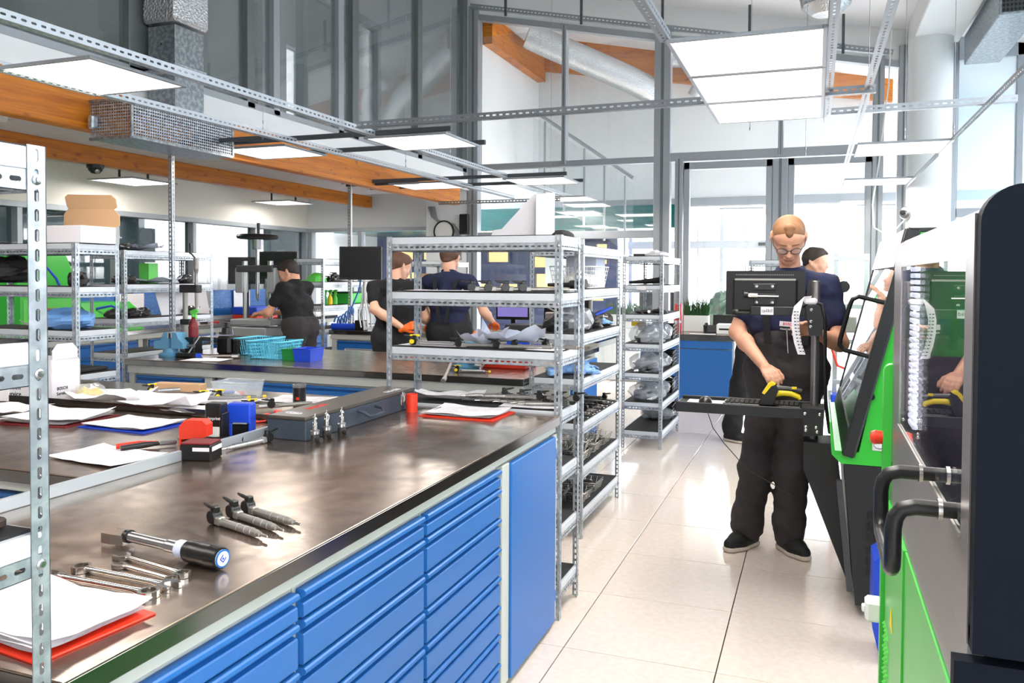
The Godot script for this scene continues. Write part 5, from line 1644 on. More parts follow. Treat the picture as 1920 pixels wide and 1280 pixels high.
func people() -> void:
	# the man in glasses at the tray
	var z := -4.66
	var p := person("man in glasses, navy t-shirt and dark overalls, looking down at the scanner on the tray", V(-0.14, 0, z), {
		"head": V(0.0, 1.698, 0.055), "neck": V(0.01, 1.545, -0.015), "sh_r": V(0.205, 1.455, 0.0), "sh_l": V(-0.205, 1.455, 0.0),
		"el_l": V(-0.262, 1.195, 0.03), "wr_l": V(-0.098, 1.035, 0.30), "hd_l": V(-0.045, 0.995, 0.42), "hn_l": V(-0.1, 1, 0.35),
		"el_r": V(0.262, 1.15, 0.04), "wr_r": V(0.135, 1.215, 0.22), "hd_r": V(0.07, 1.26, 0.285), "hn_r": V(0.3, 0.3, -0.8),
		"hp_l": V(-0.098, 0.90, 0.0), "hp_r": V(0.085, 0.90, 0.0), "kn_l": V(-0.155, 0.46, 0.03), "kn_r": V(0.035, 0.46, 0.04), "an_l": V(-0.2, 0.10, -0.02), "an_r": V(0.018, 0.10, -0.01),
		"toe_l": V(-0.285, 0.03, 0.115), "toe_r": V(0.105, 0.03, 0.11)},
		{"fine": true, "pitch": 0.62, "yaw": 0.06, "skin": "skin", "hair": "hair_blond", "hair_h": 0.003, "hairline": 0.07, "forelock": true, "shirt": "navy_cloth", "trousers": "grey_cloth", "bib": true, "front": V(0, 0, 1), "curl": 0.32})
	var bd := part("badge", mb().box(V(0, 0.014, 0), V(0.085, 0.026, 0.002)), M.white_card, p, V(0.005, 1.238, 0.165), V(-0.1, 0, -0.06))
	part("badge_base", mb().box(V(0, -0.013, 0), V(0.085, 0.028, 0.002)), M.print_black, bd)
	lettering(bd, "BOSCH", 0.019, M.print_red, V(0.004, 0.014, 0.0015), Vector3.ZERO, 0.0006)
	lettering(bd, "Diesel Service", 0.0115, M.white_card, V(0, -0.013, 0.0015), Vector3.ZERO, 0.0006)
	part("zip_cord", mb().tube([V(0.0, 1.22, 0.172), V(0.004, 1.15, 0.17), V(0.008, 1.10, 0.168)], 0.002, 6), M.white_card, p)
	# man leaning behind him
	person("dark-haired man in black leaning towards a test stand behind the man in glasses", V(-0.5, 0, -7.7), {
		"head": V(0.49, 1.63, 0.0), "neck": V(0.40, 1.5, -0.03), "sh_l": V(0.36, 1.42, 0.2), "sh_r": V(0.33, 1.42, -0.2), "el_l": V(0.46, 1.24, 0.22), "wr_l": V(0.56, 1.46, 0.2), "hd_l": V(0.66, 1.5, 0.18), "hn_l": V(-0.3, 0.9, 0.3), "el_r": V(0.38, 1.15, -0.2), "wr_r": V(0.42, 1.05, -0.05), "hd_r": V(0.46, 1.0, 0.02),
		"hp_l": V(-0.06, 0.93, 0.09), "hp_r": V(-0.06, 0.93, -0.09), "kn_l": V(-0.13, 0.5, 0.1), "kn_r": V(0.1, 0.5, -0.1), "an_l": V(-0.2, 0.1, 0.06), "an_r": V(0.1, 0.1, -0.12), "toe_l": V(-0.06, 0.03, 0.13), "toe_r": V(0.28, 0.03, -0.1)},
		{"pitch": 0.1, "yaw": 1.25, "skin": "skin_pale", "hair": "hair_dark", "hair_h": 0.014, "hairline": 0.065, "shirt": "black_cloth", "trousers": "black_cloth", "front": V(1, 0, 0)})
	# two men with their backs to us
	person("brown-haired man seen from behind in navy t-shirt and dark overalls with an orange glove", V(-3.14, 0, -6.78), {
		"head": V(0.0, 1.65, -0.03), "neck": V(0.0, 1.535, 0.0), "sh_l": V(0.21, 1.45, 0.0), "sh_r": V(-0.21, 1.45, 0.0),
		"el_l": V(0.315, 1.17, -0.08), "wr_l": V(0.315, 1.06, -0.30), "hd_l": V(0.30, 1.02, -0.42), "hn_l": V(0, 1, 0), "el_r": V(-0.30, 1.17, -0.08), "wr_r": V(-0.2, 1.05, -0.3), "hd_r": V(-0.12, 1.02, -0.4),
		"hp_l": V(0.09, 0.9, 0), "hp_r": V(-0.09, 0.9, 0), "kn_l": V(0.11, 0.48, -0.03), "kn_r": V(-0.11, 0.48, -0.03), "an_l": V(0.13, 0.10, 0.02), "an_r": V(-0.13, 0.10, 0.02), "toe_l": V(0.16, 0.03, -0.16), "toe_r": V(-0.16, 0.03, -0.16)},
		{"pitch": 0.25, "yaw": PI, "skin": "skin_pale", "hair": "hair_brown", "hair_h": 0.01, "hairline": 0.07, "shirt": "navy_cloth", "trousers": "strap_cloth", "bib": true, "front": V(0, 0, -1), "gloves": true})
	person("reddish-haired man in black t-shirt beside the rack post, reaching with an orange glove", V(-3.55, 0, -6.5), {
		"head": V(0.03, 1.575, -0.04), "neck": V(0.0, 1.46, 0.0), "sh_l": V(0.19, 1.39, -0.06), "sh_r": V(-0.19, 1.39, 0.04),
		"el_r": V(-0.1, 1.2, 0.18), "wr_r": V(0.16, 1.03, 0.12), "hd_r": V(0.27, 1.07, 0.12), "hn_r": V(0.2, 0.4, 1.0), "el_l": V(0.2, 1.12, -0.2), "wr_l": V(0.15, 1.03, -0.4), "hd_l": V(0.12, 1.0, -0.5),
		"hp_l": V(0.085, 0.86, -0.02), "hp_r": V(-0.085, 0.86, 0.02), "kn_l": V(0.1, 0.46, -0.03), "kn_r": V(-0.11, 0.46, 0.0), "an_l": V(0.12, 0.10, 0.02), "an_r": V(-0.13, 0.10, 0.04), "toe_l": V(0.16, 0.03, -0.15), "toe_r": V(-0.12, 0.03, -0.14)},
		{"pitch": 0.3, "yaw": PI - 0.5, "skin": "skin_pale", "hair": "hair_brown", "hair_h": 0.012, "hairline": 0.065, "shirt": "black_cloth", "trousers": "strap_cloth", "bib": true, "front": V(0.15, 0, -0.99), "gloves": true})
	# man at the press
	person("stocky man in black t-shirt and grey trousers bending over the hand press", V(-4.98, 0, -7.05), {
		"head": V(-0.10, 1.52, -0.02), "neck": V(-0.03, 1.43, 0.0), "sh_l": V(-0.02, 1.37, 0.2), "sh_r": V(0.0, 1.37, -0.2),
		"el_l": V(-0.16, 1.12, 0.24), "wr_l": V(-0.36, 1.1, 0.1), "hd_l": V(-0.46, 1.1, 0.05), "hn_l": V(0, 1, 0), "el_r": V(-0.15, 1.1, -0.24), "wr_r": V(-0.36, 1.1, -0.15), "hd_r": V(-0.45, 1.08, -0.12),
		"hp_l": V(0.06, 0.9, 0.1), "hp_r": V(0.06, 0.9, -0.1), "kn_l": V(0.05, 0.48, 0.11), "kn_r": V(0.05, 0.48, -0.11), "an_l": V(0.09, 0.10, 0.12), "an_r": V(0.09, 0.10, -0.12), "toe_l": V(-0.08, 0.03, 0.14), "toe_r": V(-0.08, 0.03, -0.14)},
		{"pitch": 0.45, "yaw": -1.35, "skin": "skin", "hair": "hair_dark", "hair_h": 0.009, "hairline": 0.065, "shirt": "black_cloth", "trousers": "grey_cloth", "front": V(-1, 0, 0.1)})

# ---------------------------------------------------------------- paper, bags, small goods
func sheet_mesh(w: float, d: float, curl: float, sd: int, nu := 8, nv := 6) -> MB:
	var nz := FastNoiseLite.new()
	nz.seed = sd
	nz.frequency = 1.6 / maxf(w, d)
	var pts := []
	for j in nv:
		for i in nu:
			var u := float(i) / (nu - 1) - 0.5
			var v := float(j) / (nv - 1) - 0.5
			var edge := pow(absf(u) * 2.0, 3.0) + pow(absf(v) * 2.0, 3.0)
			pts.append(V(u * w, 0.001 + curl * (0.35 + 0.65 * edge) * (0.5 + 0.5 * nz.get_noise_2d(u * w + sd, v * d)), v * d))
	return mb().sheet(pts, nu, nv)

func print_mesh(w: float, d: float, rows: int, sd: int) -> MB:
	var m := mb()
	var r := RandomNumberGenerator.new()
	r.seed = sd
	for k in rows:
		var z := -d * 0.5 + d * (k + 0.5) / rows
		var x0 := -w * 0.42
		while x0 < w * 0.4:
			var l := r.randf_range(0.02, 0.09) * w / 0.21
			if r.randf() < 0.6:
				m.box(V(x0 + l * 0.5, 0, z), V(l, 0.0004, 0.0011))
			x0 += l + 0.012
	return m

func paper(label: String, p: Vector3, yaw: float, w := 0.297, d := 0.21, curl := 0.006, sd := 1, tint := "paper", rows := 9) -> Node3D:
	var t := thing("paper_sheet", label, "paper", "", p, yaw)
	part("sheet", sheet_mesh(w, d, curl, sd), M[tint], t)
	if rows > 0:
		part("print_lines", print_mesh(w * 0.9, d * 0.85, rows, sd), M.print_grey, t, V(0, 0.0016 + curl * 0.55, 0))
	return t

func clipboard(label: String, p: Vector3, yaw: float, board: String, w := 0.32, d := 0.235, sheets := 3, sd := 1, clip := true, lines := 9) -> Node3D:
	var t := thing("clipboard", label, "clipboard", "", p, yaw)
	part("board", mb().box(V(0, 0.002, 0), V(w, 0.004, d), 0.001), M[board], t)
	for k in sheets:
		part("sheet", sheet_mesh(w * 0.93, d * 0.9, 0.008 + 0.003 * k, sd + k), M.paper, t, V(-0.006 + 0.004 * k, 0.0045 + 0.0022 * k, 0.003 * (k % 2)), V(0, 0.02 * k, 0))
	if lines > 0:
		part("print_lines", print_mesh(w * 0.8, d * 0.75, lines, sd), M.print_grey, t, V(0, 0.0115 + 0.003 * sheets, 0))
	if clip:
		part("spring_clip", mb().box(V(-w * 0.5 + 0.012, 0.008, 0), V(0.02, 0.008, 0.09), 0.003).tube([V(-w * 0.5 + 0.02, 0.012, -0.035), V(-w * 0.5 + 0.035, 0.02, -0.02), V(-w * 0.5 + 0.035, 0.02, 0.02), V(-w * 0.5 + 0.02, 0.012, 0.035)], 0.002, 6), M.steel, t)
	return t

func lump(r: Vector3, amp: float, sd: int, freq := 14.0, rows := 12, seg := 18, flat := 0.0) -> MB:   # crumpled closed skin
	var nz := FastNoiseLite.new()
	nz.seed = sd
	nz.frequency = freq
	nz.fractal_type = FastNoiseLite.FRACTAL_RIDGED
	nz.fractal_octaves = 2
	var g := []
	for i in rows + 1:
		var a := -PI / 2 + PI * i / rows
		for k in seg:
			var b := TAU * k / seg
			var q := V(cos(a) * cos(b), sin(a), -cos(a) * sin(b)) * r
			q += q.normalized() * amp * nz.get_noise_3d(q.x + sd, q.y, q.z)
			q.y = maxf(q.y, -r.y * flat) if flat > 0.0 else q.y
			g.append(q)
	var m := mb()
	for i in rows:
		for k in seg:
			var l := (k + 1) % seg
			m.face(g[i * seg + k], g[i * seg + l], g[(i + 1) * seg + l])
			m.face(g[i * seg + k], g[(i + 1) * seg + l], g[(i + 1) * seg + k])
	return m

func bag(label: String, p: Vector3, r: Vector3, m := "bag_plastic", sd := 1, fill := "") -> Node3D:
	var t := thing("plastic_bag", label, "bag", "", p)
	part("film", lump(r, r.y * 0.55, sd, 0.9 / r.x, 12, 18, 0.85), M[m], t, V(0, r.y * 0.85, 0))
	if fill:
		part("contents", lump(r * 0.72, r.y * 0.5, sd + 9, 1.6 / r.x, 10, 14, 0.9), M[fill], t, V(0, r.y * 0.68, 0))
	return t

func glove(label: String, p: Vector3, yaw: float, s := 1.0, m := "glove_blue", sd := 1) -> Node3D:
	var t := thing("rubber_glove", label, "glove", "", p, yaw)
	var b := [[V(-0.1, 0.018, 0), V(0.03, 0.022, 0), 0.032, 0.038]]
	for i in 4:
		b.append([V(0.03, 0.02, -0.03 + 0.02 * i), V(0.10 + 0.01 * (i % 2), 0.012, -0.05 + 0.03 * i), 0.013, 0.008])
	b.append([V(-0.02, 0.02, 0.03), V(0.03, 0.012, 0.075), 0.013, 0.009])
	var sb := []
	for q in b:
		sb.append([q[0] * s, q[1] * s, q[2] * s * 0.8, q[3] * s * 0.8])
	var g := mb()
	blob(g, sb, 0.009 * s, 0.02, [[V(0, 0.001, 0), V(0, 1, 0)]], 0.014, 28.0)
	part("skin", g, M[m], t)
	return t

func basket(label: String, p: Vector3, yaw: float, sx: float, sy: float, sz: float, m: String, n := 9, wirer := 0.0025) -> Node3D:
	var t := thing("basket", label, "basket", "", p, yaw)
	var hx := sx * 0.5; var hz := sz * 0.5
	var k := 0.85
	part("rim", mb().tube([V(-hx, sy, -hz), V(hx, sy, -hz), V(hx, sy, hz), V(-hx, sy, hz)], wirer * 1.8, 6, true), M[m], t)
	part("foot_ring", mb().tube([V(-hx * k, 0.004, -hz * k), V(hx * k, 0.004, -hz * k), V(hx * k, 0.004, hz * k), V(-hx * k, 0.004, hz * k)], wirer * 1.5, 6, true), M[m], t)
	var w := mb()
	for i in n + 1:
		var f := -1.0 + 2.0 * i / n
		for s in [-1.0, 1.0]:
			w.tube([V(f * hx * k, 0.004, s * hz * k), V(f * hx, sy, s * hz)], wirer, 4, false, false)
			w.tube([V(s * hx * k, 0.004, f * hz * k), V(s * hx, sy, f * hz)], wirer, 4, false, false)
		w.tube([V(f * hx * k, 0.004, -hz * k), V(f * hx * k, 0.004, hz * k)], wirer, 4, false, false)
	for i in range(1, 5):
		var f := i / 5.0
		var kk: float = lerp(k, 1.0, f)
		w.tube([V(-hx * kk, sy * f, -hz * kk), V(hx * kk, sy * f, -hz * kk), V(hx * kk, sy * f, hz * kk), V(-hx * kk, sy * f, hz * kk)], wirer, 4, true)
	part("mesh_wall", w, M[m], t)
	return t

func tray(label: String, p: Vector3, yaw: float, sx: float, sy: float, sz: float, m: String, called := "parts_tray", cat := "tray") -> Node3D:
	var t := thing(called, label, cat, "", p, yaw)
	var b := mb()
	var k := 0.88
	var hx := sx * 0.5; var hz := sz * 0.5
	var th := 0.003
	var o := [V(-hx, sy, -hz), V(hx, sy, -hz), V(hx, sy, hz), V(-hx, sy, hz)]
	var l := [V(-hx * k, 0, -hz * k), V(hx * k, 0, -hz * k), V(hx * k, 0, hz * k), V(-hx * k, 0, hz * k)]
	for i in 4:
		var j := (i + 1) % 4
		b.quad(l[j], l[i], o[i], o[j])
		var ii := V(th * signf(o[i].x), 0, th * signf(o[i].z)); var jj := V(th * signf(o[j].x), 0, th * signf(o[j].z))
		b.quad(l[i] - ii + V(0, th, 0), l[j] - jj + V(0, th, 0), o[j] - jj, o[i] - ii)
		b.quad(o[i] - ii, o[j] - jj, o[j], o[i])
	b.quad(l[0], l[1], l[2], l[3])
	b.quad(l[3] + V(0, th, 0), l[2] + V(0, th, 0), l[1] + V(0, th, 0), l[0] + V(0, th, 0))
	part("shell", b, M[m], t)
	part("rim", mb().tube(o, 0.004, 6, true), M[m], t)
	return t

# fuel injector lying along +X, head at the left end, resting on y = 0
func injector(label: String, p: Vector3, yaw: float, kind := 0, group := "") -> Node3D:
	var t := thing("fuel_injector", label, "injector", group, p, yaw)
	var r := 0.0092
	var body := mb(V(0, r + 0.001, 0), V(0, 0, -PI / 2))
	body.lathe([Vector2(0, -0.045), Vector2(r, -0.045), Vector2(r, 0.03), Vector2(r * 0.93, 0.031), Vector2(r * 0.93, 0.033), Vector2(r, 0.034), Vector2(r, 0.082), Vector2(r * 0.9, 0.084), Vector2(r * 0.9, 0.1), Vector2(r * 0.7, 0.103), Vector2(r * 0.7, 0.112), Vector2(0, 0.112)], 14)
	var bo := part("barrel", body, M.dark_steel if kind == 0 else M.steel, t)
	for x in [0.03, 0.06, 0.083]:
		part("ring", mb(V(x, r + 0.001, 0), V(0, 0, -PI / 2)).lathe([Vector2(r, -0.0008), Vector2(r + 0.0006, -0.0005), Vector2(r + 0.0006, 0.0005), Vector2(r, 0.0008)], 14), M.steel, bo)
	part("nozzle", mb(V(0.112, r + 0.001, 0), V(0, 0, -PI / 2)).lathe([Vector2(0, 0), Vector2(0.0036, 0), Vector2(0.0034, 0.022), Vector2(0.0018, 0.026), Vector2(0, 0.027)], 10), M.chrome, t)
	part("collar", mb().box(V(-0.048, r + 0.002, 0), V(0.022, 0.02, 0.02), 0.003), M.dark_steel, t)
	var hd := mb()
	hd.at(V(-0.070, 0.0175, 0), V(PI / 2, 0, 0)).lathe([Vector2(0, -0.012), Vector2(0.015, -0.012), Vector2(0.017, -0.008), Vector2(0.017, 0.008), Vector2(0.015, 0.012), Vector2(0, 0.012)], 14)
	hd.at().box(V(-0.066, 0.034, 0), V(0.018, 0.02, 0.018), 0.003)
	var hp := part("head", hd, M.black_plastic, t)
	part("plug", mb().tube([V(-0.07, 0.036, 0), V(-0.092, 0.039, 0), V(-0.112, 0.042, 0)], [0.004, 0.0048, 0.0028], 8), M.black_plastic, hp)
	if kind == 1:
		part("cap", mb(V(-0.072, 0.018, 0.013), V(PI / 2, 0, 0)).lathe([Vector2(0, 0), Vector2(0.009, 0), Vector2(0.01, 0.007), Vector2(0, 0.008)], 12), M.yellow_plastic, hp)
		part("cap", mb().tube([V(-0.085, 0.042, 0), V(-0.045, 0.043, 0)], 0.005, 8), M.yellow_plastic, hp)
		part("tip_cap", mb(V(0.128, r + 0.001, 0), V(0, 0, -PI / 2)).lathe([Vector2(0, 0), Vector2(0.007, 0), Vector2(0.007, 0.014), Vector2(0, 0.015)], 10), M.yellow_plastic, t)
	return t

func wrench(label: String, a: Vector3, b: Vector3, s: float, ring_first: bool) -> Node3D:   # combination wrench from a to b
	var d := b - a
	var t := thing("combination_wrench", label, "wrench", "", a, atan2(-d.z, d.x))
	var L := d.length()
	var rx := 0.0 if ring_first else L
	var ox := L if ring_first else 0.0
	var dirx := 1.0 if ring_first else -1.0
	var rr := 0.0165 * s
	var ring := mb()
	var th := 0.011 * s
	var seg := 12
	for k in seg:
		var a0 := TAU * k / seg; var a1 := TAU * (k + 1) / seg
		var o0 := V(cos(a0), 0, sin(a0)); var o1 := V(cos(a1), 0, sin(a1))
		var y0 := V(0, 0.001, 0); var y1 := V(0, th, 0)
		var c := V(rx, 0, 0)
		var ri0 := rr * (0.66 if k % 2 == 0 else 0.72); var ri1 := rr * (0.72 if k % 2 == 0 else 0.66)
		ring.quad(c + o1 * rr + y0, c + o0 * rr + y0, c + o0 * rr + y1, c + o1 * rr + y1)
		ring.quad(c + o0 * ri0 + y0, c + o1 * ri1 + y0, c + o1 * ri1 + y1, c + o0 * ri0 + y1)
		ring.quad(c + o0 * ri0 + y1, c + o1 * ri1 + y1, c + o1 * rr + y1, c + o0 * rr + y1)
		ring.quad(c + o1 * ri1 + y0, c + o0 * ri0 + y0, c + o0 * rr + y0, c + o1 * rr + y0)
	part("ring_end", ring, M.chrome, t)
	var sh := mb()
	var w := 0.0068 * s
	var x0: float = minf(rx + dirx * rr * 0.9, ox - dirx * 0.016 * s)
	var x1: float = maxf(rx + dirx * rr * 0.9, ox - dirx * 0.016 * s)
	sh.tube([V(x0, th * 0.55, 0), V(lerp(x0, x1, 0.12), th * 0.62, 0), V(lerp(x0, x1, 0.88), th * 0.62, 0), V(x1, th * 0.5, 0)], [w * 0.9, w * 0.72, w * 0.66, w * 0.9], 8)
	part("shank", sh, M.chrome, t)
	var jaw := mb(V(ox, 0, 0), V(-PI / 2, 0, 0))
	var q := 0.0175 * s
	var e := dirx
	var poly := PackedVector2Array([Vector2(-e * 0.022 * s, 0.006 * s), Vector2(-e * 0.012 * s, q * 0.8), Vector2(e * 0.004 * s, q), Vector2(e * 0.016 * s, q * 0.75), Vector2(e * 0.014 * s, q * 0.5), Vector2(-e * 0.004 * s, q * 0.5), Vector2(-e * 0.009 * s, 0.0), Vector2(-e * 0.004 * s, -q * 0.5), Vector2(e * 0.014 * s, -q * 0.5), Vector2(e * 0.016 * s, -q * 0.75), Vector2(e * 0.004 * s, -q), Vector2(-e * 0.012 * s, -q * 0.8), Vector2(-e * 0.022 * s, -0.006 * s)])
	jaw.prism(poly, 0.001, th * 0.9)
	part("open_end", jaw, M.chrome, t)
	return t

func main_bench_goods() -> void:
	var y := 0.9
	clipboard("red folder with a thick sheaf of papers beside the slotted post", V(-1.255, y, -1.022), -0.12, "red_plastic", 0.335, 0.215, 5, 11, false, 0)
	# torque wrench
	var a := V(-1.45, y, -1.372)
	var b := V(-1.113, y, -1.325)
	var d := b - a
	var t := thing("torque_wrench", "torque wrench with a black handle and blue end cap", "wrench", "", a, atan2(-d.z, d.x))
	var ay := 0.024
	part("shaft", mb(V(0.05, ay, 0), V(0, 0, -PI / 2)).lathe([Vector2(0, 0), Vector2(0.0115, 0), Vector2(0.0115, 0.125), Vector2(0.014, 0.13), Vector2(0.014, 0.165), Vector2(0, 0.165)], 18), M.steel, t)
	part("collar", mb(V(0.045, ay, 0), V(0, 0, -PI / 2)).lathe([Vector2(0, 0), Vector2(0.0145, 0), Vector2(0.0145, 0.012), Vector2(0, 0.012)], 18), M.black_plastic, t)
	part("head", mb(V(0.0, 0.006, 0), V(-PI / 2, 0, 0)).prism(PackedVector2Array([Vector2(-0.02, 0.02), Vector2(0.0, 0.022), Vector2(0.05, 0.014), Vector2(0.05, -0.014), Vector2(0.015, -0.02), Vector2(-0.012, -0.022), Vector2(-0.02, -0.016), Vector2(-0.002, -0.01), Vector2(0.004, 0.0), Vector2(-0.004, 0.009)]), 0.0, 0.022), M.chrome, t)
	part("scale_band", mb(V(0.213, ay, 0), V(0, 0, -PI / 2)).lathe([Vector2(0, 0), Vector2(0.018, 0), Vector2(0.018, 0.022), Vector2(0, 0.022)], 20), M.paper_blue, t)
	part("handle", mb(V(0.234, ay, 0), V(0, 0, -PI / 2)).lathe([Vector2(0, 0), Vector2(0.017, 0), Vector2(0.0225, 0.008), Vector2(0.0235, 0.025), Vector2(0.0225, 0.045), Vector2(0.0235, 0.075), Vector2(0.0215, 0.1), Vector2(0.0205, 0.104), Vector2(0, 0.104)], 20), M.black_plastic, t)
	var cap := part("end_cap", mb(V(0.338, ay, 0), V(0, 0, -PI / 2)).lathe([Vector2(0, 0), Vector2(0.018, 0), Vector2(0.017, 0.0025), Vector2(0, 0.003)], 20), M.white_plastic, t)
	part("cap_ring", mb(V(0.3395, ay, 0), V(0, 0, -PI / 2)).lathe([Vector2(0.0145, 0.0), Vector2(0.0185, 0.0), Vector2(0.018, 0.002), Vector2(0.015, 0.002)], 20), M.blue_paint, cap)
	part("cap_mark", mb(V(0.3412, ay, 0), V(PI / 4, 0, 0)).box(V(0, 0.005, 0), V(0.0008, 0.002, 0.012)).box(V(0, -0.005, 0), V(0.0008, 0.002, 0.012)).box(V(0, 0, 0.005), V(0.0008, 0.012, 0.002)).box(V(0, 0, 0), V(0.0008, 0.004, 0.004)), M.blue_plastic, cap)
	wrench("small combination wrench next to the torque wrench", V(-1.355, y, -1.303), V(-1.162, y, -1.268), 0.95, false)
	wrench("smallest combination wrench, its ring under its neighbour", V(-1.318, y, -1.262), V(-1.165, y, -1.24), 0.78, false)
	wrench("large combination wrench with its ring end away from the bench edge", V(-1.372, y, -1.218), V(-1.142, y, -1.208), 1.15, true)
	wrench("large combination wrench next to the white papers", V(-1.39, y, -1.168), V(-1.148, y, -1.165), 1.2, false)
	injector("grey fuel injector with a black head, the one closest to the wrenches", V(-1.275, y, -1.548), -0.3)
	injector("grey fuel injector with a black head, middle of a row of three", V(-1.268, y, -1.603), -0.33)
	injector("grey fuel injector with a black head, last of a row of three", V(-1.258, y, -1.65), -0.3)
	# long toolbox
	t = thing("tool_case", "long dark grey metal tool case with a hinged handle", "tool case", "", V(-1.79, y, -2.893))
	part("body", mb().box(V(0, 0.036, 0), V(0.166, 0.072, 0.845), 0.003), M.toolbox_paint, t)
	var lid := part("lid", mb().box(V(0, 0.079, 0), V(0.17, 0.014, 0.85), 0.004), M.toolbox_lid, t)
	lettering(lid, "BOSCH", 0.04, M.print_red, V(-0.02, 0.0865, 0.2), V(-PI / 2, PI / 2, 0))
	lettering(lid, "CRI", 0.022, M.white_card, V(-0.015, 0.0865, 0.355), V(-PI / 2, 0, 0))
	var oval := []
	for k in 20:
		oval.append(V(-0.015 + 0.034 * cos(TAU * k / 20.0), 0.0865, 0.355 + 0.018 * sin(TAU * k / 20.0)))
	part("oval_mark", mb().tube(oval, 0.0014, 5, true), M.white_card, lid)
	lettering(lid, "CRI-230", 0.036, M.white_card, V(0.035, 0.0865, -0.3), V(-PI / 2, PI / 2, 0))
	part("handle", mb().tube([V(0.083, 0.055, 0.07), V(0.115, 0.05, 0.07), V(0.13, 0.035, 0.055), V(0.13, 0.03, 0.0), V(0.13, 0.035, -0.055), V(0.115, 0.05, -0.07), V(0.083, 0.055, -0.07)], 0.0065, 10), M.toolbox_paint, t)
	for z in [0.30, -0.30]:
		part("latch", mb().tube([V(0.085, 0.085, z), V(0.094, 0.075, z + 0.008), V(0.094, 0.045, z + 0.006), V(0.087, 0.03, z), V(0.094, 0.045, z - 0.006), V(0.094, 0.075, z - 0.008)], 0.003, 6, true).box(V(0.084, 0.05, z), V(0.006, 0.05, 0.016), 0.002), M.chrome, t)
	# nozzle holders
	for q in [[-1.668, -2.47, "the one at the corner"], [-1.672, -2.55, "the middle one"], [-1.655, -2.625, "the one with a silver stub"]]:
		t = thing("nozzle_holder", "upright steel nozzle holder by the tool case, %s" % q[2], "nozzle holder", "", V(q[0], y, q[1]))
		part("base", mb().lathe([Vector2(0, 0), Vector2(0.014, 0), Vector2(0.015, 0.01), Vector2(0.015, 0.03), Vector2(0, 0.03)], 14), M.cast_iron, t)
		part("nut", mb().lathe([Vector2(0.017, 0.028), Vector2(0.019, 0.031), Vector2(0.019, 0.042), Vector2(0.015, 0.045), Vector2(0.01, 0.046), Vector2(0.01, 0.058), Vector2(0.0085, 0.06), Vector2(0, 0.06)], 6), M.steel, t)
		part("tip", mb().lathe([Vector2(0.0085, 0.058), Vector2(0.0095, 0.062), Vector2(0.0095, 0.07), Vector2(0.006, 0.073), Vector2(0.006, 0.08), Vector2(0.008, 0.083), Vector2(0.006, 0.09), Vector2(0.0025, 0.093), Vector2(0.0025, 0.102), Vector2(0, 0.103)], 12), M.chrome, t)
		part("stub", mb().tube([V(0.008, 0.012, 0.004), V(0.036, 0.012, 0.014)], 0.009, 12), M.cast_iron, t)
	t = thing("red_cup", "small plain red plastic cup behind the tool case", "cup", "", V(-1.655, y, -3.19))
	part("cup_wall", mb().lathe([Vector2(0, 0), Vector2(0.025, 0), Vector2(0.0255, 0.078), Vector2(0.022, 0.078), Vector2(0.0215, 0.006), Vector2(0, 0.006)], 24), M.red_plastic, t)
	clipboard("red clipboard with handwritten forms at the far end of the bench", V(-1.40, y, -3.215), -0.03, "red_plastic", 0.345, 0.25, 3, 31)
	# ink stamps by the steel lip
	t = thing("ink_stamp", "low black ink stamp box with a white label strip", "stamp", "", V(-1.862, y, -2.115), 0.28)
	part("case", mb().box(V(0, 0.026, 0), V(0.105, 0.052, 0.085), 0.004), M.black_plastic, t)
	part("lid", mb().box(V(0, 0.055, 0), V(0.1, 0.006, 0.08), 0.002), M.dark_red, t)
	part("label_plate", mb().box(V(0.0535, 0.038, 0.0), V(0.001, 0.014, 0.07)), M.white_card, t)
	part("label_plate", mb().box(V(0.02, 0.038, 0.0433), V(0.055, 0.012, 0.001)), M.white_card, t)
	t = thing("ink_stamp", "orange-red rounded ink stamp behind the low black one", "stamp", "", V(-1.985, y, -2.235), 0.3)
	part("body", mb().prism(PackedVector2Array([Vector2(-0.05, 0.0), Vector2(-0.044, 0.0), Vector2(-0.044, 0.035), Vector2(0.03, 0.04), Vector2(0.045, 0.045), Vector2(0.045, 0.085), Vector2(0.03, 0.1), Vector2(-0.03, 0.1), Vector2(-0.05, 0.08)]), -0.026, 0.026), M.red_plastic, t)
	part("pad", mb().box(V(0.0, 0.018, 0), V(0.075, 0.035, 0.044), 0.003), M.black_plastic, t)
	t = thing("ink_stamp", "tall black self-inking stamp with a silver window", "stamp", "", V(-2.02, y, -2.375), 0.2)
	part("body", mb().box(V(0, 0.093, 0), V(0.062, 0.085, 0.055), 0.005), M.black_plastic, t)
	part("window_frame", mb().box(V(0.0, 0.032, 0.0), V(0.05, 0.046, 0.05), 0.004), M.white_plastic, t)
	part("foot", mb().box(V(0.03, 0.05, 0), V(0.012, 0.10, 0.052), 0.003), M.black_plastic, t)
	lettering(t, "imprint", 0.013, M.white_card, V(0.006, 0.082, 0.0282), Vector3.ZERO)
	t = thing("ink_stamp", "bright blue self-inking stamp with a grey sill", "stamp", "", V(-1.99, y, -2.475), 0.25)
	part("body", mb().box(V(0, 0.085, 0), V(0.09, 0.075, 0.055), 0.006), M.blue_plastic, t)
	part("side", mb().box(V(-0.036, 0.04, 0), V(0.02, 0.08, 0.05), 0.004), M.blue_plastic, t)
	part("side", mb().box(V(0.04, 0.04, 0), V(0.01, 0.08, 0.05), 0.003), M.blue_plastic, t)
	part("drum", mb().box(V(0.0, 0.022, 0.0), V(0.06, 0.044, 0.044), 0.004), M.black_plastic, t)
	part("sill", mb().box(V(0.004, 0.05, 0.012), V(0.055, 0.008, 0.03), 0.002), M.grey_plastic, t)
	injector("silver fuel injector lying against the steel lip beside the stamps", V(-1.838, y, -2.345), -1.76, 2)
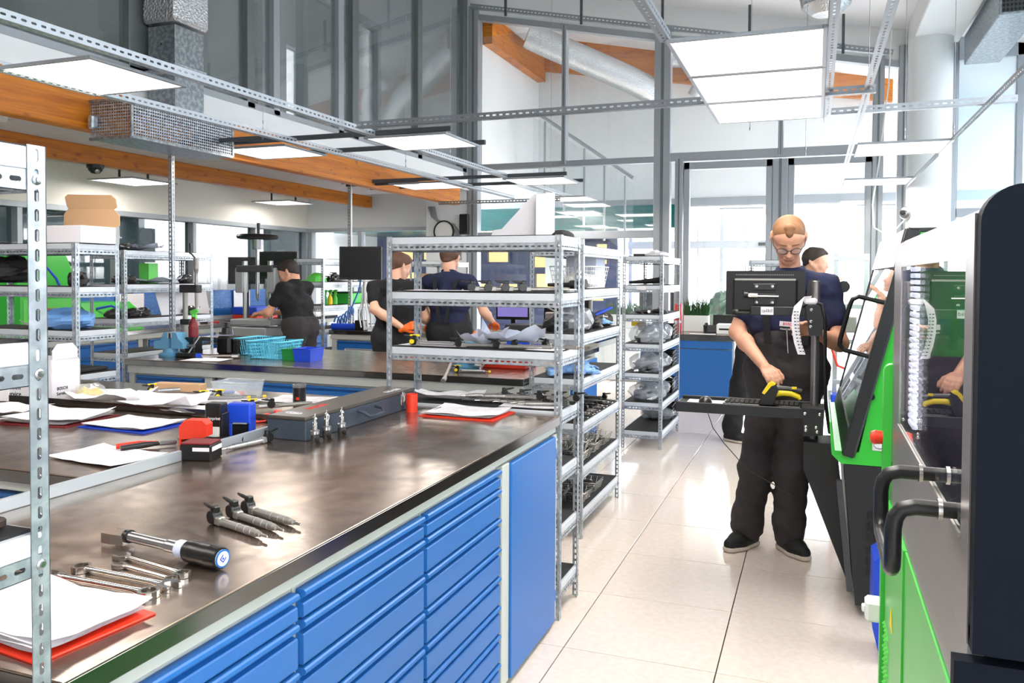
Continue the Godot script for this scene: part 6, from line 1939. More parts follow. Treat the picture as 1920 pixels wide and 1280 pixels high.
	t = thing("ink_stamp", "small dark green ink stamp behind the tall black stamp", "stamp", "", V(-2.06, y, -2.55), 0.3)
	part("body", mb().box(V(0, 0.045, 0), V(0.09, 0.09, 0.04), 0.006), M.black_plastic, t)
	part("knob", mb().box(V(0.03, 0.096, 0), V(0.05, 0.012, 0.035), 0.004), M.green_plastic, t)
	t = thing("pliers", "pliers with orange grips and black jaws on the steel worktop by the stamps", "pliers", "", V(-2.12, y, -2.2), 0.9)
	part("grip", mb().tube([V(-0.13, 0.014, -0.012), V(-0.06, 0.016, -0.014), V(0.0, 0.014, -0.004)], [0.009, 0.011, 0.007], 8), M.red_plastic, t)
	part("grip", mb().tube([V(-0.12, 0.014, 0.028), V(-0.05, 0.016, 0.02), V(0.0, 0.014, 0.004)], [0.009, 0.011, 0.007], 8), M.black_plastic, t)
	part("jaws", mb().box(V(0.03, 0.014, 0), V(0.06, 0.016, 0.02), 0.004), M.steel, t)
	t = thing("hammer", "small hammer with a chrome head beside the pliers", "hammer", "", V(-2.07, y, -2.27), 0.5)
	part("head", mb(V(0, 0.03, 0), V(PI / 2, 0, 0)).lathe([Vector2(0, -0.04), Vector2(0.012, -0.04), Vector2(0.014, -0.03), Vector2(0.01, -0.02), Vector2(0.01, 0.02), Vector2(0.014, 0.03), Vector2(0.012, 0.04), Vector2(0, 0.04)], 14), M.chrome, t)
	part("shaft", mb().tube([V(0, 0.028, 0), V(0.1, 0.016, 0.0), V(0.2, 0.014, 0.0)], [0.007, 0.008, 0.011], 8), M.black_plastic, t)

func island_goods() -> void:
	var y := 0.9
	paper("blank white form at the end of the short worktop beside the steel lip", V(-2.16, y, -2.02), -0.14, 0.33, 0.21, 0.01, 41, "paper", 4)
	clipboard("blue clipboard with a printed table", V(-2.51, y, -2.49), -0.04, "blue_plastic", 0.34, 0.25, 2, 51, false)
	clipboard("dark red clipboard with a thick ruffled stack of forms", V(-2.90, y, -2.47), 0.12, "dark_red", 0.34, 0.3, 5, 61, false)
	paper("loose curled forms beside the dark red clipboard", V(-3.26, y, -2.50), 0.2, 0.32, 0.24, 0.04, 71)
	y = 0.901
	paper("white form with a raised corner behind the steel lip, beside the carton", V(-3.06, y, -2.90), 0.35, 0.32, 0.24, 0.07, 81)
	paper("wide white form with a raised corner behind the steel lip", V(-2.74, y, -2.86), 0.25, 0.36, 0.24, 0.07, 91)
	paper("white form lying against the tall black stamp behind the lip", V(-2.46, y, -2.83), 0.3, 0.32, 0.2, 0.03, 95)
	paper("white form under the pale wooden block", V(-2.98, y, -3.23), 0.1, 0.34, 0.24, 0.012, 101)
	paper("cream form under the injectors with yellow caps", V(-2.60, y, -3.08), 0.2, 0.36, 0.2, 0.012, 103)
	paper("white form near the black cup", V(-2.28, y, -3.25), 0.1, 0.3, 0.2, 0.012, 104)
	var t := thing("wood_block", "pale wooden block with clamped parts on a form", "block", "", V(-2.98, y + 0.012, -3.24), 0.15)
	part("block", mb().box(V(0, 0.02, 0), V(0.26, 0.04, 0.06), 0.003), M.card_box, t)
	t = thing("pen", "white and blue pen beside the wooden block", "pen", "", V(-2.80, y + 0.014, -3.20), 0.4)
	part("barrel", mb().tube([V(0, 0.007, 0), V(0.13, 0.007, 0)], 0.006, 8), M.white_plastic, t)
	part("cap", mb().tube([V(0.1, 0.007, 0), V(0.15, 0.007, 0)], 0.007, 8), M.blue_plastic, t)
	injector("dark fuel injector with a yellow cap standing by the wooden block", V(-3.0, y + 0.014, -3.17), 0.9, 1)
	injector("silver fuel injector with yellow caps on a cream form, first of two", V(-2.59, y + 0.014, -3.06), 0.55, 1)
	injector("silver fuel injector with yellow caps on a cream form, second of two", V(-2.54, y + 0.014, -3.11), 0.55, 1)
	injector("dark fuel injector with a yellow cap among red plastic caps", V(-2.25, y + 0.01, -2.97), 0.9, 1)
	injector("dark fuel injector without cap among red plastic caps", V(-2.19, y + 0.01, -3.03), 0.9, 0)
	t = tray("clear plastic food box with red markers in it", V(-2.65, y, -3.27), 0.1, 0.2, 0.075, 0.15, "clear_plastic", "clear_box", "box")
	for k in 3:
		var mk := thing("marker_pen", "red and white marker pen lying in the clear box", "pen", "marker pens in the clear box", V(-2.7 + 0.04 * k, y + 0.004, -3.28 + 0.02 * k), 0.4 - 0.5 * k)
		part("barrel", mb().tube([V(-0.05, 0.008, 0), V(0.03, 0.008, 0)], 0.0075, 8), M.white_plastic, mk)
		part("cap", mb().tube([V(0.03, 0.008, 0), V(0.06, 0.008, 0)], 0.0085, 8), M.red_plastic, mk)
	t = thing("black_cup", "black cylindrical tin with a steel rim and red mark", "tin", "", V(-2.245, y, -3.20))
	part("wall", mb().lathe([Vector2(0, 0), Vector2(0.03, 0), Vector2(0.03, 0.078), Vector2(0, 0.078)], 22), M.black_plastic, t)
	part("rim", mb().lathe([Vector2(0.0305, 0.074), Vector2(0.031, 0.088), Vector2(0.026, 0.088), Vector2(0.026, 0.076)], 22), M.steel, t)
	part("mark", mb().box(V(0.01, 0.025, 0.0295), V(0.016, 0.012, 0.002)), M.red_plastic, t)
	for k in 6:
		t = thing("bottle_stopper", "loose red plastic stopper behind the blue stamp", "stopper", "red stoppers behind the stamps", V(-2.13 + 0.03 * (k % 3), y, -2.80 - 0.06 * (k / 3) - 0.03 * (k % 2)), 0.5 * k)
		part("shell", mb(V(0, 0.011, 0), V(PI / 2, 0, 0)).lathe([Vector2(0, -0.02), Vector2(0.011, -0.02), Vector2(0.011, 0.015), Vector2(0.006, 0.02), Vector2(0, 0.02)], 12), M.red_plastic, t)
	for k in 3:
		t = thing("cable_tie", "thin red cable lying behind the blue stamp", "cable", "thin red cables behind the stamps", V(-2.08, y, -2.75 - 0.07 * k), 0.7)
		part("strand", mb().tube([V(-0.12, 0.004, 0), V(-0.04, 0.004, 0.02), V(0.05, 0.004, -0.01), V(0.13, 0.004, 0.02)], 0.004, 6), M.red_plastic, t)
	bag("clear bag of small yellow-capped parts beside the carton", V(-3.24, y, -2.93), V(0.09, 0.035, 0.07), "bag_plastic", 5, "yellow_plastic")
	# printed carton
	t = thing("printed_carton", "open white carton with black printed part drawings and lettering", "carton", "", V(-3.46, y, -2.83), 0.1)
	var cb := mb()
	cb.box(V(0, 0.1, 0.08), V(0.33, 0.2, 0.004)).box(V(0, 0.1, -0.08), V(0.33, 0.2, 0.004)).box(V(-0.165, 0.1, 0), V(0.004, 0.2, 0.16)).box(V(0.165, 0.1, 0), V(0.004, 0.2, 0.16)).box(V(0, 0.002, 0), V(0.33, 0.004, 0.16))
	part("walls", cb, M.white_card, t)
	part("flap", mb().prism(PackedVector2Array([Vector2(0, 0), Vector2(0.15, 0), Vector2(0.15, 0.05), Vector2(0.12, 0.08), Vector2(0.03, 0.08), Vector2(0, 0.05)]), -0.002, 0.002), M.white_card, t, V(0.165, 0.19, 0.075), V(0, PI / 2, 0))
	lettering(t, "BOSCH\nService", 0.026, M.print_black, V(-0.05, 0.05, 0.0825), Vector3.ZERO)
	lettering(t, "5 PCS\nBOX", 0.02, M.print_black, V(0.12, 0.15, 0.0825), Vector3.ZERO)
	lettering(t, "BOSCH\nService", 0.02, M.print_black, V(0.1675, 0.05, 0.02), V(0, PI / 2, 0))
	for k in 3:
		part("drawing", mb().tube([V(0, 0, 0), V(0.02, 0.015, 0), V(0.012, 0.035, 0), V(-0.012, 0.03, 0), V(-0.015, 0.01, 0)], 0.003, 5, true), M.print_black, t, V(-0.11 + 0.08 * k, 0.11, 0.0825))
	t = thing("spray_can", "white aerosol can with a white cap behind the printed carton", "spray can", "", V(-3.38, y, -2.96))
	part("can", mb().lathe([Vector2(0, 0), Vector2(0.032, 0), Vector2(0.032, 0.18), Vector2(0.02, 0.195), Vector2(0.012, 0.2), Vector2(0.012, 0.225), Vector2(0, 0.226)], 18), M.white_plastic, t)
	t = thing("blue_booklet", "blue and white booklet leaning on the printed carton", "booklet", "", V(-3.62, y, -2.72), 0.2)
	part("pages", mb().box(V(0, 0.035, 0), V(0.2, 0.07, 0.02), 0.002), M.paper, t)
	part("cover", mb().box(V(0, 0.073, 0), V(0.205, 0.006, 0.024), 0.002), M.blue_plastic, t)

func bench_vise(label: String, p: Vector3, yaw: float, s := 1.0) -> Node3D:
	var t := thing("bench_vise", label, "vise", "", p, yaw)
	part("base", mb().lathe([Vector2(0, 0), Vector2(0.085, 0), Vector2(0.09, 0.015), Vector2(0.06, 0.03), Vector2(0.055, 0.06), Vector2(0, 0.06)], 20), M.vise_blue, t)
	part("fixed_jaw", mb().prism(PackedVector2Array([Vector2(-0.11, 0.055), Vector2(0.02, 0.055), Vector2(0.02, 0.175), Vector2(-0.02, 0.175), Vector2(-0.045, 0.12), Vector2(-0.11, 0.11)]), -0.055, 0.055), M.vise_blue, t)
	part("moving_jaw", mb().prism(PackedVector2Array([Vector2(0.045, 0.06), Vector2(0.15, 0.06), Vector2(0.15, 0.10), Vector2(0.11, 0.13), Vector2(0.09, 0.175), Vector2(0.045, 0.175)]), -0.05, 0.05), M.vise_blue, t)
	part("jaw_plate", mb().box(V(0.02, 0.155, 0), V(0.012, 0.04, 0.115), 0.002).box(V(0.045, 0.155, 0), V(0.012, 0.04, 0.105), 0.002), M.steel, t)
	part("screw", mb().tube([V(0.14, 0.08, 0), V(0.21, 0.08, 0)], 0.013, 12), M.steel, t)
	part("lever", mb().tube([V(0.2, 0.14, -0.06), V(0.2, 0.02, 0.06)], 0.006, 8).at(V(0.2, 0.14, -0.06)).lathe([Vector2(0, -0.01), Vector2(0.01, 0), Vector2(0, 0.01)], 10), M.steel, t)
	return t

func spray_bottle(label: String, p: Vector3, body: String, trig: String, s := 1.0, yaw := 0.0) -> Node3D:
	var t := thing("spray_bottle", label, "spray bottle", "", p, yaw)
	part("flask", mb().lathe([Vector2(0, 0), Vector2(0.042 * s, 0), Vector2(0.044 * s, 0.01 * s), Vector2(0.044 * s, 0.09 * s), Vector2(0.034 * s, 0.13 * s), Vector2(0.016 * s, 0.17 * s), Vector2(0.014 * s, 0.19 * s), Vector2(0, 0.19 * s)], 20), M[body], t)
	part("collar", mb().lathe([Vector2(0, 0.185 * s), Vector2(0.018 * s, 0.185 * s), Vector2(0.016 * s, 0.21 * s), Vector2(0, 0.21 * s)], 14), M[trig], t)
	part("trigger_head", mb().prism(PackedVector2Array([Vector2(-0.03 * s, 0.21 * s), Vector2(0.012 * s, 0.205 * s), Vector2(0.02 * s, 0.19 * s), Vector2(0.032 * s, 0.165 * s), Vector2(0.038 * s, 0.168 * s), Vector2(0.03 * s, 0.2 * s), Vector2(0.04 * s, 0.225 * s), Vector2(0.055 * s, 0.23 * s), Vector2(0.055 * s, 0.245 * s), Vector2(0.02 * s, 0.255 * s), Vector2(-0.03 * s, 0.24 * s)]), -0.01 * s, 0.01 * s), M[trig], t)
	return t

func monitor(label: String, p: Vector3, yaw: float, w: float, h: float, lit := false, stand := 0.0) -> Node3D:
	var t := thing("monitor", label, "monitor", "", p, yaw)
	part("bezel", mb().prism(rounded(-w * 0.5, -h * 0.5, w * 0.5, h * 0.5, [0.008, 0.008, 0.008, 0.008], 3), -0.03, 0.0), M.black_plastic, t)
	part("screen", mb().box(V(0, 0.008, 0.001), V(w - 0.035, h - 0.045, 0.003)), M.screen_glow if lit else M.smoke_screen, t)
	if stand > 0.0:
		part("stand", mb().box(V(0, -h * 0.5 - stand * 0.5, -0.03), V(0.05, stand + 0.05, 0.02), 0.004).box(V(0, -h * 0.5 - stand + 0.006, -0.02), V(0.22, 0.012, 0.16), 0.004), M.black_plastic, t)
	else:
		part("mount", mb().box(V(0, 0, -0.05), V(0.1, 0.1, 0.04), 0.004), M.black_powder, t)
	return t

func vise_bench_goods() -> void:
	var y := 0.9
	bench_vise("pale blue bench vise under the tall drill stand", V(-4.42, y, -4.72), 0.0)
	# tall press stand behind the vise
	var t := thing("drill_stand", "tall black column stand with a threaded spindle on the vise bench", "stand", "", V(-4.47, y, -4.92))
	part("base", mb().box(V(0, 0.015, 0), V(0.16, 0.03, 0.2), 0.006), M.cast_iron, t)
	part("column", mb().lathe([Vector2(0, 0.03), Vector2(0.035, 0.03), Vector2(0.035, 0.09), Vector2(0.019, 0.1), Vector2(0.019, 0.52), Vector2(0, 0.52)], 16), M.dark_steel, t)
	part("arm", mb().box(V(0.05, 0.49, 0), V(0.17, 0.06, 0.06), 0.006), M.black_powder, t)
	part("clamp", mb().box(V(0.02, 0.24, 0), V(0.09, 0.04, 0.07), 0.006), M.black_powder, t)
	part("spindle", mb(V(0.105, 0, 0)).lathe([Vector2(0, 0.31), Vector2(0.009, 0.31), Vector2(0.012, 0.4), Vector2(0.014, 0.52), Vector2(0.012, 0.6), Vector2(0.02, 0.64), Vector2(0.022, 0.72), Vector2(0, 0.72)], 12), M.dark_steel, t)
	part("crank", mb().tube([V(0.105, 0.71, 0), V(0.07, 0.76, 0.02)], 0.006, 8).tube([V(0.07, 0.75, 0.02), V(0.07, 0.83, 0.02)], [0.008, 0.011], 8), M.black_plastic, t)
	spray_bottle("dark red spray bottle with a bright green trigger beside the vise", V(-4.27, y + 0.14, -4.78), "dark_red", "green_bright", 0.8)
	t = thing("plastic_stool", "upturned black plastic box carrying the spray bottle", "box", "", V(-4.27, y, -4.78))
	part("box", mb().box(V(0, 0.07, 0), V(0.09, 0.138, 0.09), 0.006), M.black_plastic, t)
	t = thing("torque_wrench", "torque wrench with a blue and silver shaft on the vise bench", "wrench", "", V(-4.26, y, -4.60), 0.35)
	part("handle", mb().tube([V(0, 0.02, 0), V(0.14, 0.02, 0)], 0.019, 12), M.black_plastic, t)
	part("end_cap", mb().tube([V(-0.012, 0.02, 0), V(0.004, 0.02, 0)], 0.018, 12), M.blue_paint, t)
	part("band", mb().tube([V(0.14, 0.02, 0), V(0.18, 0.02, 0)], 0.016, 12), M.blue_plastic, t)
	part("shaft", mb().tube([V(0.18, 0.02, 0), V(0.40, 0.02, 0)], 0.011, 12), M.chrome, t)
	part("head", mb().box(V(0.42, 0.02, 0), V(0.06, 0.03, 0.03), 0.006), M.chrome, t)
	paper("white sheet on the vise bench in front of the blue baskets", V(-3.98, y, -4.58), 0.2, 0.3, 0.2, 0.004, 111, "paper", 0)
	t = thing("motor_block", "black motor housing between the vise and the blue baskets", "motor", "", V(-4.13, y, -4.98))
	part("housing", mb().box(V(0, 0.07, 0), V(0.13, 0.14, 0.12), 0.02).at(V(0.0, 0.15, 0)).lathe([Vector2(0, 0), Vector2(0.045, 0), Vector2(0.04, 0.05), Vector2(0.02, 0.055), Vector2(0.02, 0.09), Vector2(0, 0.09)], 14), M.black_plastic, t)
	part("flange", mb().box(V(0.11, 0.06, 0), V(0.05, 0.12, 0.1), 0.01), M.black_matte, t)
	basket("light blue perforated plastic basket, the one with a grey hook in it", V(-3.93, y, -5.10), 0.05, 0.24, 0.12, 0.3, "cyan_plastic", 12, 0.0045)
	basket("light blue perforated plastic basket next to the green tray", V(-3.66, y, -4.92), 0.05, 0.27, 0.12, 0.3, "cyan_plastic", 12, 0.0045)
	tray("small green plastic bin on the vise bench", V(-3.45, y, -4.86), 0.05, 0.11, 0.075, 0.16, "green_plastic", "parts_bin", "bin")
	tray("small blue plastic bin on the vise bench beside the green one", V(-3.32, y, -4.84), 0.05, 0.14, 0.085, 0.18, "blue_plastic", "parts_bin", "bin")
	bench_vise("pale blue bench vise behind the wide rack", V(-2.12, y, -4.85), -0.4)
	t = thing("breaker_bar", "long steel bar sloping from the far vise over the bench edge", "bar", "", V(-2.1, y, -4.75))
	part("bar", mb().tube([V(-0.05, 0.11, 0.0), V(0.16, 0.02, 0.62)], 0.009, 10).tube([V(0.155, 0.022, 0.60), V(0.17, 0.014, 0.66)], 0.013, 10), M.dark_steel, t)
	t = thing("tool_case", "orange-red plastic case lying on the vise bench behind the wide rack", "case", "", V(-1.88, y, -5.0))
	part("body", mb().box(V(0, 0.025, 0), V(0.30, 0.05, 0.24), 0.008), M.red_plastic, t)
	part("lid", mb().box(V(0, 0.062, 0), V(0.30, 0.022, 0.24), 0.008), M.red_plastic, t)
	injector("silver fuel injector lying in front of the far vise", V(-2.0, y, -4.6), 0.2, 1)

func press_corner() -> void:
	# hand press on its pedestal
	worktop("small dark pedestal top under the hand press", -5.95, -5.2, -7.35, -6.72, 0.86)
	drawer_cabinet("blue pedestal cabinet under the hand press", V(-5.575, 0, -6.76), -PI / 2, 0.7, 0.55, [0.13, 0.13, 0.2, 0.3], 0.80, "blue_paint")
	var t := thing("arbor_press", "grey hand press with two steel columns and a round black wheel", "press", "", V(-5.42, 0.86, -7.0))
	part("table", mb().box(V(0, 0.05, 0), V(0.42, 0.1, 0.3), 0.01).box(V(0.0, 0.15, 0), V(0.5, 0.06, 0.26), 0.008), M.grey_plastic, t)
	for x in [-0.16, 0.16]:
		part("column", mb(V(x, 0.18, 0)).lathe([Vector2(0, 0), Vector2(0.022, 0), Vector2(0.022, 0.55), Vector2(0.03, 0.55), Vector2(0.03, 0.60), Vector2(0, 0.6)], 14), M.steel, t)
	part("crosshead", mb().box(V(0, 0.70, 0), V(0.46, 0.07, 0.12), 0.01), M.dark_grey, t)
	for x in [-0.2, 0.2]:
		part("side_block", mb().box(V(x, 0.58, 0), V(0.1, 0.26, 0.1), 0.01), M.grey_plastic, t)
	part("spindle", mb().lathe([Vector2(0, 0.36), Vector2(0.012, 0.38), Vector2(0.02, 0.44), Vector2(0.02, 0.95), Vector2(0.05, 0.9), Vector2(0.06, 1.0), Vector2(0, 1.0)], 14), M.steel, t)
	part("wheel", mb(V(0, 1.03, 0)).lathe([Vector2(0.17, -0.025), Vector2(0.2, -0.02), Vector2(0.21, 0.0), Vector2(0.2, 0.02), Vector2(0.17, 0.025), Vector2(0.165, 0.0), Vector2(0.17, -0.025)], 28).box(V(0, 0, 0), V(0.36, 0.02, 0.03), 0.004).box(V(0, 0, 0), V(0.03, 0.02, 0.36), 0.004), M.black_plastic, t)
	part("wheel_grip", mb().tube([V(0.03, 1.05, 0.02), V(0.03, 1.17, 0.02)], [0.014, 0.018], 10), M.black_plastic, t)
	# wall bench goods
	var y := 0.9
	for q in [[-9.9, -8.75, "beside the hand press"], [-8.55, -7.45, "behind the lengthwise rack"], [-7.3, -6.2, "behind the rack with the box"]]:
		t = thing("pegboard", "blue perforated tool board on the left wall, %s" % q[2], "pegboard", "", V(-7.53, 1.12, (q[0] + q[1]) * 0.5))
		var L: float = q[1] - q[0]
		var pb := mb()
		for r in 5:
			pb.at(V(0.0, -0.16 + 0.064 * r, L * 0.5), V(0, PI / 2, 0)).slotted(L, 0.064, 0.064, 0.007, 0.005, 0.004)
		part("board", pb, M.blue_paint, t)
		part("edge_frame", mb().box(V(-0.01, 0.165, 0), V(0.02, 0.012, L)).box(V(-0.01, -0.165, 0), V(0.02, 0.012, L)), M.blue_paint, t)
	t = thing("wall_chart", "white printed sheet pinned to the blue tool board by the press", "chart", "", V(-7.505, 1.13, -9.35))
	part("sheet", mb().box(Vector3.ZERO, V(0.003, 0.3, 0.34)), M.paper, t)
	part("print_lines", print_mesh(0.3, 0.26, 9, 4), M.print_grey, t, V(0.003, 0, 0), V(PI / 2, 0, -PI / 2))
	t = thing("wall_chart", "white printed sheet pinned between the blue tool boards", "chart", "", V(-7.505, 1.12, -7.38))
	part("sheet", mb().box(Vector3.ZERO, V(0.003, 0.3, 0.4)), M.paper, t)
	part("print_lines", print_mesh(0.36, 0.26, 7, 6), M.print_grey, t, V(0.003, 0, 0), V(PI / 2, 0, -PI / 2))
	for q in [["blue plastic tool case on the left wall bench", -9.2, "blue_plastic", 0.10], ["light blue plastic tool case behind the hand press", -9.75, "cyan_plastic", 0.09]]:
		t = thing("tool_case", q[0], "case", "", V(-7.15, y, q[1]))
		part("body", mb().box(V(0, q[3] * 0.5 + 0.065, 0), V(0.4, q[3], 0.5), 0.012), M[q[2]], t)
		part("under_case", mb().box(V(0, 0.03, 0), V(0.4, 0.058, 0.5), 0.012), M.red_plastic if q[2] == "blue_plastic" else M.white_plastic, t)
	for q in [[-5.75, 1.0, 0.44, 0.38, "green cabinet test unit with a hanging hose on the left wall bench", true], [-6.55, 0.9, 0.30, 0.30, "low green test unit with red lettering on the left wall bench", false]]:
		t = thing("test_unit", q[4], "test unit", "", V(-7.12, y, q[0]))
		var h: float = q[2] + (0.35 if q[5] else 0.0)
		part("case", mb().prism(PackedVector2Array([Vector2(-0.3, 0), Vector2(0.3, 0), Vector2(0.3, h * 0.55), Vector2(0.1, h), Vector2(-0.3, h)]), -0.33, 0.33), M.green_paint, t)
		part("panel", mb().box(V(0.302, h * 0.25, 0), V(0.006, h * 0.4, 0.6), 0.002), M.green_bright, t)
		lettering(t, "BOSCH", 0.09, M.print_red, V(0.307, h * 0.3, 0.1), V(0, PI / 2, 0))
		part("hose", mb().tube([V(0.2, h * 0.8, 0.2), V(0.3, h * 0.9, 0.1), V(0.36, h * 0.7, 0.0), V(0.34, h * 0.5, -0.1)], 0.012, 8), M.blue_plastic, t)
	t = thing("white_board", "white board leaning against the tool board behind the lengthwise rack", "board", "", V(-7.4, y, -8.35), PI / 2)
	part("panel", mb().box(V(0, 0.22, 0), V(0.5, 0.44, 0.01), 0.002), M.white_card, t, Vector3.ZERO, V(-0.2, 0, 0))
	monitor("black monitor behind the hand press wheel", V(-6.75, 1.55, -8.5), 0.5, 0.45, 0.34, false, 0.46)
	monitor("black monitor over the head of the stocky man", V(-6.32, 1.62, -8.55), 0.2, 0.5, 0.34, false, 0.0)
	t = thing("monitor_post", "grey post holding the monitor behind the stocky man", "post", "", V(-6.34, 0, -8.63))
	part("post", mb().box(V(0, 0.8, 0), V(0.05, 1.6, 0.05), 0.004).box(V(0, 0.01, 0), V(0.3, 0.02, 0.3), 0.004), M.dark_grey, t)
	for k in 4:
		t = thing("hand_tool", "small dark hand tool lying on the left wall bench", "tool", "hand tools on the left wall bench", V(-6.95, y, -8.0 - 0.2 * k), 0.6 * k)
		part("handle", mb().tube([V(-0.09, 0.012, 0), V(0.02, 0.012, 0)], 0.011, 8), M.red_plastic if k % 2 else M.black_plastic, t)
		part("blade", mb().tube([V(0.02, 0.012, 0), V(0.14, 0.01, 0)], 0.005, 6), M.steel, t)

func third_bench_goods() -> void:
	var y := 0.9
	monitor("black monitor hanging from the slotted post", V(-4.5, 1.625, -7.5), 0.28, 0.45, 0.35)
	var t := thing("hose_coil", "coiled blue air hose hanging over the bench end", "hose", "", V(-4.86, y, -7.85))
	var pts := []
	for k in 90:
		var f := k / 89.0
		var a := f * TAU * 5.0
		pts.append(V(-0.16 + 0.22 * f + 0.01 * cos(a), 0.075 + 0.16 * f * f + 0.055 * sin(a), 0.055 * cos(a)))
	pts.append(V(0.14, 0.45, 0.0)); pts.append(V(0.16, 0.58, 0.0)); pts.append(V(0.22, 0.64, 0.0))
	part("hose", mb().tube(pts, 0.009, 6), M.blue_paint, t)
	t = thing("cable_bundle", "bundle of grey cables hanging under the hanging monitor", "cables", "", V(-4.52, y, -7.62))
	for k in 8:
		var a := TAU * k / 8.0
		part("cable", mb().tube([V(0.01 * cos(a), 0.53, 0.01 * sin(a)), V(0.02 * cos(a), 0.35, 0.02 * sin(a)), V(0.07 * cos(a), 0.18, 0.05 * sin(a)), V(0.06 * cos(a) + 0.02, 0.04, 0.05 * sin(a))], 0.007, 6), M.white_plastic if k % 2 else M.grey_plastic, t)
	t = thing("blue_roll", "roll of blue paper towel lying on the bench beside the cable bundle", "roll", "", V(-4.84, y, -7.72), 0.15)
	part("roll", mb().tube([V(-0.14, 0.035, 0), V(0.2, 0.035, 0)], 0.035, 16), M.blue_plastic, t)
	spray_bottle("white spray bottle with an orange and blue trigger", V(-4.24, y, -7.72), "white_plastic", "orange_glove", 1.05)
	t = thing("black_box", "small black box on the bench beside the cable bundle", "box", "", V(-4.62, y, -7.72))
	part("case", mb().box(V(0, 0.055, 0), V(0.11, 0.11, 0.1), 0.006), M.black_plastic, t)
	t = thing("keyboard", "cream keyboard standing in the open drawer", "keyboard", "", V(-4.55, 0.69, -7.625))
	part("case", mb().box(V(0, 0.0, 0), V(0.42, 0.035, 0.05), 0.005), M.white_card, t)
	part("keys", mb().box(V(0, 0.012, 0.024), V(0.38, 0.016, 0.006)), M.grey_plastic, t)
	monitor("lit monitor with a purple screen in front of the two men", V(-2.98, 1.19, -8.02), 0.1, 0.36, 0.3, true, 0.13)
	monitor("dark monitor beside the lit purple screen", V(-2.42, 1.2, -8.1), -0.1, 0.5, 0.32, false, 0.13)
	t = thing("control_unit", "black rack control unit with knobs in front of the purple screen", "control unit", "", V(-2.72, y, -7.78))
	part("case", mb().box(V(0, 0.055, 0), V(0.42, 0.11, 0.24), 0.006), M.black_powder, t)
	part("front_plate", mb().box(V(0, 0.055, 0.122), V(0.40, 0.09, 0.004), 0.001), M.dark_grey, t)
	for k in 5:
		part("knob", mb(V(-0.15 + 0.07 * k, 0.05, 0.124), V(PI / 2, 0, 0)).lathe([Vector2(0, 0), Vector2(0.014, 0), Vector2(0.012, 0.016), Vector2(0, 0.016)], 10), M.steel, t)
	part("display", mb().box(V(0.12, 0.055, 0.125), V(0.12, 0.03, 0.003)), M.niche_glow, t)
	t = thing("clamp_fixture", "steel clamping fixture with a tall post beside the control unit", "fixture", "", V(-2.38, y, -7.85))
	part("base", mb().box(V(0, 0.03, 0), V(0.3, 0.06, 0.2), 0.008), M.steel, t)
	part("post", mb().tube([V(0.08, 0.06, 0), V(0.08, 0.42, 0)], 0.022, 12), M.steel, t)
	part("yoke", mb().box(V(-0.02, 0.2, 0), V(0.3, 0.07, 0.12), 0.01).box(V(-0.12, 0.13, 0), V(0.06, 0.16, 0.1), 0.01), M.dark_steel, t)
	part("lever", mb().tube([V(-0.05, 0.24, 0.05), V(-0.16, 0.30, 0.1)], 0.01, 8), M.steel, t)
	t = thing("drill_press", "small drill press with a black lever behind the injectors on the wide rack", "drill press", "", V(-2.12, y, -7.95))
	part("column", mb().lathe([Vector2(0, 0), Vector2(0.11, 0), Vector2(0.11, 0.02), Vector2(0.02, 0.03), Vector2(0.02, 0.68), Vector2(0, 0.68)], 16), M.dark_steel, t)
	part("head", mb().box(V(0, 0.56, 0.03), V(0.12, 0.1, 0.16), 0.012).at(V(0, 0.65, 0)).lathe([Vector2(0, 0), Vector2(0.14, 0.0), Vector2(0.14, 0.02), Vector2(0, 0.03)], 20), M.black_powder, t)
	part("lever", mb().tube([V(-0.12, 0.66, 0.0), V(-0.12, 0.78, 0.0)], [0.012, 0.016], 8), M.black_plastic, t)
	t = thing("paper_stack", "stack of pale papers on the bench beside the clamping fixture", "papers", "", V(-2.35, y + 0.0, -8.3))
	for k in 6:
		part("sheet", mb().box(V(0.006 * (k % 3), 0.012 + 0.024 * k, 0), V(0.3, 0.022, 0.22), 0.002), M.paper_blue if k % 2 else M.paper, t)
	# behind the lengthwise rack
	t = thing("blue_glove_box", "blue carton of gloves on the worktop behind the racks", "box", "", V(-2.2, y, -6.2))
	part("carton", mb().box(V(0, 0.04, 0), V(0.26, 0.08, 0.13), 0.002), M.blue_plastic, t)
	t = thing("orange_can", "orange canister on the worktop behind the racks", "can", "", V(-2.62, y, -6.2))
	part("can", mb().lathe([Vector2(0, 0), Vector2(0.035, 0), Vector2(0.035, 0.12), Vector2(0.02, 0.14), Vector2(0, 0.14)], 14), M.orange_glove, t)

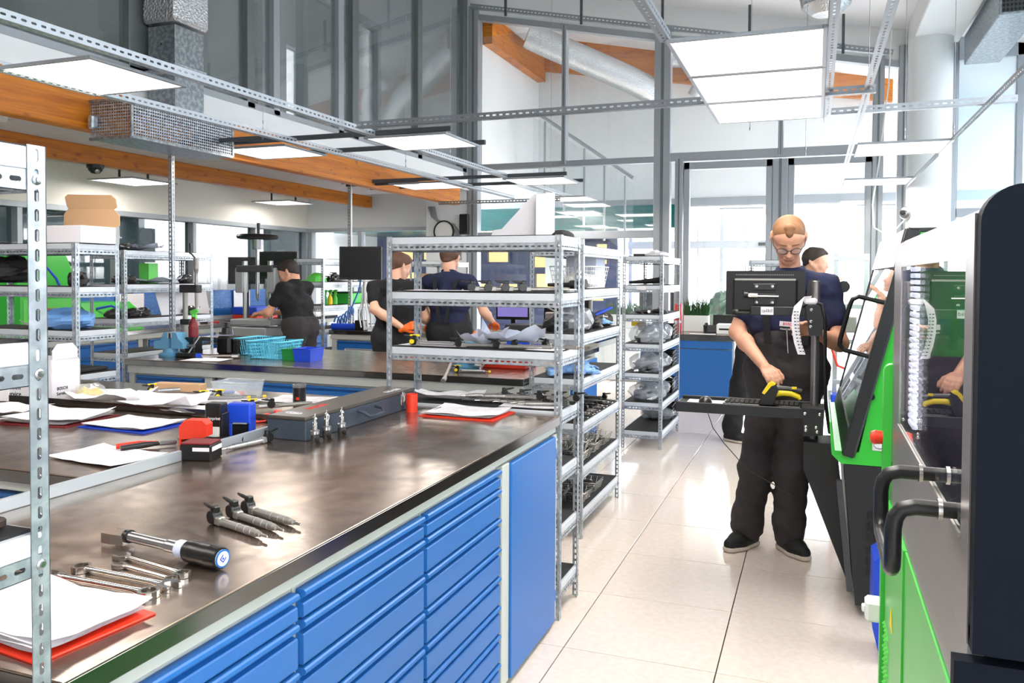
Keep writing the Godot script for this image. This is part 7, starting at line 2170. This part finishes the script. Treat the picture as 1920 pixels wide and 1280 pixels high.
func rack_goods() -> void:
	var y: float
	# wide rack behind the main bench
	var t := thing("folded_card", "tall folded white card standing on top of the wide rack", "card", "", V(-1.12, 1.677, -3.5))
	part("panel", mb().prism(PackedVector2Array([Vector2(-0.29, 0.0), Vector2(-0.275, 0.03), Vector2(-0.235, 0.035), Vector2(-0.08, 0.19), Vector2(-0.005, 0.195), Vector2(0.0, 0.0)]), -0.002, 0.002), M.white_card, t)
	part("back_panel", mb().prism(PackedVector2Array([Vector2(-0.08, 0.0), Vector2(0.02, 0.0), Vector2(0.02, 0.195), Vector2(-0.08, 0.18)]), -0.002, 0.002), M.white_card, t, V(0.0, 0, 0), V(0, 0.9, 0))
	part("foot_fold", mb().box(V(-0.28, 0.012, 0.03), V(0.14, 0.004, 0.07)), M.white_card, t, Vector3.ZERO, V(0, 0, 0.12))
	t = thing("rubber_dome", "curved black rubber dome on top of the wide rack", "dome", "", V(-1.10, 1.676, -3.56))
	part("shell", lump(V(0.07, 0.03, 0.06), 0.004, 4, 8.0, 10, 18, 0.02), M.black_matte, t)
	var A := LEVELS
	var gA := "injectors lying in a row on the second shelf of the wide rack"
	for k in 4:
		injector("dark fuel injector in a row on the second shelf of the wide rack", V(-1.40 + 0.083 * k, 1.425, -3.46), 0.35, 0, gA).scale = V(1.15, 1.15, 1.15)
	paper("long printed sheet lining the second shelf of the wide rack", V(-1.55, 1.425, -3.46), 0.02, 0.5, 0.17, 0.004, 121)
	injector("long silver fuel injector on the third shelf of the wide rack", V(-1.68, 1.17, -3.42), 0.12, 1).scale = V(1.15, 1.1, 1.1)
	injector("dark fuel injector beside the curled papers on the third shelf of the wide rack", V(-1.46, 1.17, -3.42), 0.2, 0)
	injector("dark fuel injector in front of the curled papers on the third shelf, first of two", V(-1.27, 1.17, -3.41), 0.1, 0)
	injector("dark fuel injector in front of the curled papers on the third shelf, second of two", V(-1.20, 1.17, -3.45), 0.1, 0)
	injector("dark fuel injector at the aisle end of the third shelf of the wide rack", V(-1.08, 1.17, -3.5), -0.3, 0)
	paper("curled white sheet arching up on the third shelf of the wide rack", V(-1.30, 1.17, -3.50), 0.3, 0.30, 0.21, 0.13, 131, "paper_blue", 0)
	paper("smaller curled white sheet on the third shelf of the wide rack", V(-1.44, 1.17, -3.48), -0.4, 0.2, 0.15, 0.10, 137, "paper_blue", 0)
	paper("flat white form under the injectors on the third shelf of the wide rack", V(-1.66, 1.17, -3.49), 0.05, 0.34, 0.21, 0.003, 141, "paper", 5)
	paper("white form at the aisle end of the third shelf of the wide rack", V(-1.12, 1.17, -3.47), 0.05, 0.16, 0.2, 0.003, 143, "paper", 5)
	# level with the bench top: papers and a heap of injectors
	paper("printed forms propped at the back behind the red cup", V(-1.62, 0.915, -3.48), 0.03, 0.34, 0.15, 0.05, 151)
	var gh := "injectors heaped on the rack shelf level with the bench top"
	for k in 14:
		injector("blackened fuel injector in the heap level with the bench top", V(-1.42 + 0.028 * k, 0.917 + (0.024 if k % 3 == 1 else 0.0), -3.475 + 0.025 * sin(k * 1.9)), PI + 0.25 + 0.35 * sin(k * 2.3), 0, gh)
	paper("white form under the injector heap", V(-1.18, 0.9155, -3.43), 0.1, 0.28, 0.12, 0.004, 161, "paper", 4)
	for q in [[0.66, 3], [0.405, 3], [0.155, 2]]:
		for k in q[1]:
			tray("clear plastic tray of parts on a low shelf of the wide rack", V(-1.2 - 0.24 * k, q[0], -3.5), 0.0, 0.2, 0.09, 0.24, "clear_plastic", "parts_tray", "tray").set_meta("group", "clear trays on the low shelves of the wide rack")
			part_heap("heap of dark metal parts in a clear tray of the wide rack", V(-1.2 - 0.24 * k, q[0] + 0.005, -3.5), V(0.075, 0.03, 0.09), 200 + k + int(q[0] * 100), "dark parts in the clear trays of the wide rack")
	# lengthwise rack along the aisle
	basket("white wire basket with white parts on the lengthwise rack", V(-1.37, 1.425, -4.88), 0.0, 0.26, 0.13, 0.42, "white_plastic", 9, 0.002)
	bag("crumpled white bag in the white wire basket", V(-1.37, 1.43, -4.88), V(0.09, 0.045, 0.16), "white_plastic", 31)
	t = thing("drive_shaft", "dark metal shaft on the second shelf of the lengthwise rack", "shaft", "", V(-1.36, 1.425, -4.58), -0.2)
	part("shaft", mb().tube([V(-0.13, 0.02, 0), V(0.02, 0.022, 0), V(0.02, 0.024, 0), V(0.12, 0.03, 0)], [0.01, 0.014, 0.024, 0.026], 12), M.cast_iron, t)
	t = thing("carton_drawer", "grey carton with blue edges on the top of the white basket", "box", "", V(-1.42, 1.425, -5.2))
	part("carton", mb().box(V(0, 0.1, 0), V(0.2, 0.2, 0.24), 0.003), M.paper_blue, t)
	for k in 6:
		part_heap("jumble of black metal pump parts on the third shelf of the lengthwise rack", V(-1.45 + 0.12 * (k % 2), 1.17, -4.62 - 0.13 * k), V(0.075, 0.055, 0.07), 300 + k, "pump parts on the third shelf of the lengthwise rack")
	bag("clear bag over the pump parts on the lengthwise rack", V(-1.38, 1.17, -4.75), V(0.11, 0.07, 0.13), "bag_plastic", 33)
	glove("light blue rubber glove hanging among the pump parts", V(-1.30, 1.19, -5.1), 0.9, 0.8, "glove_blue", 2)
	t = thing("blue_scraper", "blue plastic scraper sticking out of the pump parts", "scraper", "", V(-1.31, 1.2, -5.05), 0.9)
	part("blade", mb().box(V(0.05, 0.05, 0), V(0.2, 0.012, 0.03), 0.003), M.blue_plastic, t, Vector3.ZERO, V(0, 0, 0.35))
	glove("light blue rubber glove with fingers over the fourth shelf edge", V(-1.31, 0.915, -4.68), 0.2, 1.1, "glove_blue", 3)
	glove("light blue rubber glove lying further back on the fourth shelf", V(-1.38, 0.915, -4.95), -0.7, 1.1, "glove_blue", 4)
	glove("light blue rubber glove bunched up at the end of the fourth shelf", V(-1.45, 0.915, -4.6), 1.8, 1.0, "glove_blue", 5)
	var gi := "injectors laid side by side on the fifth shelf of the lengthwise rack"
	for k in 20:
		injector("blackened fuel injector laid side by side on the fifth shelf", V(-1.375, 0.66 + (0.022 if k % 4 == 2 else 0.0), -4.56 - 0.04 * k), 0.1 * sin(k * 1.7) + (PI if k % 3 == 0 else 0.0), 0, gi)
	for q in [[0.405, -4.70], [0.405, -4.95], [0.155, -4.72], [0.155, -4.98], [0.405, -5.2]]:
		for k in (3 if q[0] > 0.3 and q[1] > -5.1 else 1):
			basket("small wire basket of parts on a low shelf of the lengthwise rack", V(-1.36, q[0] + 0.06 * k, q[1]), 0.1 * k, 0.2, 0.06, 0.2, "chrome", 5, 0.0018).set_meta("group", "wire baskets on the low shelves of the lengthwise rack")
		part_heap("heap of dark parts in a wire basket of the lengthwise rack", V(-1.36, q[0] + 0.01, q[1]), V(0.075, 0.028, 0.07), int(-q[1] * 100), "dark parts in the wire baskets of the lengthwise rack")
	# rack full of bagged parts
	t = thing("dust_mask", "crumpled white wrapper with a black tool on top of the far rack", "wrapper", "", V(-1.33, 1.677, -7.25))
	part("wrapper", lump(V(0.1, 0.03, 0.08), 0.02, 8, 9.0, 10, 16, 0.5), M.white_card, t, V(0, 0.015, 0))
	t = thing("steel_bar", "dark steel bar on top of the far rack", "bar", "", V(-1.47, 1.676, -7.3), 0.1)
	part("bar", mb().box(V(0, 0.015, 0), V(0.16, 0.03, 0.04), 0.004), M.cast_iron, t)
	t = thing("impact_gun", "long black tool lying on the second shelf of the far rack", "tool", "", V(-1.42, 1.425, -7.3), -0.1)
	part("body", mb().tube([V(-0.17, 0.02, 0), V(0.0, 0.03, 0), V(0.15, 0.045, 0)], [0.012, 0.024, 0.03], 10), M.black_matte, t)
	part("grip", mb().tube([V(0.1, 0.04, 0), V(0.13, 0.085, 0.0)], 0.014, 8), M.black_plastic, t)
	t = thing("price_tag", "small white label on the second shelf edge of the far rack", "label", "", V(-1.42, 1.398, -7.017))
	part("tag", mb().box(Vector3.ZERO, V(0.08, 0.03, 0.002)), M.white_card, t)
	for k in 2:
		part_heap("flat heap of dark gaskets on the third shelf of the far rack", V(-1.45 + 0.1 * k, 1.17, -7.25 - 0.2 * k), V(0.09, 0.02, 0.1), 410 + k, "gaskets on the third shelf of the far rack")
	t = thing("yellow_box", "yellow and red packs behind the bagged parts on the far rack", "box", "", V(-1.5, 0.915, -7.6))
	part("pack", mb().box(V(0, 0.06, 0), V(0.1, 0.12, 0.08), 0.003), M.red_plastic, t)
	part("pack_top", mb().box(V(-0.06, 0.14, 0), V(0.12, 0.04, 0.08), 0.003), M.yellow_plastic, t)
	var bi := 0
	for q in [[0.915, -7.2], [0.915, -7.5], [0.66, -7.2], [0.66, -7.55], [0.405, -7.2], [0.405, -7.5], [0.405, -7.8], [0.155, -7.7]]:
		var lab: String = {0: "clear bag of silver parts with blue printing on the fourth shelf", 1: "clear bag of dark parts behind the silver ones on the fourth shelf"}.get(bi, "clear bag of dark parts on the low shelves of the far rack")
		var bg := bag(lab, V(-1.40, q[0], q[1]), V(0.14, 0.075 if bi > 1 else 0.085, 0.13), "bag_plastic", 40 + bi, "steel" if bi == 0 else "cast_iron")
		if bi > 1:
			bg.set_meta("group", "bags of parts on the low shelves of the far rack")
		bi += 1
	for k in 3:
		injector("dark fuel injector in front of the bags on the far rack", V(-1.38, 0.915, -7.1 - 0.1 * k), 0.3 * k, 0, "injectors in front of the bags on the far rack")
	for q in [0.66, 0.405, 0.915, 0.155]:
		for k in 4:
			tray("small black part tray in a stack on the far rack", V(-1.33, q + 0.035 * k, -7.8), 0.0, 0.16, 0.03, 0.2, "black_plastic", "parts_tray", "tray").set_meta("group", "stacked black trays on the far rack")
	# rack with the cardboard box
	t = thing("cardboard_box", "white carton with its brown inner lid flaps standing open", "box", "", V(-4.14, 1.677, -3.66))
	part("tray", mb().box(V(0, 0.05, 0), V(0.36, 0.1, 0.25), 0.002), M.white_card, t)
	part("lid", mb().prism(PackedVector2Array([Vector2(-0.18, 0.0), Vector2(0.18, 0.0), Vector2(0.215, 0.01), Vector2(0.215, 0.07), Vector2(0.17, 0.11), Vector2(-0.19, 0.125), Vector2(-0.23, 0.09), Vector2(-0.235, 0.015)]), -0.0025, 0.0025), M.card_box, t, V(0, 0.1, -0.12))
	part("lid_flap", mb().prism(PackedVector2Array([Vector2(-0.19, 0.0), Vector2(0.17, -0.012), Vector2(0.2, 0.0), Vector2(0.2, 0.05), Vector2(0.17, 0.075), Vector2(0.0, 0.082), Vector2(-0.17, 0.09), Vector2(-0.2, 0.075), Vector2(-0.2, 0.02)]), -0.0025, 0.0025), M.card_box, t, V(0, 0.22, -0.118), V(0.25, 0, 0))
	paper("white form hanging over the edge of the top shelf with the cardboard box", V(-4.75, 1.677, -3.56), 0.1, 0.28, 0.2, 0.02, 171)
	bag("bright blue crumpled plastic bag on the rack with the cardboard box", V(-4.22, 1.17, -3.66), V(0.17, 0.06, 0.12), "bag_blue", 51)
	paper("printed forms beside the blue bag", V(-4.3, 1.17, -3.64), 0.3, 0.3, 0.2, 0.05, 173)
	t = thing("black_cloth", "black plastic sheet draped over the rack shelf behind the slotted post", "sheet", "", V(-4.72, 1.425, -3.66))
	part("folds", lump(V(0.16, 0.08, 0.13), 0.04, 61, 5.0, 12, 20, 0.8), M.black_matte, t, V(0, 0.08, 0))
	t = thing("pump_body", "dark pump body with ports on the second shelf of the rack with the box", "pump", "", V(-4.13, 1.425, -3.66))
	part("housing", lump(V(0.05, 0.045, 0.05), 0.02, 63, 14.0, 8, 12, 0.8), M.cast_iron, t, V(0, 0.036, 0))
	part("port", mb().tube([V(0, 0.04, 0), V(0.08, 0.06, 0.02)], 0.012, 8), M.cast_iron, t)
	tray("tall cobalt blue storage bin on the rack with the cardboard box", V(-4.18, 0.66, -3.67), 0.0, 0.3, 0.175, 0.26, "cobalt_plastic", "storage_bin", "bin")
	t = thing("rubber_mat", "black ribbed rubber mats on a low shelf of the rack with the box", "mat", "", V(-4.1, 0.91 + 0.006, -3.67))
	for k in 3:
		part("mat", mb().box(V(0.02 - 0.12 * k, 0.012, 0), V(0.11, 0.02, 0.22), 0.004), M.rubber, t)
	# lengthwise rack behind the vise
	paper("large folded sheet on top of the rack behind the vise", V(-4.88, 1.677, -4.85), 0.6, 0.36, 0.3, 0.06, 181, "paper_blue", 0)
	part_heap("dark gear on top of the rack behind the vise", V(-4.85, 1.677, -4.72), V(0.06, 0.03, 0.06), 500, "", "gear_part")
	paper("crumpled sheet on the second shelf of the rack behind the vise", V(-4.88, 1.425, -5.0), 0.4, 0.4, 0.28, 0.07, 183, "paper_blue", 0)
	for k in 7:
		part_heap("dark oily engine part on the rack behind the vise", V(-4.86 - 0.05 * (k % 2), 1.425 if k < 3 else 1.17, [-4.68, -4.8, -5.35, -4.66, -4.8, -4.95, -5.4][k]), V(0.06, 0.04, 0.07), 510 + k, "engine parts on the rack behind the vise")
	t = thing("curved_sheet", "white sheet curving between the shelves of the rack behind the vise", "sheet", "", V(-4.9, 1.17, -5.3), PI / 2)
	part("sheet", mb().box(V(0, 0.1, 0), V(0.34, 0.2, 0.004)), M.white_card, t, Vector3.ZERO, V(-0.35, 0, 0))
	t = thing("green_box", "small bright green box on the rack behind the vise", "box", "", V(-5.0, 1.425, -5.1))
	part("carton", mb().box(V(0, 0.08, 0), V(0.1, 0.16, 0.1), 0.002), M.green_bright, t)
	# rack beside the hanging monitor
	t = thing("baseball_hat", "bright green baseball hat on the rack beside the hanging monitor", "hat", "", V(-5.16, 1.425, -7.68), 0.3)
	part("crown", lump(V(0.11, 0.1, 0.12), 0.006, 71, 6.0, 10, 18, 0.02), M.green_bright, t)
	part("brim", mb().box(V(-0.12, 0.008, 0), V(0.1, 0.012, 0.16), 0.005), M.green_bright, t)
	for k in 12:
		injector("dark fuel injector in the heap on the rack beside the hanging monitor", V(-5.12 + 0.03 * sin(k * 2.0), 1.425 + 0.02 * (k / 3), -7.95 - 0.05 * (k % 4)), 1.2 * sin(k * 1.3), 0, "injectors heaped on the rack beside the hanging monitor")
	for k in 3:
		spray_bottle("green and yellow bottle on the rack beside the hanging monitor", V(-5.08, 1.17, -7.72 - 0.1 * k), ["green_plastic", "yellow_plastic", "green_bright"][k], "green_bright", 0.65).set_meta("group", "bottles on the rack beside the hanging monitor")
	t = thing("test_unit", "green test unit with black lid on the rack beside the hanging monitor", "test unit", "", V(-5.15, 1.17, -8.25))
	part("case", mb().box(V(0, 0.06, 0), V(0.26, 0.12, 0.3), 0.006), M.green_paint, t)
	part("lid", mb().box(V(0, 0.128, 0), V(0.26, 0.016, 0.3), 0.004), M.black_plastic, t)
	# rack by the back partition
	for k in 6:
		var c: String = ["card_box", "yellow_plastic", "white_card", "cast_iron", "card_box", "blue_plastic"][k]
		t = thing("supply_box", "small %s box on the rack by the back partition" % ["brown", "yellow", "white", "dark", "tan", "blue"][k], "box", "", V(-4.62 + 0.16 * (k % 3), 1.425 if k < 3 else 1.17, -9.3))
		part("carton", mb().box(V(0, 0.05, 0), V(0.13, 0.1, 0.2), 0.003), M[c], t)
	# rack at the end of the long worktop
	tray("smoked plastic tray on the rack at the end of the long worktop", V(-1.19, 1.405, -0.72), 0.0, 0.2, 0.1, 0.22, "smoke_pane", "parts_tray", "tray")
	t = thing("rubber_mat", "brown ribbed rubber mat on the rack at the end of the long worktop", "mat", "", V(-1.3, 1.1345, -0.7))
	for k in 14:
		part("rib", mb().box(V(-0.2 + 0.032 * k, 0.008, 0), V(0.024, 0.016, 0.26), 0.004), M.brown_rubber, t)

func part_heap(label: String, p: Vector3, r: Vector3, sd: int, group := "", called := "metal_part") -> Node3D:
	var t := thing(called, label, "metal part", group, p)
	var rr := RandomNumberGenerator.new()
	rr.seed = sd
	part("casting", lump(r * 0.8, r.y * 0.5, sd, 1.2 / r.x, 8, 12, 0.85), M.cast_iron, t, V(0, r.y * 0.7, 0))
	var bits := mb()
	for k in 6:
		var c := V(rr.randf_range(-0.7, 0.7) * r.x, r.y * rr.randf_range(0.6, 1.3), rr.randf_range(-0.7, 0.7) * r.z)
		var d := V(rr.randf_range(-1, 1), rr.randf_range(-0.3, 0.5), rr.randf_range(-1, 1)).normalized() * r.x * rr.randf_range(0.3, 0.7)
		bits.tube([c - d, c + d], rr.randf_range(0.08, 0.16) * r.x, 8)
	part("ports", bits, M.dark_steel if sd % 2 else M.steel, t)
	return t

func lobby_goods() -> void:
	# planters with hedge grass on the counter and at the reception
	for q in [[-1.385, -10.3, 0.30, "white planter of dense green grass on the dark counter"], [-2.6, -11.6, 0.5, "white planter of tall green grass behind the lobby screen"]]:
		var yb := 0.82 if q[1] > -10.5 else 0.75
		var t := thing("planter", q[3], "planter", "", V(q[0], yb, q[1]))
		part("trough", mb().box(V(0, 0.1, 0), V(q[2], 0.2, 0.16), 0.006), M.white_plastic, t)
		var g := mb()
		var r := RandomNumberGenerator.new()
		r.seed = 9
		for k in 220:
			var b := V(r.randf_range(-0.5, 0.5) * q[2] * 0.95, 0.19, r.randf_range(-0.07, 0.07))
			var tip := b + V(r.randf_range(-0.03, 0.03), r.randf_range(0.14, 0.26), r.randf_range(-0.03, 0.03))
			g.face(b - V(0.006, 0, 0), b + V(0.006, 0, 0), tip)
			g.face(b - V(0, 0, 0.006), b + V(0, 0, 0.006), tip)
		var go := part("grass", g, M.leaf, t)
		go.set_meta("kind", "stuff")
		if yb < 0.8:
			part("stand", mb().box(V(0, -0.37, 0), V(q[2], 0.74, 0.2), 0.005), M.white_wall, t)
	var t2 := thing("fire_box", "red and white box beside the planter on the dark counter", "box", "", V(-1.60, 0.82, -10.25))
	part("case", mb().box(V(0, 0.17, 0), V(0.08, 0.34, 0.1), 0.004), M.red_plastic, t2)
	part("band", mb().box(V(0, 0.12, 0.051), V(0.078, 0.03, 0.002)), M.white_card, t2)
	t2 = thing("desk_printer", "pale desk printer with a slot at the end of the dark counter", "printer", "", V(-0.98, 0.82, -10.0))
	part("case", mb().box(V(0, 0.06, 0), V(0.24, 0.12, 0.2), 0.008), M.white_plastic, t2)
	part("slot", mb().box(V(0, 0.06, 0.101), V(0.18, 0.02, 0.002)), M.black_matte, t2)
	t2 = thing("laptop", "open black laptop on the dark counter behind the printer", "laptop", "", V(-1.05, 0.82, -10.28))
	part("deck", mb().box(V(0, 0.01, 0), V(0.3, 0.02, 0.2), 0.003), M.black_plastic, t2)
	part("lid", mb().box(V(0, 0.11, 0), V(0.3, 0.2, 0.012), 0.003), M.black_plastic, t2, V(0, 0.0, -0.11), V(-0.2, 0, 0))
	t2 = thing("desk_phone", "black desk phone on the dark counter beside the planter", "phone", "", V(-1.17, 0.82, -10.0), 0.2)
	part("base", mb().prism(PackedVector2Array([Vector2(-0.07, 0), Vector2(0.07, 0), Vector2(0.07, 0.02), Vector2(-0.07, 0.1)]), -0.09, 0.09), M.black_plastic, t2, Vector3.ZERO, V(0, -PI / 2, 0))
	part("handset", mb().tube([V(-0.06, 0.11, -0.05), V(-0.06, 0.115, 0.06)], 0.018, 8), M.black_plastic, t2)
	paper("white forms lying on the dark counter in front of the phone", V(-1.25, 0.82, -9.83), 0.1, 0.3, 0.15, 0.003, 191, "paper", 0)
	monitor("white-backed screen on the reception desk behind the far rack", V(-2.2, 1.1, -12.0), 0.2, 0.5, 0.34, false, 0.18)
	t2 = thing("reception_desk", "white reception desk behind the lobby screen", "desk", "", V(-2.7, 0, -12.1))
	part("front", mb().box(V(0, 0.38, 0), V(2.2, 0.74, 0.5), 0.01), M.white_wall, t2)
	part("top", mb().box(V(0, 0.765, 0), V(2.3, 0.03, 0.6), 0.006), M.grey_plastic, t2)
	t2 = thing("round_plant", "round dark green bush in a pot beyond the lobby door", "plant", "", V(-1.42, 0, -13.9))
	part("pot", mb().lathe([Vector2(0, 0), Vector2(0.18, 0), Vector2(0.22, 0.4), Vector2(0, 0.4)], 18), M.white_plastic, t2)
	part("bush", lump(V(0.26, 0.42, 0.26), 0.1, 77, 9.0, 18, 24), M.leaf_dark, t2, V(0, 0.8, 0))
	t2 = thing("test_rig", "slender steel test rig with gauges behind the man in glasses", "test rig", "", V(0.28, 0, -7.55))
	for x in [-0.12, 0.12]:
		part("upright", mb().box(V(x, 0.85, 0), V(0.04, 1.7, 0.04), 0.003), M.galvanised_light, t2)
	for y in [0.6, 0.95, 1.25, 1.66]:
		part("crossbar", mb().box(V(0, y, 0), V(0.28, 0.04, 0.05), 0.003), M.galvanised_light, t2)
	part("gauge", mb(V(-0.06, 1.42, 0.04), V(PI / 2, 0, 0)).lathe([Vector2(0, 0), Vector2(0.05, 0), Vector2(0.05, 0.04), Vector2(0, 0.04)], 16), M.black_plastic, t2)
	part("valve_block", mb().box(V(-0.04, 1.1, 0.04), V(0.18, 0.14, 0.1), 0.01), M.dark_steel, t2)
	part("pump_block", mb().box(V(0.05, 0.78, 0.04), V(0.14, 0.2, 0.1), 0.01), M.dark_steel, t2)
	part("hose", mb().tube([V(-0.1, 1.05, 0.08), V(-0.15, 0.9, 0.1), V(-0.1, 0.75, 0.1), V(0.02, 0.7, 0.08)], 0.012, 8), M.red_plastic, t2)
	part("crate", mb().box(V(0.0, 0.36, 0.05), V(0.3, 0.3, 0.22), 0.01), M.blue_plastic, t2)


func _ready() -> void:
	rng.seed = 7
	materials()
	view()
	room()
	light_grid()
	racks()
	services()
	benches()
	machine_near()
	machine_far()
	main_bench_goods()
	island_goods()
	vise_bench_goods()
	press_corner()
	third_bench_goods()
	rack_goods()
	lobby_goods()
	people()
